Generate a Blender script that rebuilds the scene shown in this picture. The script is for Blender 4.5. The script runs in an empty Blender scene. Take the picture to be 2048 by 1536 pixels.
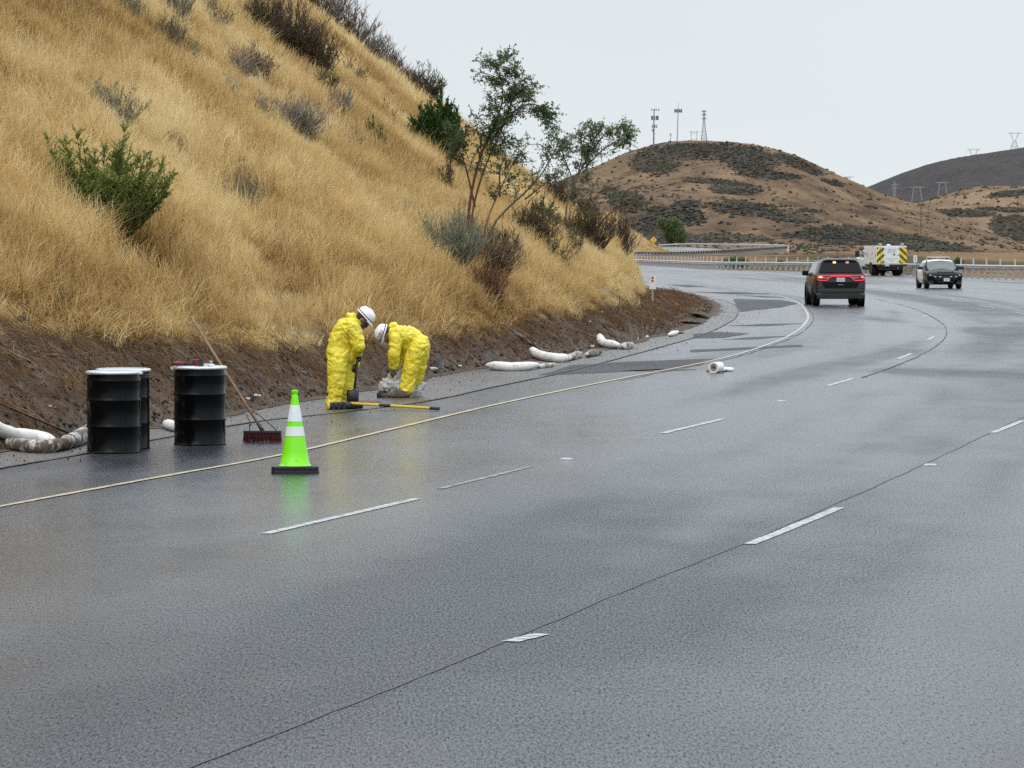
import bpy, bmesh, math, random
import numpy as np
from mathutils import Vector, Matrix

random.seed(7); RNG = np.random.default_rng(11)
SC = bpy.context.scene
COL = SC.collection
R = math.radians

# ------------------------------------------------------------------ camera
F = 7100.0; CAMH = 2.2
PITCH = math.atan(274 / F)
cam_d = bpy.data.cameras.new('camera'); cam = bpy.data.objects.new('camera', cam_d); COL.objects.link(cam)
cam.location = (0, 0, CAMH); cam.rotation_euler = (math.pi / 2 - PITCH, 0, 0)
cam_d.sensor_width = 36; cam_d.lens = 36 * F / 2048
cam_d.clip_start = 0.5; cam_d.clip_end = 20000
SC.camera = cam

# ------------------------------------------------------------------ world: overcast sky
W = bpy.data.worlds.new('World'); SC.world = W; W.use_nodes = True
nt = W.node_tree; nt.nodes.clear()
out = nt.nodes.new('ShaderNodeOutputWorld'); bg = nt.nodes.new('ShaderNodeBackground')
sky = nt.nodes.new('ShaderNodeTexSky'); sky.sky_type = 'NISHITA'; sky.sun_disc = False
sky.sun_elevation = R(50); sky.sun_rotation = R(200)
tc = nt.nodes.new('ShaderNodeTexCoord'); sep = nt.nodes.new('ShaderNodeSeparateXYZ')
nt.links.new(tc.outputs['Generated'], sep.inputs[0])
ramp = nt.nodes.new('ShaderNodeValToRGB')      # cloud deck: brighter towards the zenith
cr = ramp.color_ramp
cr.elements[0].position = 0.0; cr.elements[0].color = (7.95, 8.5, 8.7, 1)
cr.elements[1].position = 1.0; cr.elements[1].color = (19.5, 20.2, 20.8, 1)
e = cr.elements.new(0.07); e.color = (7.6, 8.25, 8.65, 1)
e = cr.elements.new(0.30); e.color = (11.0, 12.0, 13.0, 1)
nt.links.new(sep.outputs['Z'], ramp.inputs[0])
noi = nt.nodes.new('ShaderNodeTexNoise'); noi.inputs['Scale'].default_value = 3.0; noi.inputs['Detail'].default_value = 4
mp = nt.nodes.new('ShaderNodeMapping'); mp.inputs['Scale'].default_value = (1, 1, 4)
nt.links.new(tc.outputs['Generated'], mp.inputs[0]); nt.links.new(mp.outputs[0], noi.inputs[0])
mr = nt.nodes.new('ShaderNodeMapRange'); mr.inputs[1].default_value = .3; mr.inputs[2].default_value = .7
mr.inputs[3].default_value = .955; mr.inputs[4].default_value = 1.035
nt.links.new(noi.outputs[0], mr.inputs[0])
mul = nt.nodes.new('ShaderNodeMixRGB'); mul.blend_type = 'MULTIPLY'; mul.inputs[0].default_value = 1
nt.links.new(ramp.outputs[0], mul.inputs[1]); nt.links.new(mr.outputs[0], mul.inputs[2])
mix = nt.nodes.new('ShaderNodeMixRGB'); mix.inputs[0].default_value = 0.985
nt.links.new(sky.outputs[0], mix.inputs[1]); nt.links.new(mul.outputs[0], mix.inputs[2])
nt.links.new(mix.outputs[0], bg.inputs[0]); bg.inputs[1].default_value = 0.1
nt.links.new(bg.outputs[0], out.inputs[0])

sun_d = bpy.data.lights.new('sun', 'SUN'); sun = bpy.data.objects.new('sun', sun_d); COL.objects.link(sun)
sun_d.energy = 0.8; sun_d.angle = R(35); sun_d.color = (1, .97, .93)
sun.rotation_euler = (R(40), 0, R(-20))
VS = SC.view_settings
VS.view_transform = 'Standard'; VS.look = 'None'; VS.exposure = 0.0; VS.gamma = 1
try: VS.use_curve_mapping = False
except Exception: pass
SC.cycles.max_bounces = 6; SC.cycles.transparent_max_bounces = 12
SC.cycles.use_denoising = False; SC.cycles.denoiser = 'OPENIMAGEDENOISE'; SC.cycles.denoising_input_passes = 'RGB_ALBEDO_NORMAL'

# ------------------------------------------------------------------ helpers
CP, SP = math.cos(PITCH), math.sin(PITCH)
def ray(px, py):
    x = (px - 1024) / F; y = -(py - 768) / F
    return np.array([x, CP + y * SP, -SP + y * CP])
def gp(px, py, z=0.0):
    d = ray(px, py); t = (z - CAMH) / d[2]
    return Vector((d[0] * t, d[1] * t, z))
def dp(px, py, Y):
    d = ray(px, py); t = Y / d[1]
    return Vector((d[0] * t, Y, CAMH + d[2] * t))
def proj(X, Y, Z):
    zc = Z - CAMH
    fwd = Y * CP - zc * SP; up = Y * SP + zc * CP
    return 1024 + F * X / fwd, 768 - F * up / fwd

def _h(ix, iy, iz, seed):
    n = (ix * 374761393 + iy * 668265263 + iz * 2147483647 + seed * 1274126177) & 0xffffffff
    n = ((n ^ (n >> 13)) * 1274126177) & 0xffffffff
    n = ((n ^ (n >> 16)) * 2246822519) & 0xffffffff
    return ((n ^ (n >> 15)) & 0xffff) / 65535.0 * 2 - 1
def vnoise(x, y, z=None, seed=0):
    x = np.asarray(x, float); y = np.asarray(y, float)
    z = np.zeros_like(x) if z is None else np.asarray(z, float)
    ix, iy, iz = [np.floor(v).astype(np.int64) for v in (x, y, z)]
    fx, fy, fz = x - ix, y - iy, z - iz
    fx, fy, fz = [v * v * (3 - 2 * v) for v in (fx, fy, fz)]
    r = 0
    for dx in (0, 1):
        for dy in (0, 1):
            for dz in (0, 1):
                w = (fx if dx else 1 - fx) * (fy if dy else 1 - fy) * (fz if dz else 1 - fz)
                r = r + w * _h(ix + dx, iy + dy, iz + dz, seed)
    return r
def fbm(x, y, z=None, seed=0, o=4, g=.5):
    r = 0; a = 1; s = 0; f = 1
    for i in range(o):
        r = r + a * vnoise(np.asarray(x) * f, np.asarray(y) * f, None if z is None else np.asarray(z) * f, seed + i * 17)
        s += a; a *= g; f *= 2.03
    return r / s

class MB:
    def __init__(s): s.v = []; s.f = []; s.mi = []
    def add(s, vs, fs, m=0):
        b = len(s.v); s.v += [tuple(v) for v in vs]; s.f += [tuple(i + b for i in f) for f in fs]; s.mi += [m] * len(fs); return s
    def box(s, c, d, rz=0, m=0, M=None, tap=1.0):
        x, y, z = d[0] / 2, d[1] / 2, d[2] / 2
        vs = []
        for sz in (-1, 1):
            k = tap if sz > 0 else 1
            for sx, sy in ((-1, -1), (1, -1), (1, 1), (-1, 1)):
                v = Vector((sx * x * k, sy * y * k, sz * z))
                if M is not None: v = M @ v
                elif rz: v = Matrix.Rotation(rz, 3, 'Z') @ v
                vs.append(v + Vector(c))
        return s.add(vs, [(3, 2, 1, 0), (4, 5, 6, 7), (0, 1, 5, 4), (1, 2, 6, 5), (2, 3, 7, 6), (3, 0, 4, 7)], m)
    def tube(s, pts, r, n=8, m=0, cap=True):
        pts = [Vector(p) for p in pts]
        rs = list(r) if hasattr(r, '__len__') else [r] * len(pts)
        vs = []; up = Vector((0, 0, 1))
        prev = None
        for i, p in enumerate(pts):
            t = (pts[min(i + 1, len(pts) - 1)] - pts[max(i - 1, 0)])
            t = t.normalized() if t.length > 1e-9 else Vector((0, 0, 1))
            if prev is None:
                a = t.cross(up if abs(t.z) < .9 else Vector((1, 0, 0))).normalized()
            else:
                a = (prev - t * prev.dot(t)); a = a.normalized() if a.length > 1e-6 else t.orthogonal().normalized()
            prev = a; b = t.cross(a)
            for k in range(n):
                an = 2 * math.pi * k / n
                vs.append(p + (a * math.cos(an) + b * math.sin(an)) * rs[i])
        fs = []
        for i in range(len(pts) - 1):
            for k in range(n):
                k2 = (k + 1) % n
                fs.append((i * n + k, i * n + k2, (i + 1) * n + k2, (i + 1) * n + k))
        if cap and n > 2:
            fs.append(tuple(range(n - 1, -1, -1))); fs.append(tuple((len(pts) - 1) * n + k for k in range(n)))
        return s.add(vs, fs, m)
    def lathe(s, prof, c=(0, 0, 0), n=32, m=0, M=None):
        vs = []; fs = []
        for (r, z) in prof:
            for k in range(n):
                a = 2 * math.pi * k / n
                v = Vector((r * math.cos(a), r * math.sin(a), z))
                if M is not None: v = M @ v
                vs.append(v + Vector(c))
        for i in range(len(prof) - 1):
            for k in range(n):
                k2 = (k + 1) % n
                fs.append((i * n + k, i * n + k2, (i + 1) * n + k2, (i + 1) * n + k))
        fs.append(tuple(range(n - 1, -1, -1))); fs.append(tuple((len(prof) - 1) * n + k for k in range(n)))
        return s.add(vs, fs, m)
    def prism(s, poly, ax, d0, d1, m=0):
        # poly in the two other axes; ax = 0,1,2 extrusion axis
        def mk(p, d):
            if ax == 0: return (d, p[0], p[1])
            if ax == 1: return (p[0], d, p[1])
            return (p[0], p[1], d)
        n = len(poly)
        vs = [mk(p, d0) for p in poly] + [mk(p, d1) for p in poly]
        fs = [tuple(range(n - 1, -1, -1)), tuple(range(n, 2 * n))] + [(i, (i + 1) % n, n + (i + 1) % n, n + i) for i in range(n)]
        return s.add(vs, fs, m)
    def build(s, name, mats, parent=None, smooth=False, bevel=0, loc=None, sub=0, auto=None):
        me = bpy.data.meshes.new(name); me.from_pydata(s.v, [], s.f)
        if not isinstance(mats, (list, tuple)): mats = [mats]
        for m in mats: me.materials.append(m)
        if len(mats) > 1: me.polygons.foreach_set('material_index', s.mi)
        bm = bmesh.new(); bm.from_mesh(me)
        bmesh.ops.recalc_face_normals(bm, faces=bm.faces)
        if bevel: bmesh.ops.bevel(bm, geom=[e for e in bm.edges if len(e.link_faces) == 2 and e.calc_face_angle(0) > .6], offset=bevel, segments=2, affect='EDGES', profile=.7)
        bm.to_mesh(me); bm.free()
        o = bpy.data.objects.new(name, me); COL.objects.link(o)
        if parent: o.parent = parent
        if loc is not None: o.location = loc
        if smooth or auto: me.polygons.foreach_set('use_smooth', [True] * len(me.polygons))
        if auto:
            bm = bmesh.new(); bm.from_mesh(me)
            for e in bm.edges:
                if len(e.link_faces) == 2 and e.calc_face_angle(0) > R(auto): e.smooth = False
            bm.to_mesh(me); bm.free()
        if sub:
            md = o.modifiers.new('s', 'SUBSURF'); md.levels = md.render_levels = sub
        return o

def npmesh(name, V, Fc, mat, attrs=None, parent=None, smooth=False):
    """fast mesh: V (n,3), Fc (m,k) constant k"""
    V = np.ascontiguousarray(V, dtype=np.float32); Fc = np.ascontiguousarray(Fc, dtype=np.int32)
    me = bpy.data.meshes.new(name); k = Fc.shape[1]
    me.vertices.add(len(V)); me.vertices.foreach_set('co', V.ravel())
    me.loops.add(Fc.size); me.loops.foreach_set('vertex_index', Fc.ravel())
    me.polygons.add(len(Fc)); me.polygons.foreach_set('loop_start', np.arange(0, Fc.size, k, dtype=np.int32))
    me.update(calc_edges=True)
    if smooth: me.polygons.foreach_set('use_smooth', np.ones(len(Fc), bool))
    for an, (ty, arr) in (attrs or {}).items():
        at = me.attributes.new(an, ty, 'POINT')
        at.data.foreach_set('value' if ty == 'FLOAT' else ('vector' if ty == 'FLOAT_VECTOR' else 'color'), np.ascontiguousarray(arr, dtype=np.float32).ravel())
    if mat: me.materials.append(mat)
    o = bpy.data.objects.new(name, me); COL.objects.link(o)
    if parent: o.parent = parent
    return o
def grid_faces(nu, nv):
    i = np.arange(nu * nv).reshape(nu, nv)
    return np.stack([i[:-1, :-1], i[1:, :-1], i[1:, 1:], i[:-1, 1:]], -1).reshape(-1, 4)

def thing(name, label, cat, loc=(0, 0, 0), rz=0, group=None):
    o = bpy.data.objects.new(name, None); COL.objects.link(o); o.empty_display_size = .2
    o.location = loc; o.rotation_euler = (0, 0, rz); return tag(o, label, cat, group)
def tag(o, label=None, cat=None, group=None, kind=None):
    if label: o['label'] = label
    if cat: o['category'] = cat
    if group: o['group'] = group
    if kind: o['kind'] = kind
    return o
def copy_tree(o, parent=None):
    c = o.copy(); COL.objects.link(c)
    if parent is not None: c.parent = parent
    for ch in list(o.children): copy_tree(ch, c)
    return c

# ------------------------------------------------------------------ materials
def new_mat(name):
    m = bpy.data.materials.new(name); m.use_nodes = True
    return m, m.node_tree, m.node_tree.nodes['Principled BSDF']
def NN(nt, typ, **kw):
    n = nt.nodes.new(typ)
    for k, v in kw.items(): setattr(n, k, v)
    return n
def mat(name, col, rough=.6, metal=0, var=.12, vs=3.0, bump=0, bs=40, spec=.5, emit=None, es=0, coat=0, dirt=0, dirt_col=(.12, .08, .05), dirt_scale=6, alpha=1, trans=0):
    m, nt, b = new_mat(name)
    b.inputs['Roughness'].default_value = rough; b.inputs['Metallic'].default_value = metal
    b.inputs['Specular IOR Level'].default_value = spec
    if coat: b.inputs['Coat Weight'].default_value = coat; b.inputs['Coat Roughness'].default_value = .08
    if alpha < 1: b.inputs['Alpha'].default_value = alpha
    if trans: b.inputs['Transmission Weight'].default_value = trans
    tcn = NN(nt, 'ShaderNodeTexCoord')
    n = NN(nt, 'ShaderNodeTexNoise'); n.inputs['Scale'].default_value = vs; n.inputs['Detail'].default_value = 5
    nt.links.new(tcn.outputs['Object'], n.inputs[0])
    r = NN(nt, 'ShaderNodeValToRGB')
    lo = [max(0, c * (1 - var)) for c in col]; hi = [min(1, c * (1 + var)) for c in col]
    r.color_ramp.elements[0].position = .3; r.color_ramp.elements[0].color = (*lo, 1)
    r.color_ramp.elements[1].position = .7; r.color_ramp.elements[1].color = (*hi, 1)
    nt.links.new(n.outputs[0], r.inputs[0]); c_out = r.outputs[0]
    if dirt:
        n2 = NN(nt, 'ShaderNodeTexNoise'); n2.inputs['Scale'].default_value = dirt_scale; n2.inputs['Detail'].default_value = 6; n2.inputs['Roughness'].default_value = .65
        nt.links.new(tcn.outputs['Object'], n2.inputs[0])
        mr = NN(nt, 'ShaderNodeMapRange'); mr.inputs[1].default_value = .62 - dirt * .25; mr.inputs[2].default_value = .75 - dirt * .2
        nt.links.new(n2.outputs[0], mr.inputs[0])
        mx = NN(nt, 'ShaderNodeMixRGB'); mx.inputs[2].default_value = (*dirt_col, 1)
        nt.links.new(mr.outputs[0], mx.inputs[0]); nt.links.new(c_out, mx.inputs[1]); c_out = mx.outputs[0]
    nt.links.new(c_out, b.inputs['Base Color'])
    if emit: b.inputs['Emission Color'].default_value = (*emit, 1); b.inputs['Emission Strength'].default_value = es
    if bump:
        nb = NN(nt, 'ShaderNodeTexNoise'); nb.inputs['Scale'].default_value = bs; nb.inputs['Detail'].default_value = 4
        nt.links.new(tcn.outputs['Object'], nb.inputs[0])
        bp = NN(nt, 'ShaderNodeBump'); bp.inputs['Strength'].default_value = 1; bp.inputs['Distance'].default_value = bump
        nt.links.new(nb.outputs[0], bp.inputs['Height']); nt.links.new(bp.outputs[0], b.inputs['Normal'])
    return m

def road_mat(name, base, r_lo, r_hi, speck=.5, spec=.5, bmp=1.0):
    m, nt, b = new_mat(name); L = nt.links.new
    g = NN(nt, 'ShaderNodeNewGeometry')
    def noise(scale, det=4, rough=.5, sx=1, sy=1, off=0):
        mp = NN(nt, 'ShaderNodeMapping'); mp.inputs['Scale'].default_value = (sx, sy, 1); mp.inputs['Location'].default_value = (off, off * .7, 0)
        L(g.outputs['Position'], mp.inputs[0])
        n = NN(nt, 'ShaderNodeTexNoise'); n.inputs['Scale'].default_value = scale; n.inputs['Detail'].default_value = det; n.inputs['Roughness'].default_value = rough
        L(mp.outputs[0], n.inputs[0]); return n.outputs[0]
    def rng(s, a, b_, c, d):
        r = NN(nt, 'ShaderNodeMapRange'); r.inputs[1].default_value = a; r.inputs[2].default_value = b_; r.inputs[3].default_value = c; r.inputs[4].default_value = d
        L(s, r.inputs[0]); return r.outputs[0]
    def math_(op, a, c):
        n = NN(nt, 'ShaderNodeMath', operation=op)
        for i, v in enumerate((a, c)):
            if isinstance(v, (int, float)): n.inputs[i].default_value = v
            else: L(v, n.inputs[i])
        return n.outputs[0]
    fine = noise(95, 3, .7); speck_n = noise(42, 2, .6, off=3)
    wet = noise(.28, 5, .62, 1.0, .55, 5); wet2 = noise(1.3, 4, .6, 1, .35, 9)
    w = math_('ADD', math_('MULTIPLY', wet, .65), math_('MULTIPLY', wet2, .35))
    # aggregate: light stones in dark binder
    sp = math_('MULTIPLY', rng(fine, .38, .68, 1 - speck, 1 + speck * 1.6), rng(noise(75, 4, .85, 1, .2, 77), .40, .62, .1, 3.4))
    sp2 = rng(w, .36, .62, .8, 1.25)
    cmul = math_('MULTIPLY', sp, sp2)
    mx = NN(nt, 'ShaderNodeMixRGB', blend_type='MULTIPLY'); mx.inputs[0].default_value = 1; mx.inputs[1].default_value = (*base, 1)
    L(cmul, mx.inputs[2]); L(mx.outputs[0], b.inputs['Base Color'])
    rr = rng(w, .38, .60, r_lo, r_hi)
    rr = math_('ADD', rr, rng(speck_n, .3, .7, -.05, .07))
    dmp = NN(nt, 'ShaderNodeAttribute', attribute_name='damp')
    dn = noise(.9, 5, .65, 1, .5, 31)
    dm = rng(math_('ADD', dmp.outputs['Fac'], math_('MULTIPLY', dn, .8)), .42, 1.12, 0, 1)
    rr = math_('ADD', rr, math_('MULTIPLY', dm, .16))
    gl_ = NN(nt, 'ShaderNodeAttribute', attribute_name='gloss').outputs['Fac']
    grain = noise(66, 5, .9, 1, .18, 41)
    gr_ = rng(grain, .40, .62, .0, 1.5)
    spn = math_('MULTIPLY', math_('SUBTRACT', spec * 1.42, math_('MULTIPLY', dm, .62 * spec * 1.6)), gr_)
    rr = math_('ADD', rr, rng(grain, .40, .60, .16, -.05))
    rr = math_('MULTIPLY', rr, math_('SUBTRACT', 1.0, math_('MULTIPLY', gl_, .55)))
    L(rr, b.inputs['Roughness'])
    L(spn, b.inputs['Specular IOR Level'])
    hs = math_('ADD', math_('MULTIPLY', fine, .0085 * bmp), math_('MULTIPLY', speck_n, .006 * bmp))
    hs = math_('ADD', hs, math_('MULTIPLY', noise(7, 3, .5, 1, 1, 2), .005 * bmp))
    bp = NN(nt, 'ShaderNodeBump'); L(math_('SUBTRACT', 1.0, math_('MULTIPLY', gl_, .72)), bp.inputs['Strength']); bp.inputs['Distance'].default_value = 1
    L(hs, bp.inputs['Height']); L(bp.outputs[0], b.inputs['Normal'])
    return m

# ------------------------------------------------------------------ plan: the curved highway and its cut bank
def px_line(pix): return [gp(*p) for p in pix]
def catmull(P, n=8):
    P = [Vector(p) for p in P]; out = []
    for i in range(len(P) - 1):
        p0, p1, p2, p3 = P[max(i - 1, 0)], P[i], P[i + 1], P[min(i + 2, len(P) - 1)]
        for k in range(n):
            t = k / n
            out.append(.5 * ((2 * p1) + (p2 - p0) * t + (2 * p0 - 5 * p1 + 4 * p2 - p3) * t * t + (3 * p1 - p0 - 3 * p2 + p3) * t ** 3))
    out.append(P[-1]); return out
TOE_Y = np.array([-20, 0, 20, 38, 43.3, 51, 56.6, 61, 64.8, 70.7, 75.8, 83, 91.3, 99, 107, 119, 132, 143, 154.6, 166, 177, 193, 230, 300, 360, 420, 480, 540, 600, 700, 760, 900])
TOE_X = np.array([-18, -13.6, -9.4, -5.55, -4.41, -3.0, -2.1, -1.35, -.58, .76, 1.67, 2.85, 3.94, 4.85, 5.6, 6.75, 7.55, 7.98, 8.2, 8.28, 8.15, 7.7, 6.9, 5.6, 3.5, 3.0, 7, 15, 25, 41, 54, 90])
_ty = np.linspace(-20, 900, 4600)
_tx = np.interp(_ty, TOE_Y, TOE_X)
_k = np.hanning(41); _k /= _k.sum()
_tx = np.convolve(np.pad(_tx, 20, mode='edge'), _k, 'valid')
def toe(Y): return np.interp(Y, _ty, _tx)
def cap(Y): return np.interp(Y, [0, 220, 420, 700], [30, 26, 9.0, 7.5])
def zgrass(Y): return np.interp(Y, [0, 38, 45, 52, 58, 66, 76, 90, 105, 120, 150, 200, 300], [1.7, 1.32, .98, .62, .5, .52, .62, .72, .8, .6, .35, .3, .3])
def hill_z(X, Y, detail=True):
    X = np.asarray(X, float); Y = np.asarray(Y, float)
    s = toe(Y) - X
    ff = np.clip((Y - 88) / 34, 0, 1); fl = ff * ff * (3 - 2 * ff) * np.exp(-(np.clip(Y - 200, 0, 999) / 60) ** 2)
    s0 = 2.75 * fl
    zc = (1.0 + 1.2 * fl) * (s - s0)
    zc = np.where(s < s0 * 1.1, .05 * np.clip(s, 0, 3) + np.maximum(zc, 0) * .3, zc)
    zc = np.maximum(zc, .05 * np.clip(s, 0, 2.0) * fl)
    bl = np.clip((Y - 70) / 35, 0, 1)
    zu = .10 + .75 * s - bl * (.24 * np.clip(s - 1.3, 0, 3.9) - .02 * np.clip(s - 6, 0, 30))
    k = .25
    h = np.clip(.5 + .5 * (zu - zc) / k, 0, 1)
    z = zu * (1 - h) + zc * h - k * h * (1 - h)
    z = np.where(s < 0, -.06 + .2 * s, z)
    # rills that run down the slope, broad swells
    w = np.clip((s - .8) / 3, 0, 1)
    ph = Y * .30 + s * .10
    z = z + w * (.15 * fbm(ph, s * .06, seed=3) + .20 * fbm(X * .25, Y * .10, seed=5) + .10 * fbm(X * .9, Y * .6, seed=9))
    if detail:
        wd = np.clip(s / .25, 0, 1) * np.clip(1.6 - z, 0, 1)
        z = z + wd * (.07 * fbm(X * 2.2, Y * 1.6, seed=21) + .045 * fbm(X * 7, Y * 7, seed=22))
    c = cap(Y)
    z = np.where(z > c, c + (z - c) * .12, z)
    z = z - np.clip((Y - 625) / 55, 0, 1) ** 1.2 * 12
    return z
def hp(px, py, y0=30, y1=420):
    """first point of the cut bank that the ray meets"""
    d = ray(px, py); Y = np.linspace(y0, y1, 6000); t = Y / d[1]
    zz = CAMH + d[2] * t - hill_z(d[0] * t, Y)
    i = np.argmax(zz < 0)
    if not (zz < 0).any():
        i = np.argmin(zz)
    return Vector((d[0] * t[i], Y[i], float(hill_z(d[0] * t[i], Y[i]))))
def hp_x(px, Y):
    """point of the bank at lateral pixel px and depth Y"""
    X = (px - 1024) / F * Y
    return Vector((X, Y, float(hill_z(X, Y))))
def bank_points(n, y0, y1, s1, rg, pw=1.0):
    Y = y0 + (y1 - y0) * rg.uniform(0, 1, n) ** pw; S = rg.uniform(.3, s1, n); X = toe(Y) - S; return X, Y, S

# ------------------------------------------------------------------ structure: bank, ground, road
GA = [gp(2500, 620), (48.5, 160, 0), (42.5, 190, 0), (34.6, 240, 0), (30.6, 275, 0), (25.7, 311, 0), (20.2, 345, 0), (18.4, 385, 0), (15.2, 440, 0), (14.0, 480, 0)]
GA = [Vector(p) for p in GA]; GA[0] = Vector((60, 110, 0))
_gy = np.array([p.y for p in GA]); _gx = np.array([p.x for p in GA])
def rail_x(Y): return np.interp(Y, np.concatenate([[-50], _gy]), np.concatenate([[70], _gx]))

def soil_mat():
    m, nt, b = new_mat('bank_soil'); L = nt.links.new
    g = NN(nt, 'ShaderNodeNewGeometry'); at = NN(nt, 'ShaderNodeAttribute', attribute_name='grassy')
    def noise(scale, det=5, rough=.6):
        n = NN(nt, 'ShaderNodeTexNoise'); n.inputs['Scale'].default_value = scale; n.inputs['Detail'].default_value = det; n.inputs['Roughness'].default_value = rough
        L(g.outputs['Position'], n.inputs[0]); return n.outputs[0]
    r1 = NN(nt, 'ShaderNodeValToRGB'); c = r1.color_ramp
    c.elements[0].position = .32; c.elements[0].color = (.022, .014, .010, 1); c.elements[1].position = .72; c.elements[1].color = (.215, .138, .080, 1)
    e = c.elements.new(.5); e.color = (.088, .056, .034, 1)
    L(noise(5.5, 8, .75), r1.inputs[0])
    r2 = NN(nt, 'ShaderNodeValToRGB'); c = r2.color_ramp
    c.elements[0].position = .3; c.elements[0].color = (.14, .085, .035, 1); c.elements[1].position = .7; c.elements[1].color = (.36, .24, .10, 1)
    L(noise(1.2, 6), r2.inputs[0])
    mx = NN(nt, 'ShaderNodeMixRGB'); L(at.outputs['Fac'], mx.inputs[0]); L(r1.outputs[0], mx.inputs[1]); L(r2.outputs[0], mx.inputs[2])
    L(mx.outputs[0], b.inputs['Base Color'])
    wr = NN(nt, 'ShaderNodeMapRange'); wr.inputs[1].default_value = .4; wr.inputs[2].default_value = .6; wr.inputs[3].default_value = .55; wr.inputs[4].default_value = .95
    L(noise(1.7), wr.inputs[0]); L(wr.outputs[0], b.inputs['Roughness']); b.inputs['Specular IOR Level'].default_value = .3
    bp = NN(nt, 'ShaderNodeBump'); bp.inputs['Distance'].default_value = .09; bp.inputs['Strength'].default_value = 1
    L(noise(11, 8, .7), bp.inputs['Height']); L(bp.outputs[0], b.inputs['Normal'])
    return m
ys = np.concatenate([np.arange(12, 30, .5), np.arange(30, 115, .14), np.arange(115, 240, .45), np.arange(240, 420, 2), np.arange(420, 905, 4)])
ss = np.concatenate([[-.7, -.25, -.05, 0, .04], np.arange(.1, 4.2, .11), np.arange(4.2, 14, .4), np.arange(14, 52, 1.5)])
YY, S2 = np.meshgrid(ys, ss, indexing='ij'); XX = toe(YY) - S2
ZZ = hill_z(XX, YY)
gr = np.clip((ZZ - zgrass(YY) + .16 * fbm(XX * 1.3, YY * .8, seed=31)) / .14, 0, 1)
hill = npmesh('hillside', np.stack([XX, YY, ZZ], -1).reshape(-1, 3), grid_faces(len(ys), len(ss)), soil_mat(), {'grassy': ('FLOAT', gr.ravel())}, smooth=True)
tag(hill, kind='structure')

# ground in the valley
def ground_z(X, Y):
    d = X - rail_x(Y)
    base = np.interp(Y, [-50, 300, 350, 420, 500, 620, 700, 850, 1500, 7000], [-.9, -.8, -.5, .1, .65, 1.2, 1.4, 1.0, -2, -4])
    base = base + np.clip(d, 0, 400) * -.004 + .5 * np.clip((Y - 250) / 200, 0, 1) * fbm(X * .02, Y * .012, seed=41)
    und = -.55
    k = np.clip((d - .6) / 3, 0, 1) * np.where(Y < 480, 1, 0) + np.where(Y >= 480, 1, 0)
    return und * (1 - k) + base * k
def land_mat(name, tan, tan2, brush, brush2, scale=.03, nb=.35, bumpd=1.5, rust=None):
    m, nt, b = new_mat(name); L = nt.links.new
    g = NN(nt, 'ShaderNodeNewGeometry'); at = NN(nt, 'ShaderNodeAttribute', attribute_name='brush')
    def noise(scale, det=6, rough=.62, sc=(1, 1, 1)):
        mp = NN(nt, 'ShaderNodeMapping'); mp.inputs['Scale'].default_value = sc; L(g.outputs['Position'], mp.inputs[0])
        n = NN(nt, 'ShaderNodeTexNoise'); n.inputs['Scale'].default_value = scale; n.inputs['Detail'].default_value = det; n.inputs['Roughness'].default_value = rough
        L(mp.outputs[0], n.inputs[0]); return n.outputs[0]
    def ramp(s, a, c0, b_, c1):
        r = NN(nt, 'ShaderNodeValToRGB'); c = r.color_ramp
        c.elements[0].position = a; c.elements[0].color = (*c0, 1); c.elements[1].position = b_; c.elements[1].color = (*c1, 1)
        L(s, r.inputs[0]); return r.outputs[0]
    t = ramp(noise(scale * 1.6, 9, .72, sc=(1, .35, 1)), .38, tan, .60, tan2)
    fine = ramp(noise(scale * 22, 4, .7), .3, (.55, .55, .55), .7, (1.35, 1.35, 1.35))
    br = ramp(noise(scale * 6), .35, brush, .68, brush2)
    mth = NN(nt, 'ShaderNodeMath', operation='ADD'); L(at.outputs['Fac'], mth.inputs[0])
    mr = NN(nt, 'ShaderNodeMapRange'); mr.inputs[1].default_value = .25; mr.inputs[2].default_value = .75; mr.inputs[3].default_value = -nb; mr.inputs[4].default_value = nb
    L(noise(scale * 9, 6, .7), mr.inputs[0]); L(mr.outputs[0], mth.inputs[1])
    st = NN(nt, 'ShaderNodeMapRange'); st.inputs[1].default_value = .42; st.inputs[2].default_value = .56; L(mth.outputs[0], st.inputs[0])
    mx = NN(nt, 'ShaderNodeMixRGB'); L(st.outputs[0], mx.inputs[0]); L(t, mx.inputs[1]); L(br, mx.inputs[2])
    m2 = NN(nt, 'ShaderNodeMixRGB', blend_type='MULTIPLY'); m2.inputs[0].default_value = .8; L(mx.outputs[0], m2.inputs[1]); L(fine, m2.inputs[2])
    L(m2.outputs[0], b.inputs['Base Color']); b.inputs['Roughness'].default_value = .95; b.inputs['Specular IOR Level'].default_value = .1
    bp = NN(nt, 'ShaderNodeBump'); bp.inputs['Distance'].default_value = bumpd; L(noise(scale * 18, 5, .65), bp.inputs['Height']); L(bp.outputs[0], b.inputs['Normal'])
    return m
gxs = np.concatenate([np.linspace(-600, -40, 20), np.linspace(-38, 120, 120), np.linspace(124, 1500, 90)])
gys = np.concatenate([np.linspace(-60, 180, 40), np.linspace(184, 720, 150), np.linspace(730, 6000, 120)])
GX, GY = np.meshgrid(gxs, gys, indexing='ij'); GZ = ground_z(GX, GY)
br = np.clip(.5 + .9 * fbm(GX * .035, GY * .012, seed=51), 0, 1)
gpx, gpy = proj(GX, np.maximum(GY, 5), GZ)
land = npmesh('ground', np.stack([GX, GY, GZ], -1).reshape(-1, 3), grid_faces(len(gxs), len(gys)),
              land_mat('valley_ground', (.13, .066, .036), (.25, .17, .09), (.045, .05, .022), (.13, .075, .04), .12, .3, .3),
              {'brush': ('FLOAT', br.ravel())}, smooth=True)
tag(land, kind='structure')

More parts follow.
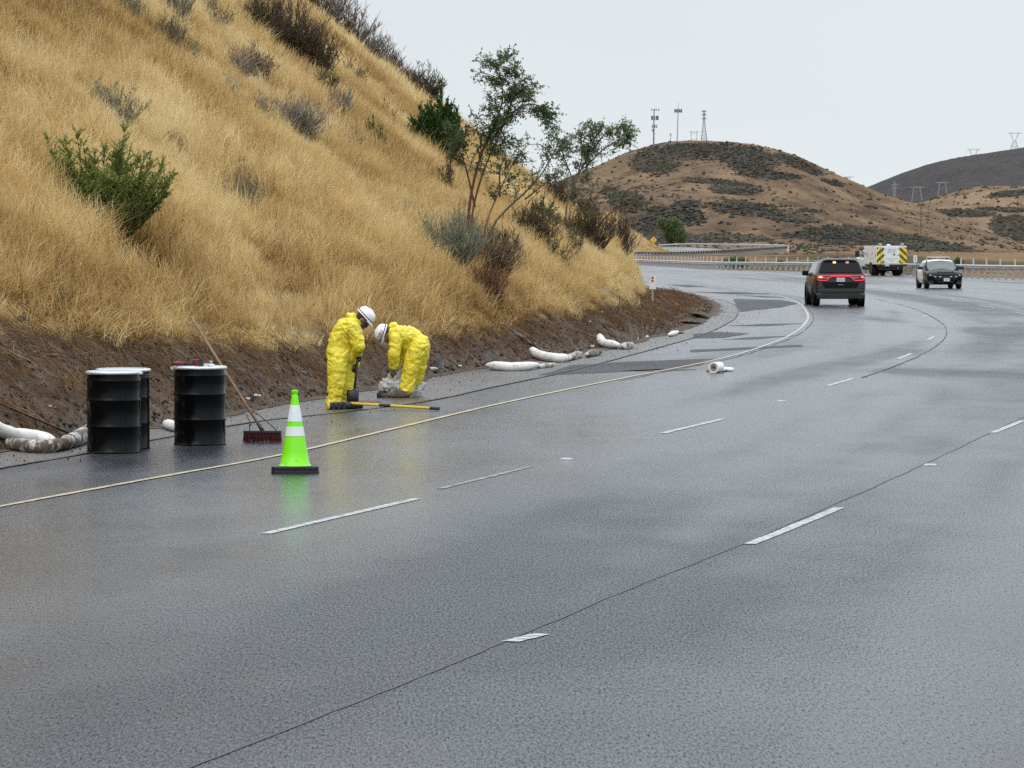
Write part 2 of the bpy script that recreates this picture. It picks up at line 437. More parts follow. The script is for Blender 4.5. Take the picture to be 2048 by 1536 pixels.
# far hills, each at its own distance
def ridge_hill(name, Yr, Yf, zf, sky, ell, material, px0, px1, seed, amp=5, tilt=0, allb=0, nu=420, nv=170, power=.85):
    sp = np.array(sky, float)
    pxs = np.linspace(px0, px1, nu)
    xs = (pxs - 1024) / F * Yr
    pys = np.interp(pxs, sp[:, 0], sp[:, 1])
    k = np.hanning(15); k /= k.sum(); pys = np.convolve(np.pad(pys, 7, mode='edge'), k, 'valid')
    zr = CAMH + (274 - (pys - 768) - 0) * 0
    dz = np.array([ray(a, b)[2] / ray(a, b)[1] for a, b in zip(pxs, pys)])
    zr = CAMH + dz * Yr
    ts = np.concatenate([np.linspace(0, 1, nv), np.linspace(1.02, 1.6, 20)])
    T, XI = np.meshgrid(ts, xs, indexing='ij'); ZR = np.broadcast_to(zr, T.shape)
    Y = Yf + (Yr - Yf) * T; XI = XI * Y / Yr
    up = np.clip(T, 0, 1)
    prof = (.5 - .5 * np.cos(np.pi * up ** power)) * .55 + .45 * up
    prof = np.where(T > 1, 1 - ((T - 1) / .6) ** 1.4, prof)
    env = np.sin(np.pi * np.clip(T, 0, 1)) ** .7
    zfv = zf + 0 * T
    Z = zfv + (ZR - zfv) * prof
    sc = 1 / 160.
    rid = 1 - np.abs(fbm(XI * sc + .3 * Y * sc, Y * sc * .45, seed=seed, o=4)) * 2
    Z = Z + env * amp * (rid - .5) * np.clip((ZR - zf) / 25, .12, 1.2)
    Z = Z + .35 * fbm(XI / 9, Y / 14, seed=seed + 5, o=3) * np.clip((ZR - zf) / 20, .2, 1)
    PX, PY = proj(XI, Y, Z)
    jx = PX + 16 * fbm(XI / 40, Y / 60, seed=seed + 1, o=5); jy = PY + 9 * fbm(XI / 30, Y / 60, seed=seed + 2, o=5)
    B = np.full(T.shape, allb, float)
    for (cx, cy, rx, ry, an) in ell:
        ca, sa = math.cos(R(an)), math.sin(R(an))
        u = ((jx - cx) * ca + (jy - cy) * sa) / rx; v = (-(jx - cx) * sa + (jy - cy) * ca) / ry
        B = np.maximum(B, np.clip(1.25 - .75 * (u * u + v * v), 0, 1))
    B = np.clip(B + .42 * np.clip(fbm(XI / 26, Y / 40, seed=seed + 3, o=4) - .12, 0, 1), 0, 1)
    o = npmesh(name, np.stack([XI, Y, Z], -1).reshape(-1, 3), grid_faces(*T.shape), material, {'brush': ('FLOAT', B.ravel())}, smooth=True)
    tag(o, kind='structure')
    return XI, Y, Z, B
SKY1 = [(900, 470), (1040, 420), (1100, 380), (1130, 362), (1165, 349), (1200, 335), (1230, 322), (1262, 309), (1300, 298), (1322, 293), (1345, 290), (1380, 287), (1440, 289), (1500, 293), (1530, 299), (1560, 307), (1600, 321), (1640, 340), (1680, 359), (1720, 377), (1760, 394), (1800, 406), (1850, 418), (1900, 438), (1950, 458), (2000, 474), (2048, 487), (2200, 505)]
ELL1 = [(1312, 322, 46, 26, 5), (1360, 302, 50, 14, 0), (1430, 303, 95, 17, 2), (1490, 316, 70, 22, 10), (1510, 340, 40, 14, 8), (1590, 325, 55, 10, 22), (1475, 378, 48, 13, 2), (1420, 360, 55, 6, 5), (1540, 352, 70, 6, 6),
        (1665, 364, 24, 5, 10), (1380, 408, 30, 10, 0), (1345, 430, 62, 18, 5), (1310, 455, 48, 34, 0), (1490, 418, 78, 12, 4), (1570, 434, 52, 8, 6), (1620, 418, 24, 4, 0), (1700, 470, 95, 20, 2), (1800, 484, 95, 18, 6), (1620, 466, 60, 7, -4),
        (1740, 411, 16, 3, 0), (1900, 500, 60, 8, 5), (1430, 478, 90, 8, 0), (1250, 400, 40, 20, 20)]
M_h1 = land_mat('tan_hill', (.100, .064, .042), (.265, .180, .105), (.048, .043, .036), (.12, .088, .064), .030, .6, 2.5)
H1 = ridge_hill('hill', 1900, 820, -1.0, SKY1, ELL1, M_h1, 960, 2250, 61, amp=7)
M_h2 = land_mat('tan_hill_right', (.15, .098, .064), (.27, .185, .115), (.032, .033, .034), (.070, .058, .052), .024, .42, 2.0)
H2 = ridge_hill('hill', 2600, 1950, -2, [(1600, 470), (1700, 440), (1780, 415), (1840, 403), (1900, 386), (1960, 373), (2048, 373), (2200, 380)],
                [(2010, 420, 60, 6, 2), (2020, 388, 50, 6, -5), (1930, 428, 60, 7, 3), (2035, 455, 52, 22, 8)], M_h2, 1600, 2250, 71, amp=8, nu=240, nv=110)
M_h3 = land_mat('dark_hill', (.092, .073, .066), (.135, .10, .080), (.050, .053, .056), (.086, .071, .068), .014, .3, 4.0)
H3 = ridge_hill('hill', 4300, 2900, -4, [(1500, 480), (1640, 432), (1730, 376), (1770, 361), (1800, 349), (1860, 329), (1910, 317), (1950, 309), (2000, 302), (2048, 294), (2300, 270)],
                [], M_h3, 1500, 2300, 81, amp=14, allb=.72, nu=300, nv=90)
# low tan rise in front of the brush belt
H4 = ridge_hill('hill', 800, 655, .6, [(1000, 515), (1300, 496), (1380, 488), (1450, 483), (1520, 483), (1580, 488), (1640, 498), (1700, 507), (1800, 511), (1900, 511), (2048, 508), (2250, 508)],
                [(1900, 515, 140, 5, 0), (1470, 512, 60, 6, 0)], land_mat('near_rise', (.13, .075, .045), (.27, .185, .105), (.045, .036, .024), (.10, .062, .036), .075, .42, .6), 1180, 2300, 91, amp=1.2, nu=300, nv=60)

# chaparral clumps scattered over the brush patches (uncountable ground cover)
def blob_mesh(name, seed, material, sub=2):
    bm = bmesh.new(); bmesh.ops.create_icosphere(bm, subdivisions=sub, radius=1)
    for v in bm.verts:
        n = 1 + .5 * float(fbm(v.co.x * 1.6 + seed, v.co.y * 1.6, v.co.z * 1.6, seed=seed)) + random.uniform(-.38, .30)
        v.co *= n; v.co.z *= .75
    me = bpy.data.meshes.new(name); bm.to_mesh(me); bm.free(); me.materials.append(material)
    return bpy.data.objects.new(name, me)
def tint_mat(name, stops, rough=.9, spec=.15, attr='tint', trl=0):
    m, nt, b = new_mat(name); L = nt.links.new
    a = NN(nt, 'ShaderNodeAttribute', attribute_name=attr, attribute_type='INSTANCER')
    b2 = NN(nt, 'ShaderNodeAttribute', attribute_name='blade')
    ad = NN(nt, 'ShaderNodeMath', operation='ADD'); L(a.outputs['Fac'], ad.inputs[0])
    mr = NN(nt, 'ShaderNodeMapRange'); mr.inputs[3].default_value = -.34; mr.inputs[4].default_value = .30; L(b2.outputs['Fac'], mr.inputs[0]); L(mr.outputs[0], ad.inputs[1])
    r = NN(nt, 'ShaderNodeValToRGB'); c = r.color_ramp
    c.elements[0].position = stops[0][0]; c.elements[0].color = (*stops[0][1], 1)
    c.elements[1].position = stops[-1][0]; c.elements[1].color = (*stops[-1][1], 1)
    for p, q in stops[1:-1]:
        e = c.elements.new(p); e.color = (*q, 1)
    L(ad.outputs[0], r.inputs[0]); L(r.outputs[0], b.inputs['Base Color'])
    b.inputs['Roughness'].default_value = rough; b.inputs['Specular IOR Level'].default_value = spec
    if trl:
        o = nt.nodes['Material Output']; t = NN(nt, 'ShaderNodeBsdfTranslucent'); ms = NN(nt, 'ShaderNodeMixShader'); ms.inputs[0].default_value = trl
        L(r.outputs[0], t.inputs[0]); L(b.outputs[0], ms.inputs[1]); L(t.outputs[0], ms.inputs[2]); L(ms.outputs[0], o.inputs[0])
    return m
def scatter(name, P, rot, scl, tint, sources):
    """one stuff object: instances of the source meshes on the given points"""
    coll = bpy.data.collections.new(name + '_sources')
    for s_ in sources: coll.objects.link(s_)
    me = bpy.data.meshes.new(name); P = np.asarray(P, np.float32)
    me.vertices.add(len(P)); me.vertices.foreach_set('co', P.ravel())
    for an, ty, arr in (('rot', 'FLOAT_VECTOR', rot), ('scl', 'FLOAT_VECTOR', scl), ('tint', 'FLOAT', tint)):
        a = me.attributes.new(an, ty, 'POINT'); a.data.foreach_set('vector' if ty == 'FLOAT_VECTOR' else 'value', np.asarray(arr, np.float32).ravel())
    o = bpy.data.objects.new(name, me); COL.objects.link(o)
    ng = bpy.data.node_groups.new(name, 'GeometryNodeTree')
    ng.interface.new_socket('Geometry', in_out='INPUT', socket_type='NodeSocketGeometry')
    ng.interface.new_socket('Geometry', in_out='OUTPUT', socket_type='NodeSocketGeometry')
    gi = ng.nodes.new('NodeGroupInput'); go = ng.nodes.new('NodeGroupOutput')
    ip = ng.nodes.new('GeometryNodeInstanceOnPoints'); ci = ng.nodes.new('GeometryNodeCollectionInfo')
    ci.inputs['Collection'].default_value = coll; ci.inputs['Separate Children'].default_value = True; ci.inputs['Reset Children'].default_value = True
    ng.links.new(gi.outputs[0], ip.inputs['Points']); ng.links.new(ci.outputs[0], ip.inputs['Instance']); ip.inputs['Pick Instance'].default_value = True
    ri = ng.nodes.new('FunctionNodeRandomValue'); ri.data_type = 'INT'; ri.inputs[4].default_value = 0; ri.inputs[5].default_value = len(sources) - 1
    ng.links.new(ri.outputs[2], ip.inputs['Instance Index'])
    for an, dt, sock in (('rot', 'FLOAT_VECTOR', 'Rotation'), ('scl', 'FLOAT_VECTOR', 'Scale')):
        na = ng.nodes.new('GeometryNodeInputNamedAttribute'); na.data_type = dt; na.inputs[0].default_value = an
        ng.links.new(na.outputs[0], ip.inputs[sock])
    ng.links.new(ip.outputs[0], go.inputs[0])
    md = o.modifiers.new('scatter', 'NODES'); md.node_group = ng
    tag(o, kind='stuff'); return o
M_chap = tint_mat('chaparral', [(0, (.040, .040, .032)), (.35, (.070, .064, .046)), (.65, (.105, .085, .058)), (1, (.20, .135, .085))])
def chap(name, H, n, rs, thr, label, seed, tz=(0, 1)):
    XI, Y, Z, B = H
    x, y, z, b = [v.ravel() for v in (XI, Y, Z, B)]
    wgt = np.clip(b - thr, 0, 1) ** .7 + .03
    rg = np.random.default_rng(seed); idx = rg.choice(len(x), n, p=wgt / wgt.sum())
    dx = (XI[0, 1] - XI[0, 0]); dy = (Y[1, 0] - Y[0, 0])
    P = np.stack([x[idx] + rg.uniform(-.5, .5, n) * dx, y[idx] + rg.uniform(-.5, .5, n) * dy, z[idx]], -1)
    s = rg.uniform(rs[0], rs[1], n) ** 1.0
    o = scatter(name, P, np.stack([rg.normal(0, .1, n), rg.normal(0, .1, n), rg.uniform(0, 6.3, n)], -1), np.stack([s, s, s * rg.uniform(.7, 1.15, n)], -1), np.clip(rg.normal(.45, .30, n) + .6 * fbm(P[:, 0] / 30, P[:, 1] / 40, seed=seed), 0, 1),
            [blob_mesh('chaparral_clump', i + seed, M_chap) for i in range(4)])
    tag(o, label, 'scrub')
chap('chaparral', H1, 24000, (.22, .9), .25, 'dark chaparral scrub covering patches of the tan hill below the radio masts', 5)
chap('chaparral', H2, 3000, (.5, 1.6), .45, 'sparse dark scrub dotted over the tan hill at the right edge', 6)
chap('chaparral', H4, 7000, (.15, .6), .12, 'low brown scrub on the rise just beyond the guardrail', 7)

# road slab
M_road = road_mat('wet_asphalt', (.023, .026, .031), .09, .22, .9, .5, .6)
M_gut = road_mat('wet_concrete', (.046, .042, .038), .18, .36, .7, .45, .8)
ry = np.concatenate([np.arange(4, 40, .5), np.arange(40, 200, .6), np.arange(200, 520, 3.)])
rt = np.linspace(0, 1, 170)
RY, RT = np.meshgrid(ry, rt, indexing='ij')
xl = toe(RY) - .5; xr = rail_x(RY) + 1.0
RX = xl + (xr - xl) * RT
DPX, DPY = proj(RX, RY, 0 * RX); damp = np.zeros(RX.shape)
for (cx, cy, rx, ry_, an) in [(1600, 748, 200, 20, -13), (1730, 716, 110, 10, -8), (1880, 746, 190, 8, 2), (1900, 608, 210, 8, 8), (620, 860, 190, 16, -12), (760, 836, 160, 12, -10),
                              (1620, 560, 160, 5, 3), (1420, 575, 90, 4, 8), (1950, 660, 120, 7, 4), (150, 925, 200, 10, -8), (1760, 640, 70, 6, 5)]:
    ca, sa = math.cos(R(an)), math.sin(R(an)); u = ((DPX - cx) * ca + (DPY - cy) * sa) / rx; v = (-(DPX - cx) * sa + (DPY - cy) * ca) / ry_
    damp = np.maximum(damp, np.exp(-(u * u + v * v) ** 1.3))
lat = RX - toe(RY)
damp = damp * .8 + .98 * fbm(lat * .8, RY * .020, seed=141, o=5, g=.6) + .55 * fbm(lat * .25, RY * .05, seed=148, o=3) + .06 + .3 * np.exp(-((lat % 3.4) - 1.1) ** 2 / .12) * (.6 + .4 * fbm(lat, RY * .05, seed=144))
gloss = np.zeros(RX.shape)
for (cx, cy, rx, ry_, an) in [(230, 960, 330, 60, -8), (640, 960, 300, 110, -10), (60, 1080, 420, 190, -8), (820, 850, 220, 40, -12), (1380, 620, 260, 60, 0)]:
    ca, sa = math.cos(R(an)), math.sin(R(an)); u = ((DPX - cx) * ca + (DPY - cy) * sa) / rx; v = (-(DPX - cx) * sa + (DPY - cy) * ca) / ry_
    gloss = np.maximum(gloss, np.exp(-(u * u + v * v)))
gloss = np.maximum(gloss, .55 * np.clip(fbm(lat * 1.1, RY * .02, seed=161, o=3) + .1, 0, 1) * np.clip((RY - 30) / 40, 0, 1))
gloss = np.clip(gloss * (1 + .5 * fbm(RX * .8, RY * .3, seed=151)), 0, 1)
road = npmesh('road', np.stack([RX, RY, 0 * RX], -1).reshape(-1, 3), grid_faces(len(ry), len(rt)), M_road, {'damp': ('FLOAT', damp.ravel()), 'gloss': ('FLOAT', gloss.ravel())})
tag(road, kind='structure')
# far stretch of the same highway beyond the second rail
fr = [dp(1250, 512, 560), dp(1330, 507, 600), dp(1440, 503, 640), dp(1445, 498, 700), dp(1380, 495, 730), dp(1318, 493, 720), dp(1290, 500, 650), dp(1230, 508, 590)]
b_ = MB(); b_.add(fr + [Vector((p.x, p.y, p.z - .6)) for p in fr], [tuple(range(8)), tuple(range(15, 7, -1))] + [(i, (i + 1) % 8, 8 + (i + 1) % 8, 8 + i) for i in range(8)])
tag(b_.build('road', M_road), kind='structure')

def offset_line(pts, d):
    out = []
    for i, p in enumerate(pts):
        t = (pts[min(i + 1, len(pts) - 1)] - pts[max(i - 1, 0)]); t.z = 0; t.normalize()
        out.append(p + Vector((t.y, -t.x, 0)) * d)
    return out
def ribbon(name, pts, w0, w1, z, material, parent=None, rag=0, endtaper=False):
    pts = [Vector(p) for p in pts]; n = len(pts)
    a = offset_line(pts, w0); b = offset_line(pts, w1); vs = []
    for i in range(n):
        j = rag * random.uniform(-1, 1); k2 = rag * random.uniform(-1, 1)
        vs += [(a[i].x + j, a[i].y, z), (b[i].x + k2, b[i].y, z)]
    m = MB(); m.add(vs, [(2 * i, 2 * i + 1, 2 * i + 3, 2 * i + 2) for i in range(n - 1)])
    return m.build(name, material, parent)
# mud washed from the bank onto the gutter, ragged outer edge
my = np.arange(34, 200, .09); mo = .14 + .30 * np.clip(fbm(my * .55, my * 0, seed=171, o=4) + .25, 0, 1) + .07 * fbm(my * 6, my * 0, seed=172, o=2)
mx_ = toe(my); MV = np.stack([np.stack([mx_ - .5, my, 0 * my + .011], -1), np.stack([mx_ + mo * .5, my, 0 * my + .016], -1), np.stack([mx_ + mo, my, 0 * my + .0105], -1)], 1).reshape(-1, 3)
mud = npmesh('mud', MV, grid_faces(len(my), 3), hill.data.materials[0], smooth=True); tag(mud, kind='structure')
# gutter pan along the bank
GUT = [(-80, 956), (0, 938), (170, 908), (330, 876), (520, 843), (700, 823), (860, 802), (1000, 772), (1130, 745), (1235, 718), (1330, 692), (1400, 672), (1450, 650), (1474, 632), (1472, 612), (1440, 600), (1400, 592), (1350, 584), (1310, 577), (1285, 570)]
gl = catmull(px_line(GUT), 8)
gv = []
for p in gl:
    tx = float(toe(p.y)); gv += [(min(tx - .25, p.x - .3), p.y, .004), (p.x, p.y, .004)]
m = MB(); m.add(gv, [(2 * i, 2 * i + 1, 2 * i + 3, 2 * i + 2) for i in range(len(gl) - 1)])
g_ = m.build('gutter', M_gut); tag(g_, kind='structure')
M_seam = mat('seam_tar', (.012, .012, .013), .55, var=.2)
M_seamw = mat('wet_seam_tar', (.010, .010, .011), .45, var=.2)
def crooked(pts, amt, seed):
    return [p + Vector((amt * float(fbm(p.y * .9, seed * 3.1, seed=seed)), 0, 0)) for p in pts]
ribbon('seam', gl, -.022, .022, .0125, M_seam, road, .012)
M_white = mat('worn_white_paint', (.47, .48, .47), .4, var=.12, vs=6, dirt=.75, dirt_col=(.16, .16, .16), dirt_scale=11)
M_yel = mat('worn_yellow_paint', (.52, .41, .22), .45, var=.12, vs=6, dirt=.75, dirt_col=(.24, .22, .17), dirt_scale=11)
YEL = [(-120, 1037), (0, 1014), (280, 962), (560, 911), (780, 860), (1000, 808), (1220, 762), (1440, 718), (1545, 686), (1592, 664), (1613, 643), (1615, 628), (1600, 609), (1570, 595), (1520, 583), (1440, 571), (1380, 562), (1320, 556), (1262, 551)]
yl = catmull(px_line(YEL), 10)
M_yel2 = mat('worn_cream_paint', (.46, .44, .36), .42, var=.12, vs=6, dirt=.75, dirt_col=(.20, .19, .17), dirt_scale=11)
ribbon('edge_line', yl[:72], -.036, .036, .0085, M_yel, road, .006); ribbon('edge_line', yl[71:], -.04, .04, .0085, M_yel2, road, .006)
ribbon('seam', crooked(offset_line(yl, .17), .05, 3)[60:150], -.012, .012, .0085, M_seam, road, .01)
def dash(name, a, b, w, material=None, n=6):
    A, B = gp(*a), gp(*b)
    ribbon(name, [A.lerp(B, i / n) for i in range(n + 1)], -w, w, .005, material or M_white, road, .008)
for a, b in [((530, 1068), (833, 998)), ((1325, 867), (1447, 838)), ((1655, 772), (1707, 757)), ((1795, 719), (1823, 707)), ((1856, 680), (1868, 673)), ((1863, 655), (1873, 653)), ((1845, 634), (1856, 630)), ((1815, 618), (1828, 615)), ((1772, 605), (1790, 601)), ((1690, 590), (1732, 596)),
             ((1560, 567), (1590, 571)), ((1456, 556), (1475, 558)), ((1400, 549), (1418, 551)), ((1500, 1089), (1680, 1016)), ((1985, 866), (2045, 842)), ((1400, 570), (1370, 567)), ((1955, 610), (1990, 616)), ((2032, 625), (2070, 632)), ((1900, 600), (1925, 604)), ((1770, 575), (1800, 577))]:
    dash('lane_dash', a, b, .045)
for p in [(1133, 919), (1563, 803), (1860, 931), (1870, 665)]:
    c = gp(*p); mk = MB(); mk.box((c.x, c.y, .010), (.13, .12, .014), rz=-.25, tap=.7); mk.build('lane_marker', M_white, road, bevel=.003)
# faint worn dash and the long seam between lanes
dash('worn_dash', (880, 978), (1060, 934), .03, mat('ghost_paint', (.30, .30, .29), .4, var=.3, vs=8, dirt=.9, dirt_col=(.07, .07, .07)))
dash('worn_dash', (1020, 1284), (1082, 1269), .05)
sl = catmull(px_line([(380, 1545), (620, 1450), (860, 1355), (1050, 1275), (1280, 1177), (1500, 1088), (1690, 1005), (1860, 928), (1985, 868), (2060, 832), (2120, 806)]), 8)
ribbon('seam', crooked(offset_line(sl, -.05), .018, 5), -.008, .008, .004, M_seamw, road, .006)
sl2 = catmull(px_line([(1700, 756), (1780, 728), (1830, 706), (1868, 682), (1878, 662), (1868, 645), (1840, 628), (1800, 612), (1740, 598)]), 8)
ribbon('seam', crooked(offset_line(sl2, .2), .02, 6), -.014, .014, .0085, M_seam, road, .01)

# dark seal-coat patches and tracked-over strips on the shoulder
M_dark = road_mat('rough_dark_asphalt', (.018, .018, .020), .42, .58, .4, .26, .6)
def patch(name, pix, material, z=.0042):
    P = [gp(*p) for p in pix]; c = sum(P, Vector()) / len(P)
    ring = []
    for i in range(len(P)):
        a, b = P[i], P[(i + 1) % len(P)]
        for k in range(5):
            q = a.lerp(b, k / 5); L_ = (b - a).length
            ring.append(Vector((q.x + random.uniform(-1, 1) * .04, q.y + random.uniform(-1, 1) * min(.35, L_ * .04), z)))
    m = MB(); m.add(ring, [tuple(range(len(ring)))]); o = m.build(name, material, road)
    return o
patch('tar_patch', [(1075, 752), (1140, 731), (1250, 724), (1440, 717), (1395, 731), (1340, 739), (1240, 744), (1150, 748)], M_dark)
patch('tar_patch', [(1385, 668), (1440, 664), (1500, 667), (1450, 676), (1385, 677)], M_dark)
patch('tar_patch', [(1466, 598), (1560, 600), (1600, 607), (1560, 615), (1480, 624), (1474, 612)], M_dark)
patch('tar_patch', [(1382, 700), (1600, 690), (1604, 693), (1480, 700), (1380, 705)], M_dark)
for p in [(1240, 742, 1400, 739, 3), (1455, 652, 1610, 647, 3), (1440, 680, 1595, 671, 3), (1380, 584, 1560, 588, 3), (1470, 590, 1580, 596, 2), (1330, 569, 1420, 574, 3)]:
    x0, y0, x1, y1, t = p
    patch('tar_strip', [(x0, y0), ((x0 + x1) / 2, (y0 + y1) / 2 - t * .6), (x1, y1), ((x0 + x1) / 2, (y0 + y1) / 2 + t)], M_dark)
# rusty stain on the lane behind the suv
# puddle on the flat mud by the gutter
M_pud = mat('puddle_water', (.05, .05, .045), .04, var=.1, bump=.002, bs=3)
def puddle(cx, cy, w, h, z=.03):
    c = gp(cx, cy, z); e_ = gp(cx, cy + h, z); rw = w * c.y / F; rh = abs(c.y - e_.y); vs = []
    for k in range(26):
        a = k * 2 * math.pi / 26; r = 1 + .35 * float(fbm(math.cos(a) * 1.7 + cx, math.sin(a) * 1.7, seed=int(cy)))
        vs.append((c.x + rw * r * math.cos(a), c.y + rh * r * math.sin(a), z))
    m = MB(); m.add(vs, [tuple(range(26))]); tag(m.build('puddle', M_pud), kind='structure')
puddle(1400, 626, 16, 4, .13); puddle(1385, 640, 22, 2, .10); puddle(1350, 662, 18, 2, .05)

# straw and litter lying on the bare cut
def straw_mesh(seed):
    rg = np.random.default_rng(seed); m = MB()
    for i in range(9):
        a = rg.uniform(-.9, .9); L_ = rg.uniform(.1, .42); c = Vector((rg.uniform(-.25, .25), rg.uniform(-.25, .25), rg.uniform(.005, .03)))
        d = Vector((math.cos(a), math.sin(a), rg.uniform(-.05, .2))) * L_ / 2; mid = c + Vector((0, 0, rg.uniform(0, .04)))
        m.tube([c - d, mid, c + d], [.0035, .004, .002], 3, cap=False)
    o = m.build('straw', M_straw); COL.objects.unlink(o); return o
M_straw = tint_mat('straw', [(0, (.10, .05, .022)), (.5, (.20, .13, .065)), (1, (.44, .33, .19))], .8, .2)
rg = np.random.default_rng(9)
X, Y, S = bank_points(11000, 36, 170, 3.6, rg, 1.3); Z = hill_z(X, Y)
ok = (Z < zgrass(Y) + .25) & (Z > .04) & (rg.uniform(0, 1, len(X)) < np.clip(.35 + .8 * Z / zgrass(Y), 0, 1)); X, Y, Z = X[ok], Y[ok], Z[ok]; n = len(X)
rot = np.stack([rg.normal(0, .15, n), .62 + rg.normal(0, .15, n), rg.normal(0, .5, n)], -1); s = rg.uniform(.5, 1.3, n)
o = scatter('straw_litter', np.stack([X, Y, Z], -1), rot, np.stack([s, s, s], -1), np.clip(rg.normal(.4, .28, n), 0, 1), [straw_mesh(i) for i in range(6)])
tag(o, 'loose straw and dead stalks lying on the bare brown cut', 'straw')
def clod(seed):
    o = blob_mesh('clod', seed, M_clod, 1); return o
M_clod = tint_mat('clod_soil', [(0, (.022, .014, .010)), (.5, (.095, .060, .037)), (1, (.21, .13, .078))], .9, .2)
X, Y, S = bank_points(42000, 36, 175, 3.4, rg, 1.25); S = S * rg.uniform(0, 1, len(S)); X = toe(Y) - S + .28; Z = hill_z(X, Y)
ok = (Z < zgrass(Y) + .1) & (Z > -.03); X, Y, Z = X[ok], Y[ok], Z[ok]; n = len(X); s = .007 + .032 * rg.uniform(0, 1, n) ** 6
o = scatter('soil_clods', np.stack([X, Y, np.maximum(Z, 0)], -1), np.stack([rg.uniform(0, 6, n)] * 3, -1), np.stack([s, s * 1.2, s], -1), np.clip(rg.normal(.5, .25, n), 0, 1), [clod(i) for i in range(4)])
tag(o, 'crumbs and clods of dark soil on the bare cut and along the gutter', 'soil')
# grit on the shoulder
n = 2600; Yg = rg.uniform(36, 130, n); Xg = toe(Yg) + np.abs(rg.normal(0, .9, n)); s = .003 + .011 * rg.uniform(0, 1, n) ** 3
o = scatter('grit', np.stack([Xg, Yg, .008 + 0 * Xg], -1), np.stack([rg.uniform(0, 6, n)] * 3, -1), np.stack([s, s, s], -1), np.clip(rg.normal(.2, .15, n), 0, 1), [clod(9), clod(10)])
tag(o, 'dark grit strewn over the wet shoulder beside the bank', 'grit')


# ------------------------------------------------------------------ roadside rails
M_galv = mat('galvanised_steel', (.42, .44, .46), .42, metal=.75, var=.12, vs=2)
M_galvr = mat('wet_galvanised_rail', (.50, .53, .55), .28, metal=.8, var=.12, vs=1.2)
M_wood = mat('weathered_post', (.36, .345, .32), .8, var=.2, vs=5)
M_pwhite = mat('white_plastic', (.72, .73, .72), .5, var=.05)
def resample(pts, step):
    pts = [Vector(p) for p in pts]; out = [pts[0].copy()]; acc = 0
    for a, b in zip(pts, pts[1:]):
        L_ = (b - a).length; d = step - acc
        while d <= L_:
            out.append(a.lerp(b, d / L_)); d += step
        acc = (acc + L_) % step if L_ >= step - acc else acc + L_
    return out
WB = [(-.0, .0), (.03, .02), (.075, .055), (.075, .095), (.015, .14), (.015, .17), (.075, .215), (.075, .255), (.03, .29), (0, .31)]
def wbeam(name, pts, h, parent, material, side=1, th=.012):
    """corrugated rail swept along pts; h(i) is the top height"""
    n = len(pts); vs = []
    for i in range(n):
        t = pts[min(i + 1, n - 1)] - pts[max(i - 1, 0)]; t.z = 0; t.normalize(); nr = Vector((t.y, -t.x, 0)) * -side
        for k, (o, z) in enumerate(WB): vs.append(pts[i] + nr * (o + .09) + Vector((0, 0, h(i) - .31 + z)))
        for k, (o, z) in reversed(list(enumerate(WB))): vs.append(pts[i] + nr * (o + .09 - th) + Vector((0, 0, h(i) - .31 + z)))
    m = 2 * len(WB); fs = []
    for i in range(n - 1):
        for k in range(m):
            fs.append((i * m + k, i * m + (k + 1) % m, (i + 1) * m + (k + 1) % m, (i + 1) * m + k))
    fs += [tuple(range(m - 1, -1, -1)), tuple((n - 1) * m + k for k in range(m))]
    mb = MB(); mb.add(vs, fs); return mb.build(name, material, parent, auto=40)
def post_mesh(nm, w, h, material):
    m = MB(); m.box((0, 0, h / 2), (w, w * .9, h)); o = m.build(nm, material, bevel=.01); me = o.data; bpy.data.objects.remove(o); return me
def inst(name, me, loc, parent, rz=0, tilt=0):
    o = bpy.data.objects.new(name, me); COL.objects.link(o); o.parent = parent; o.location = loc; o.rotation_euler = (tilt, 0, rz); return o
# near guardrail on the outside of the bend
gr_pts = resample(catmull([p for p in GA if p.y >= 155], 12), 1.905)
ht = lambda Y: float(np.interp(Y, [150, 240, 300, 345, 385, 440], [.97, .96, .90, .78, .72, .68]))
grl = thing('guardrail', 'long steel guardrail with tall posts round the outside of the wet bend behind the vehicles', 'guardrail', (0, 0, 0))
wbeam('rail', gr_pts, lambda i: ht(gr_pts[i].y), grl, M_galvr, side=1)
pm = post_mesh('post', .17, 1.5, M_wood); tm = post_mesh('marker_post', .11, 1.0, mat('marker_grey', (.42, .43, .42), .6, var=.15))
for i, p in enumerate(gr_pts):
    q = p.copy(); q.z = ht(p.y) - .10 - 1.5
    inst('post', pm, q, grl, rz=random.uniform(-.1, .1), tilt=random.uniform(-.015, .015))
    if i % 2 == 0:
        q = p.copy() + Vector((.12, .12, 0)); q.z = ht(p.y) - .55
        inst('marker_post', tm, q, grl, rz=random.uniform(-.1, .1), tilt=random.uniform(-.03, .03))
# second rail at the far bend: posts seen from behind, blocks coloured near-black for the shade gaps
def far_rail(name, label, A, hA, n, top, post, step):
    t = thing(name, label, 'guardrail', (0, 0, 0))
    pts = resample(catmull(A, 10), step)
    wbeam('rail', pts, lambda i: top - .05, t, M_galvr, side=1 if n else -1)
    pmx = post_mesh('post', post, top + .3, M_wood); bl = MB(); bl.box((0, 0, 0), (.16, .3, .34)); bo = bl.build('shade_blockout', mat('shade_blockout', (.03, .03, .032), .7)); bme = bo.data; bpy.data.objects.remove(bo)
    for i, p in enumerate(pts):
        p = p + Vector((0, 0, pts[i].z * 0))
        inst('post', pmx, p + Vector((0, 0, -.15)), t)
        if n: inst('shade_blockout', bme, p + Vector((.0, -.13, top - .22)), t)
    return t, pts
fb, fbp = far_rail('guardrail', 'far guardrail with dark shade gaps, close posts and a white end cap, beyond the near rail', [dp(1255, 516, 505), dp(1330, 516, 525), dp(1400, 514, 548), dp(1480, 509, 585), dp(1574, 503, 640)], 1, 1, .95, .16, 1.905)
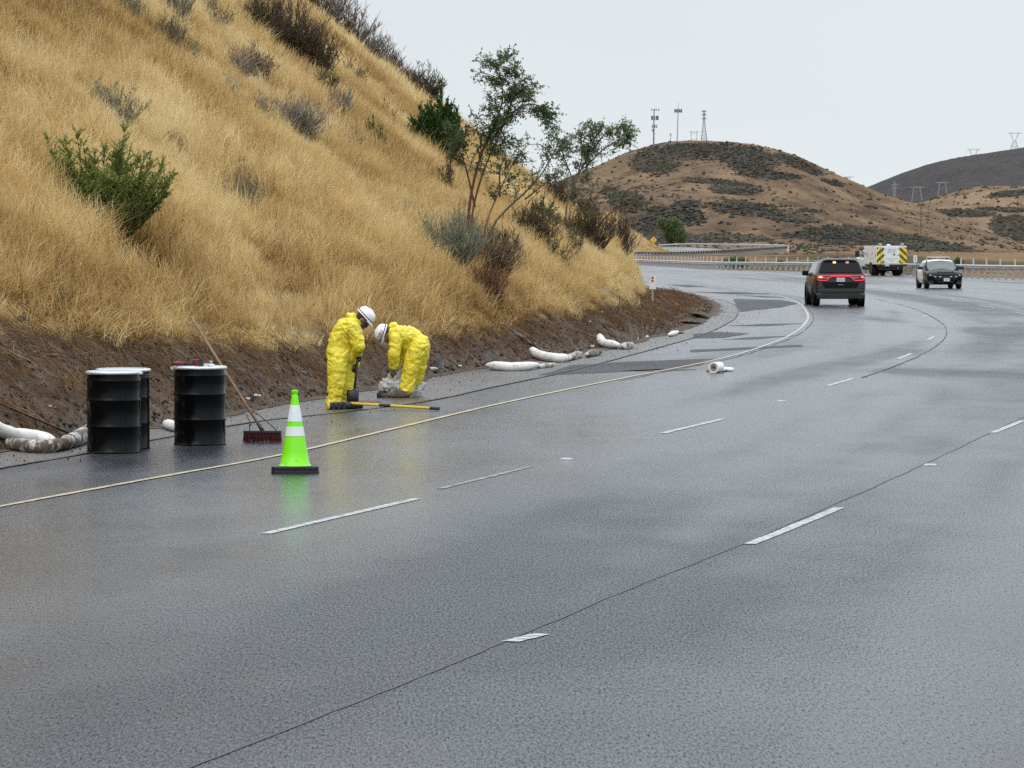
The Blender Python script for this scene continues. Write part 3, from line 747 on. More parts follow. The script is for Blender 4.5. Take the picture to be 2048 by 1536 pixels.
c = MB(); c.box((0, 0, .45), (.5, .12, .85)); o = c.build('end_cap', M_pwhite, fb, bevel=.02); o.location = dp(1575, 503, 640)
fc, _ = far_rail('guardrail', 'thin pale guardrail topmost of the three, along the farthest bit of road', [dp(1318, 497, 735), dp(1380, 495, 735), dp(1450, 496, 720), dp(1520, 497, 700), dp(1580, 499, 690)], 0, 0, .9, .12, 3.8)
# diamond sign
ds = thing('warning_sign', 'small yellow diamond sign at the end of the far grassy bank', 'sign', dp(1307, 497, 640))
M_ysign = mat('sign_yellow', (.80, .50, .03), .4, var=.05); M_blk = mat('black_print', (.015, .015, .015), .5)
m = MB(); m.tube([(0, 0, -.6), (0, 0, 1.6)], .045, 6); m.build('post', M_wood, ds)
m = MB(); m.prism([(0, .95), (.60, 1.55), (0, 2.15), (-.60, 1.55)], 1, -.05, -.03); sp_ = m.build('panel', M_ysign, ds)
m = MB(); m.prism([(-.05, 1.2), (.05, 1.2), (.05, 1.55), (.25, 1.75), (.17, 1.83), (-.05, 1.6)], 1, -.062, -.054); m.build('symbol', M_blk, sp_)
# white delineator with two reflectors at the mud corner
p = Vector((281 / F * 128, 128, 0)); p.z = float(hill_z(p.x, p.y)); print('delin', p)
dl = thing('delineator', 'white paddle marker post with two orange reflectors at the foot of the bank', 'marker post', (p.x, p.y, p.z))
m = MB(); m.box((0, 0, .3), (.07, .04, .8)); m.build('stake', mat('stake_grey', (.30, .30, .31), .6), dl)
m = MB(); m.box((0, -.03, .85), (.24, .012, .50)); pad = m.build('paddle', mat('paddle_white', (.70, .70, .69), .5, dirt=.3, dirt_col=(.35, .3, .25)), dl, bevel=.004)
for z in (1.02, .91):
    M_ = Matrix.Rotation(R(90), 3, 'X'); m = MB(); m.lathe([(.0, 0), (.042, 0), (.042, .012), (0, .014)], (0, -.037, z), 14, M=M_); m.build('reflector', mat('reflector_orange', (.32, .09, .04), .3), pad)
# little white number plate on the rail between truck and patrol car
q = Vector((float(rail_x(268)) , 268, 0)); q = gp(1830, 549); q = Vector((float(rail_x(270)), 270, 0))
X_ = (1830 - 1024) / F * 272
mp_ = thing('milepost_marker', 'small white rectangular marker standing on the guardrail between the white truck and the patrol car', 'sign', (X_, 272, 0))
m = MB(); m.box((0, 0, .75), (.06, .05, 1.5)); m.build('post', M_galv, mp_)
m = MB(); m.box((0, -.04, 1.3), (.28, .012, .52)); pnl = m.build('panel', M_pwhite, mp_)
m = MB()
for z in (1.42, 1.30, 1.18): m.box((0, -.05, z), (.07, .004, .075))
m.build('print', M_blk, pnl)

# ------------------------------------------------------------------ masts, pylons, poles
M_steel = mat('lattice_steel', (.17, .18, .19), .6, metal=.2); M_steel2 = mat('far_lattice_steel', (.26, .27, .28), .6, metal=.2); M_pole = mat('pole_wood', (.07, .055, .045), .9)
M_pole_g = mat('pale_mast', (.40, .40, .44), .5, metal=.3)
def base_on(H, px, py, Y):
    return dp(px, py, Y)
def bars(m, segs, r, n=4):
    for a, b in segs: m.tube([a, b], r, n)
def lattice(m, w0, w1, h0, h1, n, r, rb=None):
    rb = rb or r * .6; prev = None
    for i in range(n + 1):
        t = i / n; w = (w0 + (w1 - w0) * t) / 2; z = h0 + (h1 - h0) * t
        c = [Vector((sx * w, sy * w, z)) for sx, sy in ((-1, -1), (1, -1), (1, 1), (-1, 1))]
        for k in range(4): m.tube([c[k], c[(k + 1) % 4]], rb, 3)
        if prev:
            for k in range(4):
                m.tube([prev[k], c[k]], r, 4); m.tube([prev[k], c[(k + 1) % 4]], rb, 3); m.tube([prev[(k + 1) % 4], c[k]], rb, 3)
        prev = c
YH = 1880; S_ = YH / F      # metres per photo pixel at the hill top
# mast with three antenna rings and a dish
b0 = dp(1307, 294, YH); t = thing('cell_mast', 'tall grey mast with antenna rings and a dish, leftmost on the hill top', 'mast', b0)
m = MB(); m.tube([(0, 0, -2), (1.1 * S_ * 1, 0, 76 * S_)], [.42, .26], 8); m.build('pole', M_steel, t)
def panel_ring(t, zc, r, n, hh, ox=0):
    m = MB()
    for k in range(n):
        a = k * 2 * math.pi / n + .2; c = Vector((ox + r * math.cos(a), r * math.sin(a), zc)); m.tube([(ox, 0, zc), c], .09, 3); m.box(c, (.42, .42, hh), rz=a)
    return m.build('antenna_ring', M_steel, t)
panel_ring(t, 74 * S_, 1.9, 4, 1.1, .9); panel_ring(t, 58 * S_, 1.8, 9, 2.2, .7); panel_ring(t, 41 * S_, 1.2, 4, 1.8, .5)
m = MB(); m.lathe([(0, -.3), (.65, -.1), (.8, .2), (0, .2)], (-.15, -.5, 33 * S_), 12, M=Matrix.Rotation(R(90), 3, 'X')); m.build('dish', M_steel, t)
m = MB(); m.box((.5, 0, 26 * S_), (.5, .4, .6)); m.box((.4, 0, 18 * S_), (.5, .4, .6)); m.box((-.2, 0, 14 * S_), (.5, .4, .5)); m.build('junction_box', M_steel, t)
# slim mast
b0 = dp(1354, 288, YH); t = thing('cell_mast', 'slim pale mast with one antenna ring and a whip, middle of the hill top', 'mast', b0)
m = MB(); m.tube([(0, 0, -2), (2.2 * S_, 0, 72 * S_)], [.38, .22], 8); m.build('pole', M_pole_g, t)
m = MB(); m.tube([(2.2 * S_, 0, 72 * S_), (3.3 * S_, 0, 84 * S_)], [.12, .05], 5); m.build('whip', M_steel, t)
panel_ring(t, 66 * S_, 1.9, 8, 1.8, .6)
# lattice tower
b0 = dp(1408, 287, YH); t = thing('lattice_tower', 'steel lattice tower with three short crossarms, rightmost on the hill top', 'tower', b0)
m = MB(); lattice(m, 14 * S_, 4 * S_, -1, 38 * S_, 6, .11); lattice(m, 4 * S_, 2.6 * S_, 38 * S_, 66 * S_, 7, .10); m.build('frame', M_steel, t)
for z in (64, 57, 49):
    m = MB(); m.tube([(-5.5 * S_, 0, z * S_), (0, 0, z * S_ + .35), (5.5 * S_, 0, z * S_)], .16, 4); m.tube([(-5.5 * S_, 0, z * S_), (5.5 * S_, 0, z * S_)], .13, 4); m.build('crossarm', M_steel, t)
def hframe(name, label, b0, w, h, material, r=.14, n=2, braced=True):
    t = thing(name, label, 'pylon', b0); S1 = 1
    m = MB()
    for k in range(n): m.tube([((-.5 + k / (n - 1)) * w, 0, -1), ((-.5 + k / (n - 1)) * w, 0, h)], r, 5)
    m.build('legs', material, t) if False else None
    for k in range(n):
        q = MB(); q.tube([((-.5 + k / (n - 1)) * w, 0, -1), ((-.5 + k / (n - 1)) * w, 0, h)], r, 5); q.build('leg', material, t)
    q = MB(); q.tube([(-w * .95, 0, h * .93), (w * .95, 0, h * .93)], r * .8, 4); q.build('crossarm', material, t)
    if braced:
        q = MB(); q.tube([(-w / 2, 0, h * .35), (w / 2, 0, h * .35)], r * .7, 4); q.tube([(-w / 2, 0, h * .9), (w / 2, 0, h * .7)], r * .45, 3); q.tube([(w / 2, 0, h * .9), (-w / 2, 0, h * .7)], r * .45, 3); q.build('brace', material, t)
    q = MB()
    for x in (-.92, 0, .92): q.tube([(x * w, 0, h * .93), (x * w, 0, h * .93 - h * .07)], r * .6, 4)
    q.build('insulators', material, t) if False else None
    return t
hframe('power_pylon', 'H-shaped two-legged power pylon between the slim mast and the lattice tower', dp(1388, 287, YH), 11.5 * S_, 25 * S_, M_steel2)
t = thing('utility_pole', 'short pole with a small crossarm left of the slim mast on the hill top', 'pole', dp(1341, 289, YH))
m = MB(); m.tube([(0, 0, -1), (.1, 0, 22 * S_)], .16, 5); m.build('pole', M_steel, t); m = MB(); m.tube([(-3 * S_, 0, 19 * S_), (3.5 * S_, 0, 19 * S_)], .13, 4); m.tube([(-2 * S_, 0, 21.5 * S_), (2 * S_, 0, 21.5 * S_)], .1, 4); m.build('crossarm', M_steel, t)
t = thing('utility_pole', 'tiny stub pole between the slim mast and the H-shaped pylon', 'pole', dp(1368, 287, YH))
m = MB(); m.tube([(0, 0, -1), (0, 0, 5 * S_)], .12, 4); m.tube([(-2 * S_, 0, 4.5 * S_), (2 * S_, 0, 4.5 * S_)], .08, 4); tag(m.build('pole', M_steel, t))
# V-headed power pylons on the dark ridge
def vpylon(label, b0, sc, legs=True, h=34, top=True):
    t = thing('power_pylon', label, 'pylon', b0); m = MB()
    if legs: lattice(m, 16 * sc, 4.5 * sc, -2 * sc, 16 * sc, 3, .8 * sc * .28)
    z0 = 16 * sc if legs else -1 * sc
    m.build('frame', M_steel2, t) if legs else None
    for sx in (-1, 1):
        q = MB(); q.tube([(sx * 1.5 * sc, 0, z0), (sx * 10 * sc, 0, z0 + 16 * sc)], .32 * sc, 4); q.tube([(sx * 2.6 * sc, 0, z0), (sx * 7 * sc, 0, z0 + 16 * sc)], .22 * sc, 3)
        for k in range(5): f0, f1 = k / 5, (k + 1) / 5; q.tube([(sx * (1.5 + 8.5 * f0) * sc, 0, z0 + 16 * f0 * sc), (sx * (2.6 + 4.4 * f1) * sc, 0, z0 + 16 * f1 * sc)], .15 * sc, 3)
        q.build('arm', M_steel2, t)
    q = MB(); q.tube([(-14 * sc, 0, z0 + 14.5 * sc), (14 * sc, 0, z0 + 14.5 * sc)], .35 * sc, 4); q.tube([(-11 * sc, 0, z0 + 16.2 * sc), (11 * sc, 0, z0 + 16.2 * sc)], .2 * sc, 3); q.build('crossarm', M_steel2, t)
Y3 = 4250; S3 = Y3 / F
vpylon('large V-headed power pylon standing on the dark ridge at the right edge', dp(2029, 297, Y3), S3 * .98)
vpylon('V-headed power pylon whose head alone shows above the middle of the dark ridge', dp(1947, 313, Y3 + 60), S3 * 1.0, legs=False)
# pylons before the dark hill
Yp = 2750; Sp = Yp / F
def apylon(label, px, py, h, w, arm):
    t = thing('power_pylon', label, 'pylon', dp(px, py, Yp)); m = MB(); lattice(m, w * Sp, 1.2 * Sp, -1, h * Sp, 6, .24, .12); m.build('frame', M_steel2, t)
    for z in arm: q = MB(); q.tube([(-7 * Sp, 0, z * h * Sp), (7 * Sp, 0, z * h * Sp)], .2, 4); q.build('crossarm', M_steel2, t)
apylon('narrow lattice pylon left of two square ones before the dark hill', 1789, 407, 44, 7, (.70, .85))
def portal(label, px, py, h, w):
    t = thing('power_pylon', label, 'pylon', dp(px, py, Yp))
    for sx in (-1, 1):
        m = MB(); 
        for dx in (-.7, .7): m.tube([(sx * (w * .58) * Sp + dx * Sp, 0, -1), (sx * w * .36 * Sp + dx * .4 * Sp, 0, h * Sp)], .24, 4)
        for k in range(6): m.tube([(sx * (w * (.58 - .22 * k / 6)) * Sp - .6 * Sp, 0, h * k / 6 * Sp), (sx * (w * (.58 - .22 * (k + 1) / 6)) * Sp + .6 * Sp, 0, h * (k + 1) / 6 * Sp)], .09, 3)
        m.build('leg', M_steel2, t)
    m = MB(); m.tube([(-w * .85 * Sp, 0, h * .98 * Sp), (w * .85 * Sp, 0, h * .98 * Sp)], .2, 4); m.tube([(-w * .4 * Sp, 0, h * Sp), (0, 0, h * 1.05 * Sp), (w * .4 * Sp, 0, h * Sp)], .15, 4); m.tube([(-w * .5 * Sp, 0, h * .4 * Sp), (w * .4 * Sp, 0, h * .85 * Sp)], .08, 3); m.tube([(w * .5 * Sp, 0, h * .4 * Sp), (-w * .4 * Sp, 0, h * .85 * Sp)], .08, 3); m.build('crossarm', M_steel2, t)
portal('square portal pylon in the middle of the row before the dark hill', 1834, 405, 30, 18)
portal('square portal pylon at the right of the row, partly sunk behind the tan hill', 1885, 393, 28, 16)
t = thing('power_pylon', 'small cross-topped pylon just above the right shoulder of the main hill', 'pylon', dp(1697, 368, 2300)); Sx = 2300 / F
m = MB(); 
for x in (-4, 4): m.tube([(x * Sx, 0, -2), (x * .3 * Sx, 0, 15 * Sx)], .16, 4)
m.build('frame', M_steel2, t); m = MB(); m.tube([(-10 * Sx, 0, 14 * Sx), (10 * Sx, 0, 14 * Sx)], .2, 4); m.build('crossarm', M_steel2, t)
# wooden poles in the valley
def upole(label, px, py, h, Y, arm=4, r=.14):
    s = Y / F; t = thing('utility_pole', label, 'pole', dp(px, py, Y)); m = MB(); m.tube([(0, 0, -1.5), (0, 0, h * s)], r, 5); m.build('pole', M_pole, t)
    m = MB(); m.tube([(-arm * s, 0, h * .93 * s), (arm * s, 0, h * .93 * s)], r * .6, 4); m.build('crossarm', M_pole, t)
upole('dark wooden pole on the tan slope above the white truck', 1842, 457, 44, 1150, 3)
upole('left wooden pole of the tall pair at the right edge', 2035, 478, 76, 1200, 4)
upole('right wooden pole of the tall pair at the right edge', 2042, 480, 76, 1210, 3)
upole('single wooden pole below the middle of the main hill', 1474, 467, 32, 1100, 3)
upole('short wooden pole right of the pole cluster on the main hill', 1564, 460, 20, 1100, 2)
for i, (px, l) in enumerate([(1481, 'first'), (1489, 'second'), (1497, 'third'), (1504, 'fourth'), (1508, 'last')]):
    upole('%s pole from the left in the cluster of thin poles below the main hill' % l, px, 469 - i % 2 * 2, 30, 1120 + i * 6, 3.4, .10)
t = thing('sign_post', 'thin bare post just right of the white end cap of the far guardrail', 'post', dp(1581, 505, 640)); m = MB(); m.box((0, 0, .7), (.10, .06, 2.4)); m.build('post', M_pole, t)

# ------------------------------------------------------------------ drums, tools, cone, socks
M_drum = mat('glossy_black_drum', (.003, .0033, .0036), .20, var=.2, spec=.12)
M_ring = mat('wet_zinc_ring', (.62, .65, .66), .25, metal=.6, var=.06)
M_lid = mat('wet_drum_lid', (.03, .032, .034), .15)
def drum(label, pos, bolt=0.3, ringsplit=True):
    t = thing('steel_drum', label, 'drum', (pos.x, pos.y, 0), group='black steel drums')
    r = .286; P = [(0, .012), (.262, .012), (.268, 0), (r + .006, .0), (r + .008, .014), (r, .022)]
    def rib(z, a=.011, w=.020): return [(r, z - w), (r + a * .7, z - w * .5), (r + a, z), (r + a * .7, z + w * .5), (r, z + w)]
    P += rib(.285) + rib(.565) + rib(.775, .006, .014) + [(r, .80), (r - .006, .815), (r - .004, .845), (r - .004, .856)]
    m = MB(); m.lathe(P, n=48); m.build('shell', M_drum, t, auto=50)
    m = MB(); m.lathe([(r - .03, .846), (r + .010, .842), (r + .017, .850), (r + .018, .862), (r + .010, .874), (r - .012, .878), (r - .03, .868)], n=48); rg_ = m.build('locking_ring', M_ring, t, auto=60)
    m = MB(); m.lathe([(0, .858), (r - .05, .860), (r - .045, .868), (r - .022, .872), (r - .022, .850), (0, .85)], n=40); m.build('lid', M_lid, t, auto=40)
    a = bolt; c = Vector(((r + .03) * math.cos(a), (r + .03) * math.sin(a), .852)); M_ = Matrix.Rotation(a, 3, 'Z')
    m = MB(); m.tube([c + M_ @ Vector((-.0, -.045, 0)), c + M_ @ Vector((0, .045, 0))], .011, 8); m.box(c + M_ @ Vector((-.012, -.022, 0)), (.032, .012, .03), rz=a); m.box(c + M_ @ Vector((-.012, .022, 0)), (.032, .012, .03), rz=a); m.build('ring_bolt', M_ring, rg_)
    m = MB(); m.tube([(-.002 + (r + .001) * math.cos(-1.0), (r + .001) * math.sin(-1.0), .02), ((r + .001) * math.cos(-1.0), (r + .001) * math.sin(-1.0), .82)], .0025, 5); m.build('weld_seam', M_drum, t)
    return t
pA = gp(228, 905); drum('black steel drum nearest the left edge, overlapping the one behind it', pA, bolt=-.35)
pB = gp(245, 896); pB = Vector((pA.x + .29, pA.y + .74, 0)); pB.x = (246 - 1024) / F * pB.y; drum('black steel drum mostly hidden behind the leftmost drum', pB, bolt=2.5)
pC = gp(400, 889); drum('black steel drum standing alone with red and black tools on its lid', pC, bolt=math.pi + .15)
# tools on the lid of the lone drum
M_red = mat('red_plastic', (.13, .012, .018), .4, var=.2); M_dk = mat('dark_rubber', (.02, .02, .022), .6); M_chr = mat('bright_metal', (.7, .72, .74), .25, metal=.9)
L0 = Vector((pC.x, pC.y, .880))
def lid_at(px, dy=0): return Vector(((px - 1024) / F * (pC.y + dy), pC.y + dy, .873))
q = lid_at(374, -.12); t = thing('power_tool', 'dark red cordless tool with a black body lying on the lid of the lone drum', 'tool', q)
m = MB(); m.tube([(-.17, 0, .03), (-.11, 0, .035), (-.03, .0, .03)], [.018, .03, .022], 10); m.build('head', M_red, t, smooth=True)
m = MB(); m.tube([(-.03, 0, .028), (.09, 0, .03)], [.02, .022], 10); m.build('body', M_dk, t, smooth=True)
m = MB(); m.box((.11, 0, .042), (.05, .06, .075)); m.tube([(.11, 0, .07), (.05, 0, .075)], [.014, .008], 8); m.build('handle', M_red, t, bevel=.008)
m = MB(); m.box((.155, 0, .05), (.045, .065, .095)); m.build('battery', M_dk, t, bevel=.006)
q = lid_at(410, -.05); t = thing('hand_tool', 'flat grey tool with a red edge right of the cordless tool on the drum lid', 'tool', q)
m = MB(); m.box((0, 0, .022), (.12, .05, .022)); m.build('blade', M_chr, t, bevel=.004); m = MB(); m.tube([(-.09, 0, .045), (.06, .02, .05)], .008, 6); m.build('handle', M_red, t)
q = lid_at(421, -.10); t = thing('pipe_fitting', 'small bright metal fitting at the right side of the drum lid', 'fitting', q)
m = MB(); m.lathe([(.0, .0), (.03, 0), (.03, .015), (.014, .03), (.014, .05), (.024, .055), (.024, .065), (0, .065)], n=12); m.build('body', M_chr, t, auto=40)
m = MB(); m.tube([(.0, 0, .03), (.045, 0, .012)], .009, 6); m.build('spout', M_chr, t)

# push broom leaning on the lone drum
M_wh = mat('worn_wood_handle', (.20, .115, .055), .5, var=.35, vs=9); M_br = mat('dark_red_bristles', (.085, .012, .016), .8, var=.4, vs=30); M_blkc = mat('bracket_steel', (.015, .012, .012), .45)
bp = gp(525, 884); t = thing('push_broom', 'push broom with dark red bristles standing upright, long wooden handle leaning against the lone drum', 'broom', bp, rz=R(-4))
m = MB(); m.box((0, 0, .115), (.43, .075, .028)); m.build('block', M_blkc, t, bevel=.006)
m = MB(); rgx = random.Random(4)
for ix in range(44):
    for iy in range(5):
        x = -.205 + .41 * ix / 43; y = -.03 + .015 * iy
        m.tube([(x, y, .104), (x * 1.045 + rgx.uniform(-.006, .006), y * 1.4 + rgx.uniform(-.006, .006), rgx.uniform(0, .008))], [.005, .0035], 3, cap=False)
b_ = m.build('bristles', M_br, t); b_['kind'] = 'stuff'
tip = dp(392, 650, bp.y + .62); Mi = Matrix.Rotation(R(4), 3, 'Z'); tl = Mi @ (tip - bp)
m = MB(); s0 = Vector((-.005, .02, .13)); m.tube([s0, s0.lerp(tl, .33), s0.lerp(tl, .66), tl], [.017, .016, .015, .015], 10); m.build('handle', M_wh, t, smooth=True)
d_ = (tl - s0).normalized(); m = MB(); m.tube([s0 - d_ * .01, s0 + d_ * .10], [.024, .019], 8)
h_ = s0 + d_ * .27
m.tube([(-.145, 0, .125), (-.150, .005, .245), h_ + Vector((-.075, -.01, .0)), h_ + Vector((.02, -.01, .0)), h_ + Vector((.07, -.01, -.015)), (.10, 0, .19), (.165, 0, .125)], .0055, 6); m.build('brace', M_blkc, t, smooth=True)

# rake at the left edge: red pole with an iron head resting on the sock
h0 = hp(0, 826, 36); h1 = dp(150, 884, 41.0); b_e = hp(140, 878) + Vector((0, -.12, .06)); a_ = hp(-40, 806) + Vector((0, -.12, .10))
t = thing('rake', 'rake with long dark red pole lying on the bare bank at the left edge', 'rake', b_e)
m = MB(); m.tube([a_ - b_e, (a_ - b_e) * .5, (a_ - b_e) * .08], [.012, .013, .014], 8); m.build('handle', mat('dark_red_pole', (.075, .018, .014), .4, var=.25), t, smooth=True)
m = MB(); m.tube([(a_ - b_e) * .13, (0, 0, 0)], [.019, .015], 8); m.build('ferrule', M_blkc, t)
m = MB(); m.tube([(-.02, 0, -.02), (.05, -.02, .02), (.11, -.02, .035)], [.02, .022, .016], 6); m.tube([(-.02, 0, -.015), (0, -.03, -.06)], .010, 5); m.build('head', mat('rusty_iron', (.06, .045, .04), .6, var=.3), t)

# traffic cone
M_lime = mat('lime_plastic', (.22, .82, .006), .35, var=.04, bump=.0008, bs=30, dirt=.10, dirt_col=(.06, .25, .02), dirt_scale=14)
M_refl = mat('reflective_collar', (.72, .76, .77), .35, var=.05, dirt=.12, dirt_col=(.4, .42, .42)); M_base = mat('black_rubber_base', (.012, .012, .013), .5, bump=.001)
cp_ = gp(590, 944); t = thing('traffic_cone', 'lime green traffic cone with two white reflective collars on a black rubber base', 'cone', cp_, rz=R(4))
m = MB(); Wb = .232
m.prism([(-Wb, -Wb + .03), (-Wb + .03, -Wb), (Wb - .03, -Wb), (Wb, -Wb + .03), (Wb, Wb - .03), (Wb - .03, Wb), (-Wb + .03, Wb), (-Wb, Wb - .03)], 2, .0, .028)
m.prism([(-Wb * .985, -Wb + .03), (-Wb + .03, -Wb * .985), (Wb - .03, -Wb * .985), (Wb * .985, -Wb + .03), (Wb * .985, Wb - .03), (Wb - .03, Wb * .985), (-Wb + .03, Wb * .985), (-Wb * .985, Wb - .03)], 2, .036, .066)
m.prism([(-Wb * .93, -Wb * .93), (Wb * .93, -Wb * .93), (Wb * .93, Wb * .93), (-Wb * .93, Wb * .93)], 2, .026, .040)
m.build('base', M_base, t, bevel=.005)
m = MB()
for k in range(7): m.box((-.16 + .053 * k, -Wb * .935, .032), (.018, .004, .007))
m.build('base_slots', mat('grey_slot', (.30, .31, .31), .5), t) if False else None
H0, H1_ = .062, .80
def cr_(z): return np.interp(z, [H0, H0 + .02, .70, .74, .765, .80], [.150, .142, .037, .034, .030, .030])
m = MB(); m.lathe([(.165, .060), (.155, .072), (.143, .085)] + [(float(cr_(z)), z) for z in (.2, .35, .5, .6, .70, .735)] + [(.034, .738), (.029, .748), (.028, .77), (.034, .780), (.034, .800), (.026, .803), (.024, .78)], n=40); m.build('body', M_lime, t, auto=50)
for z0, z1 in ((.355, .445), (.495, .655)):
    m = MB(); m.lathe([(float(cr_(z0)) + .0005, z0), (float(cr_(z0)) + .003, z0 + .001), (float(cr_(z1)) + .003, z1 - .001), (float(cr_(z1)) + .0005, z1)], n=40); m.build('collar', M_refl, t, smooth=False, auto=30)

# floor squeegee lying by the digger's boots
M_yh = mat('yellow_fibreglass', (.62, .44, .04), .35, var=.1); a_ = gp(655, 822); b_e = gp(878, 821)
t = thing('sweep_broom', 'yellow and black long-handled brush lying flat on the road at the digger\'s feet', 'brush', gp(690, 819))
o_ = gp(690, 819)
A = gp(657, 820) - o_; B = gp(752, 816) - o_ ; E = gp(879, 822) - o_
m = MB(); m.tube([A + Vector((0, 0, .05)), A + Vector((.10, .05, .055)), Vector((.22, .12, .055))], [.050, .052, .048], 12); m.build('head', M_dk, t, smooth=True)
m = MB(); m.tube([A + Vector((-.025, -.01, .05)), A + Vector((.002, 0, .05))], [.050, .056], 14); m.build('end_cap', M_yh, t)
m = MB()
for k in range(3): m.box(A + Vector((.05 + .07 * k, .02 + .035 * k, .045)), (.045, .10, .10), rz=.45)
m.build('bracket', M_blkc, t, bevel=.008)
H_0 = Vector((.06, .02, .085)); H_1 = E + Vector((0, 0, .03))
def seg(f0, f1, mm, nm, r): m = MB(); m.tube([H_0.lerp(H_1, f0), H_0.lerp(H_1, f1)], r, 10); return m.build(nm, mm, t)
seg(0, .34, M_yh, 'handle', .018); seg(.335, .46, M_dk, 'grip', .021); seg(.455, .90, M_yh, 'handle', .018); seg(.895, 1, M_dk, 'end_grip', .023)

# absorbent socks
def sock_mat(name, dirt): return mat(name, (.74, .73, .70), .75, var=.06, vs=4, dirt=dirt, dirt_col=(.10, .07, .05), dirt_scale=8, bump=.006, bs=9)
M_s1, M_s2, M_s3 = sock_mat('clean_sock', .2), sock_mat('soiled_sock', .95), sock_mat('filthy_sock', 1.15)
def sock(label, pts, r, material, cat='absorbent sock', seed=0, group='absorbent socks along the gutter', name='absorbent_sock'):
    """pts: (px, py of the underside, lift)"""
    P = []
    for q in pts:
        px, py = q[0], q[1]
        g = gp(px, py, 0); hz = float(hill_z(g.x, g.y))
        p_ = hp(px, py, 30) if hz > .02 else g
        P.append(p_ + Vector((0, 0, (q[2] if len(q) > 2 else 0))))
    P = [p_ + Vector((0, -.02, r * .82)) for p_ in P]
    C_ = catmull(P, 7); o0 = C_[len(C_) // 2].copy(); n = len(C_)
    rs = []
    for i in range(n):
        e_ = min(i, n - 1 - i) / 2.5
        rs.append(.88 * r * min(1, .45 + .3 * e_) * (1 + .10 * float(fbm(i * .22 + seed, seed, seed=seed))))
    vs = []; fs = []; K = 14
    m = MB(); m.tube([p_ - o0 for p_ in C_], rs, K)
    o = m.build(name, material, smooth=True, loc=o0)
    me = o.data; co = np.empty(len(me.vertices) * 3); me.vertices.foreach_get('co', co); co = co.reshape(-1, 3)
    nn = np.array([v.normal[:] for v in me.vertices]); d = .012 * fbm(co[:, 0] * 9, co[:, 1] * 9, co[:, 2] * 14, seed=seed + 3)
    co = co + nn * d[:, None]; me.vertices.foreach_set('co', co.ravel())
    tag(o, label, cat, group); return o
sock('white end of the fat absorbent sock rising out of frame at the left edge', [(-60, 840, .05), (-10, 872, .02), (30, 885, 0), (80, 893, .02), (108, 896, 0)], .092, M_s1, seed=1)
sock('dirt-soaked absorbent sock lying in the gutter left of the leftmost drum', [(15, 897), (45, 903), (85, 906), (125, 901), (140, 896)], .082, M_s3, seed=2)
sock('stained pinkish absorbent sock end that disappears behind the leftmost drum', [(120, 901), (150, 893, .0), (178, 884, .04), (215, 878, .05)], .095, M_s2, seed=3)
sock('white bag corner peeking out left of the lone drum', [(330, 856), (345, 862), (365, 866)], .075, M_s1, seed=4)
sock('straight white absorbent sock, first past the bending worker', [(975, 739), (1005, 742), (1040, 742), (1075, 738)], .095, M_s1, seed=5)
sock('thin crumpled tail end beside the straight white sock', [(1070, 738), (1090, 736), (1110, 732)], .05, M_s2, seed=6)
sock('curved white absorbent sock climbing onto the soil bank, in the middle of the row', [(1062, 706, .0), (1072, 716), (1090, 722), (1115, 725), (1140, 724)], .105, M_s1, seed=7)
sock('dirty knotted end of the middle sock', [(1135, 723), (1150, 718), (1162, 714)], .085, M_s2, seed=8)
sock('brown mud-caked sock piece on the gutter right of the middle sock', [(1172, 716), (1185, 713), (1202, 711)], .085, M_s3, seed=9)
sock('hooked white absorbent sock farthest up the gutter', [(1199, 684, .05), (1203, 692), (1218, 697), (1238, 699)], .11, M_s1, seed=10)
sock('soiled short sock end right of the hooked white sock', [(1235, 699), (1252, 699), (1264, 695)], .09, M_s2, seed=11)
sock('small white lump at the outer end of the mud corner', [(1338, 674), (1345, 672), (1356, 668)], .07, M_s1, seed=12)
# crumbs of white packing
M_scrap = mat('white_scrap', (.62, .61, .57), .7, dirt=.3, dirt_col=(.25, .2, .15)); M_blp = mat('black_plastic_scrap', (.012, .012, .013), .3); M_grp = mat('grey_plastic_scrap', (.10, .11, .12), .25)
def scrap(name, label, px, py, w, h, material, cat='litter', bank=True, group=None, flat=.3, rz=0, tilt=0):
    p_ = hp(px, py, 30) if bank else gp(px, py)
    k = p_.y / F; m = MB(); rr = random.Random(px * 7 + py)
    vs = []; n = 8; T_ = max(.01, h * k * .5)
    for lay in (0, 1):
        for i in range(n):
            a = i * 2 * math.pi / n; r = .5 * (1 + rr.uniform(-.3, .25)) * (1 if lay == 0 else .8)
            vs.append((w * k * r * math.cos(a), w * k * r * math.sin(a) * flat * 2, (lay * T_ * (1 + rr.uniform(-.3, .5))) + .006))
    m.add(vs, [tuple(range(n - 1, -1, -1)), tuple(range(n, 2 * n))] + [(i, (i + 1) % n, n + (i + 1) % n, n + i) for i in range(n)])
    o = m.build(name, material, loc=p_); o.rotation_euler = (0, tilt, rz); tag(o, label, cat, group); return o
scrap('litter_scrap', 'crumpled white scrap on the mud beside the broom head', 513, 795, 20, 6, M_scrap)
scrap('litter_scrap', 'pale fluffy scrap just left of the other scrap near the push broom', 497, 800, 10, 5, M_scrap)
scrap('litter_scrap', 'grey curved plastic sliver lying on the soil left of the digging worker', 604, 745, 22, 5, M_grp, tilt=.5)
scrap('broken_panel', 'flat silver-white panel with black rim lying on the bank right of the bending worker', 867, 744, 34, 7, M_dk)
scrap('broken_panel', 'bright top sheet of the panel right of the bending worker', 866, 741, 22, 8, M_scrap)
scrap('broken_panel', 'upright grey triangular plastic piece behind the silver-white panel', 877, 737, 24, 28, M_grp)
scrap('litter_scrap', 'tiny white scrap high on the soil right of the grey triangular piece', 918, 734, 9, 4, M_scrap)
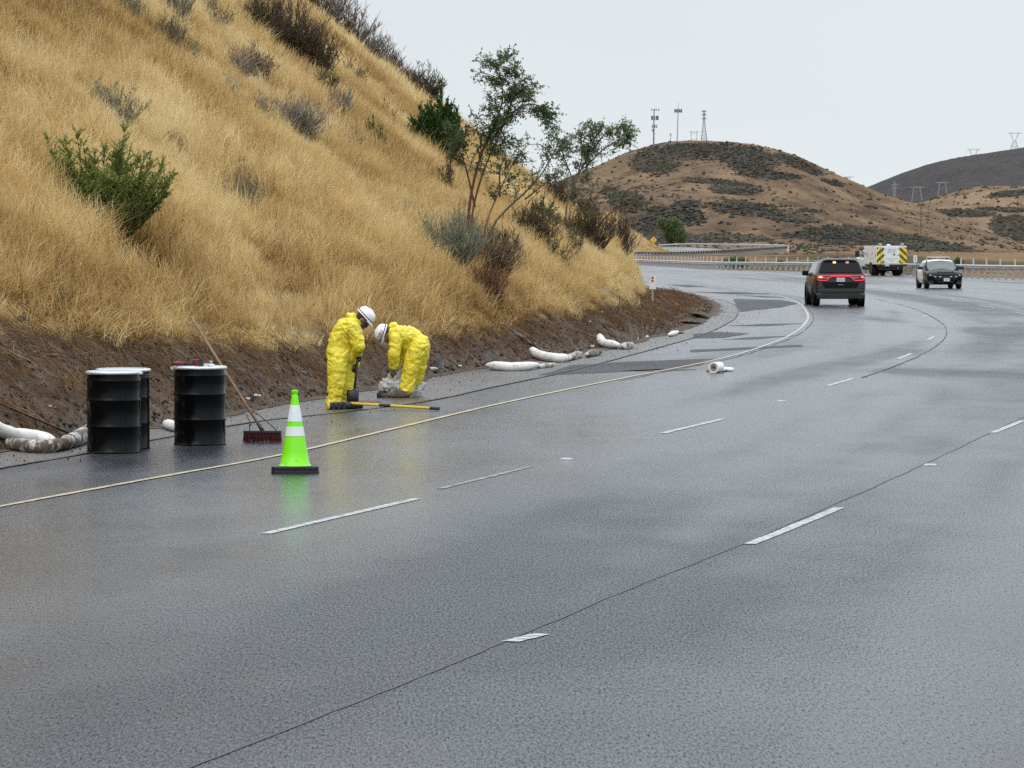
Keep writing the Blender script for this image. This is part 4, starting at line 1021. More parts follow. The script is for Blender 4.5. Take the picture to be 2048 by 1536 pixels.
scrap('tyre_scrap', 'long black plastic strip lying up the bank above the middle sock', 1038, 672, 54, 8, M_blp, 'debris', tilt=.6)
scrap('tyre_scrap', 'short black piece at the lower end of the long black strip', 1062, 688, 30, 8, M_blp, 'debris', tilt=.6)
scrap('tyre_scrap', 'black lump in the soil above the curved middle sock', 1105, 676, 22, 7, M_blp, 'debris')
scrap('tyre_scrap', 'dark slab lying on the bank below the delineator post', 1297, 640, 24, 6, M_blp, 'debris')
scrap('tyre_scrap', 'dark stone-like lump at the tip of the soil bank by the gutter', 1373, 658, 14, 6, M_blp, 'debris')
scrap('litter_scrap', 'white scrap dot on the soil left of the hooked sock', 1180, 646, 6, 5, M_scrap)
scrap('litter_scrap', 'pale scrap on the upper soil above the hooked sock', 1204, 626, 6, 6, M_scrap)
scrap('litter_scrap', 'pale rag at the top end of the long black strip', 1020, 652, 10, 8, M_scrap)
scrap('litter_scrap', 'thin white sliver on the soil near the curved middle sock', 1182, 694, 12, 4, M_scrap)
scrap('litter_scrap', 'white scrap standing at the gutter right of the hooked sock', 1294, 678, 8, 8, M_scrap)
scrap('litter_scrap', 'small upright white chip near the end of the row of socks', 1276, 680, 3, 6, M_scrap)
scrap('litter_scrap', 'white crumpled scrap left of the yellowish plank', 1314, 678, 13, 8, M_scrap)
scrap('plank_piece', 'short yellowish strip of wood lying in the gutter', 1337, 679, 26, 4, mat('pale_plank', (.38, .34, .16), .6), 'wood')
scrap('litter_scrap', 'white chip in the dry grass edge by the leftmost drum', 100, 818, 9, 5, M_scrap)
scrap('litter_scrap', 'dark rock-like lump just left under the grass edge at the far left', 42, 645, 22, 16, mat('dark_rock', (.03, .03, .033), .7), 'rock')
scrap('litter_scrap', 'tan flattened scrap near the digger\'s shovel tip', 740, 806, 26, 3, mat('tan_sand', (.20, .12, .06), .9), bank=False)
scrap('litter_scrap', 'pale broken chips behind the shovel blade', 700, 777, 16, 6, M_scrap, bank=True)
scrap('litter_scrap', 'row of pale chips between the two workers', 742, 778, 18, 4, M_scrap, bank=True)
for i, (x0, y0, x1, y1) in enumerate([(1240, 592, 1232, 636), (1205, 650, 1222, 668)]):
    a_ = hp(x1, y1, 50); b_e = a_ + Vector(((x0 - x1) * a_.y / F, 0, (y1 - y0) * a_.y / F)); m = MB(); m.tube([Vector((0, 0, -.1)), (b_e - a_) * .5 + Vector((.02, 0, 0)), b_e - a_], [.022, .018, .012], 6)
    tag(m.build('stake', M_pole, loc=a_), ['thin dark stake standing in the bank below the last dry grass', 'short leaning dark stick above the hooked sock'][i], 'stick')
# paper roll in the lane
rp = gp(1427, 746); t = thing('paper_roll', 'white paper roll with a dark hollow core lying in the lane beside the edge line', 'roll', rp)
r_ = .095; D = Vector((.45, .9, 0)).normalized(); M_paper = mat('white_paper', (.80, .80, .78), .8, var=.05, bump=.004, bs=20)
def ringm(r0, r1, L_, material, nm, par, off=0):
    m = MB(); n = 24; vs = []; fs = []
    ax = Vector((-D.y, D.x, 0)); 
    for j, (rr, ll) in enumerate(((r0, off), (r1, off), (r1, L_), (r0, L_))):
        for k in range(n):
            a = 2 * math.pi * k / n; vs.append(D * ll + ax * rr * math.cos(a) + Vector((0, 0, r_ + rr * math.sin(a))))
    for j in range(4):
        for k in range(n): fs.append((j * n + k, j * n + (k + 1) % n, ((j + 1) % 4) * n + (k + 1) % n, ((j + 1) % 4) * n + k))
    m.add(vs, fs); return m.build(nm, material, par, auto=40)
ringm(.07, r_, .26, M_paper, 'paper', t); ringm(.026, .069, .245, mat('soiled_paper', (.27, .22, .17), .85, var=.25, vs=12), 'core_layers', t, off=.006)
m = MB(); m.lathe([(0, 0), (.026, 0), (.026, .01), (0, .01)], D * .03 + Vector((0, 0, r_)), 14, M=Matrix.Rotation(R(90), 3, 'X')); m.build('core_shade_disc', M_dk, t)  # dark disc puts the shade of the hollow core into colour
o = sock('crumpled white paper tail trailing right of the paper roll', [(1443, 745), (1450, 742), (1458, 743), (1467, 743)], .045, M_paper, 'paper', 31, None, 'crumpled_paper')
scrap('tape_scrap', 'small dark scrap touching the left foot of the paper roll', 1416, 744, 9, 6, M_grp, bank=False)

# ------------------------------------------------------------------ vegetation
def leaf_mat(name, c0, c1, c2, trl=.25, rough=.6):
    m, nt, b = new_mat(name); L = nt.links.new
    a = NN(nt, 'ShaderNodeAttribute', attribute_name='blade'); r = NN(nt, 'ShaderNodeValToRGB'); c = r.color_ramp
    c.elements[0].position = 0; c.elements[0].color = (*c0, 1); c.elements[1].position = 1; c.elements[1].color = (*c2, 1)
    e = c.elements.new(.5); e.color = (*c1, 1)
    L(a.outputs['Fac'], r.inputs[0]); L(r.outputs[0], b.inputs['Base Color']); b.inputs['Roughness'].default_value = rough; b.inputs['Specular IOR Level'].default_value = .3
    o = nt.nodes['Material Output']; t = NN(nt, 'ShaderNodeBsdfTranslucent'); ms = NN(nt, 'ShaderNodeMixShader'); ms.inputs[0].default_value = trl
    L(r.outputs[0], t.inputs[0]); L(b.outputs[0], ms.inputs[1]); L(t.outputs[0], ms.inputs[2]); L(ms.outputs[0], o.inputs[0]); return m
LM = dict(
    green=leaf_mat('bright_leaves', (.10, .135, .028), (.22, .28, .065), (.38, .44, .14), .45),
    dark=leaf_mat('dark_leaves', (.018, .050, .010), (.040, .100, .022), (.085, .165, .045), .3),
    tree=leaf_mat('tree_leaves', (.045, .075, .028), (.105, .155, .062), (.21, .25, .11), .5),
    sage=leaf_mat('sage_leaves', (.11, .12, .085), (.22, .235, .16), (.36, .38, .27), .35),
    olive=leaf_mat('olive_leaves', (.060, .058, .028), (.14, .13, .060), (.27, .24, .12), .35),
    grey=leaf_mat('grey_twigs', (.10, .080, .065), (.20, .17, .14), (.34, .31, .27), .2),
    brown=leaf_mat('brown_twigs', (.065, .045, .030), (.15, .105, .068), (.28, .20, .13), .2),
    rust=leaf_mat('rust_twigs', (.05, .018, .010), (.12, .045, .025), (.20, .09, .045), .1))
BARK = dict(grey=mat('grey_bark', (.14, .11, .085), .9, var=.3), brown=mat('brown_bark', (.065, .04, .026), .9, var=.3), red=mat('red_bark', (.10, .045, .028), .85, var=.35), tan=mat('tan_stems', (.26, .18, .10), .9, var=.3))
def strips(name, A, B, w, val, material, parent):
    """thin flat leaves / twigs from A to B with half width w (diamond quads, random facing)"""
    A = np.asarray(A, float); B = np.asarray(B, float); n = len(A)
    d = B - A; rnd = RNG.normal(size=(n, 3)); s = np.cross(d, rnd); s /= np.linalg.norm(s, axis=1)[:, None] + 1e-9
    w = np.broadcast_to(np.asarray(w, float), (n,))[:, None]; M_ = A + d * .45
    V = np.stack([A, M_ + s * w, B, M_ - s * w], 1).reshape(-1, 3)
    return npmesh(name, V, np.arange(4 * n).reshape(n, 4), material, {'blade': ('FLOAT', np.repeat(val, 4))}, parent)
def plant(name, label, cat, pos, h, w, kind, bark, nst=26, ntw=16, nlf=14, tw=.16, leaf=(.03, .007), frm=.35, up=.5, depth=None, curve=1.35, top=.65, group=None, lean=0, ragged=.25):
    t = thing(name, label, cat, pos, group=group); depth = depth or w * .8
    m = MB(); A = []; B = []; V = []
    rg = np.random.default_rng(abs(hash((round(pos.x * 100), round(pos.y * 10)))) % 99999)
    slope_n = .0
    for i in range(nst):
        a = rg.uniform(0, 6.283); q = math.sqrt(rg.uniform(.0, 1)); hh = h * (top + (1 - top) * rg.uniform(0, 1)) * (1 - .35 * q ** 2) * (1 + rg.normal(0, ragged * .5))
        ex = np.array([w / 2 * q * math.cos(a) + lean * hh, depth / 2 * q * math.sin(a), hh]); b0 = np.array([w * .06 * math.cos(a) * q, depth * .06 * math.sin(a) * q, -.3])
        P = [b0 + np.array([ex[0] * f ** curve, ex[1] * f ** curve, hh * f]) for f in (0, .33, .66, 1.0)]
        r0 = max(.003, .010 * h / 1.2)
        m.tube(P, [r0, r0 * .7, r0 * .5, r0 * .3], 3, cap=False)
        Pa = np.array(P)
        fs = rg.uniform(frm, 1.0, ntw)
        k = np.minimum((fs * 3).astype(int), 2); fr = fs * 3 - k
        S = Pa[k] + (Pa[k + 1] - Pa[k]) * fr[:, None]
        od = rg.normal(size=(ntw, 3)); od[:, 2] = np.abs(od[:, 2]) * .6 + up * 1.6; od += (ex / (np.linalg.norm(ex) + 1e-6)) * .6
        od /= np.linalg.norm(od, axis=1)[:, None]; ln = tw * rg.uniform(.4, 1.15, ntw)
        E = S + od * ln[:, None]
        TA.append((S, E))
        A.append(S); B.append(E); V.append(np.stack([ln * 0 + .003], -1))
        if nlf:
            f = rg.uniform(.08, 1.05, (ntw, nlf)); LA = S[:, None] + (E - S)[:, None] * f[..., None]
            ld = rg.normal(size=(ntw, nlf, 3)); ld = ld + od[:, None] * (1.0 + up); ld /= np.linalg.norm(ld, axis=2)[..., None]
            LB = LA + ld * (leaf[0] * rg.uniform(.6, 1.3, (ntw, nlf)))[..., None]
            LL.append((LA.reshape(-1, 3), LB.reshape(-1, 3)))
    A = np.concatenate(A); B = np.concatenate(B)
    st = m.build('stems', BARK[bark], t)
    tws = strips('twigs', A, B, .0055 * max(1, pos.y / 60), rg.uniform(0, 1, len(A)), LM[kind] if nlf == 0 or kind == 'sage' else BARK[bark], t)
    if nlf:
        LA = np.concatenate([q[0] for q in LL]); LB = np.concatenate([q[1] for q in LL]); LL.clear()
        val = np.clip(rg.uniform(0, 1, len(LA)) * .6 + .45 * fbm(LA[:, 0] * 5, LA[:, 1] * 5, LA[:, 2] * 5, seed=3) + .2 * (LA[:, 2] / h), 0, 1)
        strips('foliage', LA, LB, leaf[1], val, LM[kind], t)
    TA.clear()
    return t
TA = []; LL = []; CLEAR = []
def shrub(label, cx, by, wpx, hpx, kind, bark, name='shrub', cat='shrub', Y=None, sink=.0, **kw):
    p = hp(cx, by) if Y is None else dp(cx, by, Y)
    s = p.y / F
    hpx = hpx * 1.38 + (.20 / s if Y is None else 0); wpx = wpx * 1.15; kw['nst'] = int(kw.get('nst', 26) * 1.35); kw['ntw'] = int(kw.get('ntw', 16) * 1.25)
    CLEAR.append((p.x, p.y, max(.3, wpx * s * .5))); CLEAR.append((p.x + .25, p.y - .5, max(.25, wpx * s * .38)))
    return plant(name, label, cat, p, hpx * s, wpx * s, kind, bark, **kw)
G_ = 'wild shrubs on the grassy cut slope'
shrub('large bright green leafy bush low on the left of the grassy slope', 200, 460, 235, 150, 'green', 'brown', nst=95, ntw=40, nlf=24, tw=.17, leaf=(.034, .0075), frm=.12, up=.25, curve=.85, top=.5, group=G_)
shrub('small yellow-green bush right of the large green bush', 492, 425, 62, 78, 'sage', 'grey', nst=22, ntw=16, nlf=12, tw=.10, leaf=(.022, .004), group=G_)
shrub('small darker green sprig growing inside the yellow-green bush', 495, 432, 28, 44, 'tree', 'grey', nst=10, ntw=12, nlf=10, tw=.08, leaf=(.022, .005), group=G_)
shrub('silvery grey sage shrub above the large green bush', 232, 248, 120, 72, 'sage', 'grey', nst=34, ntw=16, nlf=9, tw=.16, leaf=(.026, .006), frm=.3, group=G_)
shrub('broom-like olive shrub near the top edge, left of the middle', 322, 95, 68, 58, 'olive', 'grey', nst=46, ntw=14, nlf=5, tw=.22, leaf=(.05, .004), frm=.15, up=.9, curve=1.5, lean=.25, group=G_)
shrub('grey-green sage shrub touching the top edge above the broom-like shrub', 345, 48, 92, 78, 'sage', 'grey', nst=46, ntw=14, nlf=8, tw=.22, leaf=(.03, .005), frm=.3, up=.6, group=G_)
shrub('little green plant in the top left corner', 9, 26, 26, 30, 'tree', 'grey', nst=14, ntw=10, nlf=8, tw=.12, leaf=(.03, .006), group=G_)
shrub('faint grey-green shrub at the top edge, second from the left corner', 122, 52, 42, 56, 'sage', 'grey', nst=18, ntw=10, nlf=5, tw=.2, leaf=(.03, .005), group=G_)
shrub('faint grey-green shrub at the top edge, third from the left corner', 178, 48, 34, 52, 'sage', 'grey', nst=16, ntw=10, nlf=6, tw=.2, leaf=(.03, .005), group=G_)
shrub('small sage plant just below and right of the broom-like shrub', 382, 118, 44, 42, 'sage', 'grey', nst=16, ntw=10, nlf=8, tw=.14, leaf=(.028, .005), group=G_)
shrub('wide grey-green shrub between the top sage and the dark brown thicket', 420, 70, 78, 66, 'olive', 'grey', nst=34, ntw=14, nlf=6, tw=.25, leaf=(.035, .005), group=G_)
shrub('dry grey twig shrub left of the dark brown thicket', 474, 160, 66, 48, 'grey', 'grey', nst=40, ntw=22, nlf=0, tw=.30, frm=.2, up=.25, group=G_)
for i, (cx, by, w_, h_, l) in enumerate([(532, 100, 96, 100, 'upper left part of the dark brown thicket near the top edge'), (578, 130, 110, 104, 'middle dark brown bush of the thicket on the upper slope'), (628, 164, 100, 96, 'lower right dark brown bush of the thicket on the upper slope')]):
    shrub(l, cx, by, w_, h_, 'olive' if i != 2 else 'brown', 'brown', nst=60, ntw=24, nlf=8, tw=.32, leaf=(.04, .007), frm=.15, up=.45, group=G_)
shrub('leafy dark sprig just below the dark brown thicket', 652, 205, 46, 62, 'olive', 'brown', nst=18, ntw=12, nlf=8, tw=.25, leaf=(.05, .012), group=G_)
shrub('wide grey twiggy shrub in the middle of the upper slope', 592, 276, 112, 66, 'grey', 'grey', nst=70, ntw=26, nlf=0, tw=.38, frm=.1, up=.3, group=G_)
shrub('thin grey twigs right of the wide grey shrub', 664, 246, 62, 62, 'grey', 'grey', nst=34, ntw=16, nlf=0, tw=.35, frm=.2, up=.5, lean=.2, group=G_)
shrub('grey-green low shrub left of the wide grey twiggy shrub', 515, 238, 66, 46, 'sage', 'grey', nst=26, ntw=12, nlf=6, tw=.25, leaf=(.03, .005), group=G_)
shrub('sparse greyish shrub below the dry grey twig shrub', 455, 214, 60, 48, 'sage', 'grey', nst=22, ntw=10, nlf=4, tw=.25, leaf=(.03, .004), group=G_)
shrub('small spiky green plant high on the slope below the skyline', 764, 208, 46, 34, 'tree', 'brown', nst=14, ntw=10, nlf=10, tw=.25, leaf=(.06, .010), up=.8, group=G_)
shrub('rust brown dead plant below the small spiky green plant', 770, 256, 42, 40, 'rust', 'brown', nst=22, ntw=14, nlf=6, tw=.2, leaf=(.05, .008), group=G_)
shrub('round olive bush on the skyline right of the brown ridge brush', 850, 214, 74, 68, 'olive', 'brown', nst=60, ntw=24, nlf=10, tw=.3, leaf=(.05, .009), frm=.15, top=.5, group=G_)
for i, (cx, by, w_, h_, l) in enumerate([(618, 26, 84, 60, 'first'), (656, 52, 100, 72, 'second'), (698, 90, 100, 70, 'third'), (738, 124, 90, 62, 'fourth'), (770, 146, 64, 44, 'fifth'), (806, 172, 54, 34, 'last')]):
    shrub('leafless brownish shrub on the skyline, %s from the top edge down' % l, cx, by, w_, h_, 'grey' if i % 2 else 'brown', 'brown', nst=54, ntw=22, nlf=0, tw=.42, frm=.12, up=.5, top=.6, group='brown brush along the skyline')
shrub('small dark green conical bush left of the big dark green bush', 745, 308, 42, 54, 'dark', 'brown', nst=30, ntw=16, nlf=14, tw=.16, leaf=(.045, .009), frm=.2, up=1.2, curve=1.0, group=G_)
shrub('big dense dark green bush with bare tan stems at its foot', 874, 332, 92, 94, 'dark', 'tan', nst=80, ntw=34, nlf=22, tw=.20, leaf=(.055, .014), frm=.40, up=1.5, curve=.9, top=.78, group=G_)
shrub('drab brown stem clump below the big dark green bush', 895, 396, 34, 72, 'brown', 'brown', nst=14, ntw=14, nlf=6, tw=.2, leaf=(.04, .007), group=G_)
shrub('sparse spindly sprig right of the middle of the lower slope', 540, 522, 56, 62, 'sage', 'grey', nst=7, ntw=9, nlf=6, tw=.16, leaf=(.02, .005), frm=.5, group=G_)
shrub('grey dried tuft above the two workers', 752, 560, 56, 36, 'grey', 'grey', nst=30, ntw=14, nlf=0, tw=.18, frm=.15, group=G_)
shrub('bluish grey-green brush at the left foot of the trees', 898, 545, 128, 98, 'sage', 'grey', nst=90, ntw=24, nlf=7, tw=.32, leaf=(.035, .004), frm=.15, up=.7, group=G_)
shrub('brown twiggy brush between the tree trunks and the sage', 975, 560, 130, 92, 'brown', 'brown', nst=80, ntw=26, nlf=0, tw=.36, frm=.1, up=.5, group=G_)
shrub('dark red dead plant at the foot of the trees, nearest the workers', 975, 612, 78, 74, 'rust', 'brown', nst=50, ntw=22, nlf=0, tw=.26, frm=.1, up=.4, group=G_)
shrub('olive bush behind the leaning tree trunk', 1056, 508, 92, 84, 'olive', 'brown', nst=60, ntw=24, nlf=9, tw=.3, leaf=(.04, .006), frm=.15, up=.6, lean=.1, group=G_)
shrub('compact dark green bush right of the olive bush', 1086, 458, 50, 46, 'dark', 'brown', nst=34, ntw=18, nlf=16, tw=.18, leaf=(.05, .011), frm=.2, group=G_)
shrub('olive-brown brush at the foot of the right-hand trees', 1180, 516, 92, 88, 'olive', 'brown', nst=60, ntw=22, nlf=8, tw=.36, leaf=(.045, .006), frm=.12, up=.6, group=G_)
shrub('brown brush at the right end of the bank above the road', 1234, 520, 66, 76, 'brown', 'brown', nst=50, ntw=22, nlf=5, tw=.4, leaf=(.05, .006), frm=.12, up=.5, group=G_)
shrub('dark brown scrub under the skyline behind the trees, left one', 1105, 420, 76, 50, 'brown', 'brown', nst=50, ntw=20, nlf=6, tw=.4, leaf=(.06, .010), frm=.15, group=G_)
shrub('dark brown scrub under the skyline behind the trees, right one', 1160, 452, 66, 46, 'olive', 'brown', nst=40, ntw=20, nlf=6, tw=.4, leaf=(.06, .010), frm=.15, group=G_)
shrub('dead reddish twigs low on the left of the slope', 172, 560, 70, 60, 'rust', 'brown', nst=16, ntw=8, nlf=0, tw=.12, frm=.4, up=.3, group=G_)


for a_ in [('pale sage clump at the top edge between the broom-like shrub and the corner', 255, 40, 60, 50, 'sage', 'grey'), ('grey-brown brush patch above the wide grey twiggy shrub', 505, 150, 80, 50, 'brown', 'grey'), ('olive weed clump between the dark thicket and the skyline brush', 700, 170, 56, 40, 'olive', 'brown'),
           ('dull grey weed patch left of the small conical bush', 690, 300, 60, 30, 'grey', 'grey'), ('rusty weed tuft in the middle of the grassy slope', 330, 300, 50, 30, 'rust', 'brown'), ('low brown weed patch near the lower left of the slope', 90, 600, 60, 26, 'brown', 'brown'), ('greyish weed between the big dark bush and the sage brush', 800, 440, 56, 34, 'grey', 'grey'),
           ('green undergrowth at the foot of the slender tree', 1140, 520, 60, 50, 'tree', 'brown'), ('brownish weed patch right above the two workers and left of the grey tuft', 640, 540, 60, 26, 'brown', 'brown'), ('olive brush low between the leaning tree and the slender tree', 1100, 530, 90, 60, 'olive', 'brown'), ('sage green brush at the foot of the bowing tree', 1150, 500, 80, 50, 'sage', 'grey'), ('green brush right of the compact dark bush', 1120, 480, 60, 40, 'tree', 'brown'), ('grey twig brush in front of the tallest tree trunk', 935, 500, 70, 60, 'grey', 'grey'), ('leafy green undergrowth between the two left trees', 1005, 520, 70, 56, 'tree', 'brown')]:
    shrub(*a_, nst=34, ntw=16, nlf=6, tw=.24, leaf=(.035, .006), frm=.15, group=G_)
# multi-stemmed young trees
def tree(label, trunks, leafk, bark, Y=None, nb=10, bl=.8, ntw=9, nlf=13, tw=.30, leaf=(.075, .017), r0=.028, name='young_tree', frm=.42):
    b0 = trunks[0][0]; base = hp(*b0) if Y is None else dp(b0[0], b0[1], Y); Yb = base.y
    t = thing(name, label, 'tree', base); rg = np.random.default_rng(int(b0[0] * 7 + b0[1])); S = []; E = []
    for ti, tr in enumerate(trunks):
        off = rg.uniform(-.5, .5) if ti else 0
        pts = [dp(px, py, Yb + off * (i / len(tr)) * 1.5) - base for i, (px, py) in enumerate(tr)]
        pts[0] = Vector((pts[0].x, pts[0].y, pts[0].z - .15)); C_ = catmull(pts, 5); n = len(C_)
        k0 = r0 * (1 if ti == 0 else .7); m = MB(); m.tube(C_, [k0 * (1 - .82 * i / n) + .003 for i in range(n)], 7)
        trunk = m.build('trunk', BARK[bark], t, smooth=True)
        bm_ = MB(); ln_tot = sum((C_[i + 1] - C_[i]).length for i in range(n - 1))
        for b in range(max(2, int(nb * ln_tot / 2.2))):
            f = frm + (1 - frm) * rg.uniform(0, 1) ** .8; i = min(int(f * (n - 1)), n - 2); p = C_[i]; dr = (C_[i + 1] - C_[i]).normalized()
            o = Vector(rg.normal(size=3)); o.y *= .8; o = (o.normalized() * .9 + dr * .8 + Vector((.12, 0, .1))).normalized(); L_ = bl * rg.uniform(.45, 1.1) * (1.15 - .5 * f)
            q1 = p + o * L_ * .5; q2 = q1 + (o + Vector((0, 0, -.25))).normalized() * L_ * .5; bm_.tube([p, q1, q2], [.009, .006, .003], 4, cap=False)
            for u in range(ntw):
                g = rg.uniform(.25, 1); s = p.lerp(q1, g * 2) if g < .5 else q1.lerp(q2, g * 2 - 1); d = Vector(rg.normal(size=3)).normalized() + o * .7 + Vector((0, 0, -.05)); e_ = s + d.normalized() * tw * rg.uniform(.5, 1.1)
                S.append(s[:]); E.append(e_[:])
        bm_.build('branch', BARK[bark], t)
    S = np.array(S); E = np.array(E); strips('twigs', S, E, .0045, rg.uniform(0, 1, len(S)), BARK[bark], t)
    f = rg.uniform(.1, 1.05, (len(S), nlf)); LA = S[:, None] + (E - S)[:, None] * f[..., None]; ld = rg.normal(size=LA.shape); ld[..., 2] -= .35; ld /= np.linalg.norm(ld, axis=2)[..., None]
    LB = LA + ld * (leaf[0] * rg.uniform(.6, 1.25, f.shape))[..., None]; LA = LA.reshape(-1, 3); LB = LB.reshape(-1, 3)
    keep = rg.uniform(0, 1, len(LA)) < np.clip(.75 + .7 * fbm(LA[:, 0] * 2.2, LA[:, 1] * 2.2, LA[:, 2] * 2.2, seed=8), .12, 1); LA, LB = LA[keep], LB[keep]
    val = np.clip(rg.uniform(0, 1, len(LA)) * .8 + .4 * fbm(LA[:, 0] * 3, LA[:, 1] * 3, LA[:, 2] * 3, seed=4), 0, 1)
    strips('crown', LA, LB, leaf[1], val, LM[leafk], t); return t
TY = hp(935, 500).y; print('tree Y', TY)
tree('tallest thin multi-stemmed tree on the bank, its crown against the sky', [[(932, 500), (936, 440), (944, 380), (962, 310), (988, 250), (1005, 200), (1000, 150), (990, 118)], [(938, 496), (946, 420), (968, 340), (1002, 262), (1024, 200), (1030, 158)], [(950, 400), (930, 330), (905, 262)], [(985, 262), (1030, 222), (1066, 208), (1092, 226)]], 'tree', 'red', r0=.034, nb=22, bl=.78, ntw=10, nlf=13, leaf=(.062, .015), tw=.24, frm=.36)
tree('low tree with long stems leaning right, in the middle of the three on the bank', [[(962, 505), (985, 455), (1012, 420), (1050, 385), (1085, 345), (1112, 296), (1118, 276)], [(958, 500), (975, 440), (1000, 380), (1030, 320), (1060, 285)], [(1050, 385), (1080, 375), (1110, 350)], [(1000, 380), (1000, 340), (1012, 310)]], 'tree', 'grey', r0=.028, nb=15, bl=.6, ntw=8, nlf=10, leaf=(.058, .014), tw=.24, frm=.35)
tree('slender tree with a flat-topped leafy crown, standing to the right of the tallest one', [[(1131, 490), (1131, 440), (1136, 400), (1150, 360), (1170, 325), (1185, 290), (1195, 258)], [(1150, 360), (1130, 320), (1120, 290)], [(1170, 325), (1205, 300), (1235, 280), (1250, 268)], [(1185, 290), (1215, 262), (1238, 258)], [(1140, 385), (1158, 340), (1165, 300), (1160, 268)]], 'tree', 'grey', r0=.032, nb=24, bl=.68, ntw=9, nlf=12, leaf=(.065, .016), tw=.25, frm=.3)
tree('curved bare-stemmed tree bowing right over the road, rightmost on the bank', [[(1172, 506), (1192, 460), (1222, 425), (1258, 406), (1292, 404), (1318, 414)], [(1240, 415), (1246, 392), (1262, 376), (1288, 370)], [(1166, 505), (1170, 450), (1178, 400), (1186, 370)], [(1200, 455), (1235, 448), (1262, 436)]], 'olive', 'brown', r0=.026, nb=10, bl=.5, ntw=7, nlf=7, leaf=(.055, .011), tw=.24, frm=.4)
# trees far away
def far_tree(label, cx, by, wpx, hpx, Y, kind='tree', n=5200, group=None, name='tree', cat='tree', ls=None, lumps=9):
    p = dp(cx, by, Y); s = Y / F; t = thing(name, label, cat, p, group=group); w_, h_ = wpx * s, hpx * s; rg = np.random.default_rng(int(cx * 3 + by))
    m = MB()
    for k in range(4): a = rg.uniform(0, 6.28); m.tube([(0, 0, -.5), (w_ * .12 * math.cos(a), w_ * .12 * math.sin(a), h_ * .35), (w_ * .3 * math.cos(a), w_ * .3 * math.sin(a), h_ * .7)], [w_ * .03, w_ * .02, w_ * .008], 4)
    m.build('trunk', BARK['brown'], t); C = []
    for k in range(lumps): a = rg.uniform(0, 6.28); q = rg.uniform(0, .32); C.append((w_ * q * math.cos(a), w_ * q * math.sin(a), h_ * rg.uniform(.28, .74), w_ * rg.uniform(.14, .24)))
    C = np.array(C); idx = rg.integers(0, len(C), n); d = rg.normal(size=(n, 3)); d /= np.linalg.norm(d, axis=1)[:, None]; r = rg.uniform(.55, 1.05, n)
    A = C[idx, :3] + d * (C[idx, 3] * r)[:, None]; A[:, 2] = np.maximum(A[:, 2], .05 * h_); ls = ls or w_ * .05; ld = rg.normal(size=(n, 3)); ld /= np.linalg.norm(ld, axis=1)[:, None]
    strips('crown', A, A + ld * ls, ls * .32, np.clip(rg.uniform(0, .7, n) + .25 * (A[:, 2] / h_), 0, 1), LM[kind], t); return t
far_tree('large dark tree beyond the far rail below the left end of the tan hill', 1345, 492, 76, 62, 780, 'tree', 9000, lumps=14)
far_tree('round green shrub right behind the guardrail beside the patrol car roof', 1917, 548, 27, 42, 300, 'tree', 4200, name='shrub', cat='shrub')
far_tree('dark green mound of shrub behind the near rail left of the suv', 1470, 533, 62, 16, 380, 'tree', 3500, name='shrub', cat='shrub')
far_tree('small brownish shrub behind the rail, left of the suv', 1560, 530, 30, 12, 360, 'olive', 1500, name='shrub', cat='shrub')
GL = ['dark tree on the right hill, leftmost of the grove', 'dark tree on the right hill, just right of the leftmost', 'little tree right of the first pair of the hill grove', 'wide tree of the hill grove above two lower ones', 'lowest left tree of the hill grove', 'broad flat tree in the lower middle of the hill grove', 'tree at the top left of the dense part of the hill grove', 'highest tree of the dense part of the hill grove', 'tree just right of the highest one in the hill grove', 'tree in the centre of the dense part of the hill grove', 'broad tree right of centre in the hill grove', 'large tree at the right end of the hill grove', 'low flat tree at the bottom of the hill grove', 'single small tree well above the hill grove', 'dark tree cut by the right edge of the picture on the tan hill']
desc = ['leftmost dark tree of the grove on the right-hand tan hill', 'second dark tree from the left in the grove on the right hill']
for i, (cx, by, w_, h_) in enumerate([(1902, 430, 20, 11), (1922, 427, 14, 9), (1931, 432, 10, 7), (1945, 428, 17, 10), (1935, 441, 12, 7), (1958, 444, 24, 9), (1978, 424, 14, 10), (1988, 416, 16, 10), (1997, 422, 12, 8), (1984, 432, 22, 9), (2006, 432, 26, 9), (2024, 430, 20, 11), (1996, 440, 16, 6), (1917, 396 + 12, 9, 5), (2044, 424, 12, 9)]):
    L_ = ['leftmost', 'second from the left of', 'third from the left of', 'fourth from the left of'][i] if i < 4 else None
    far_tree(GL[i], cx, by, w_, h_, 2330, 'tree', 700, group='dark round trees on the right-hand tan hill', lumps=5)
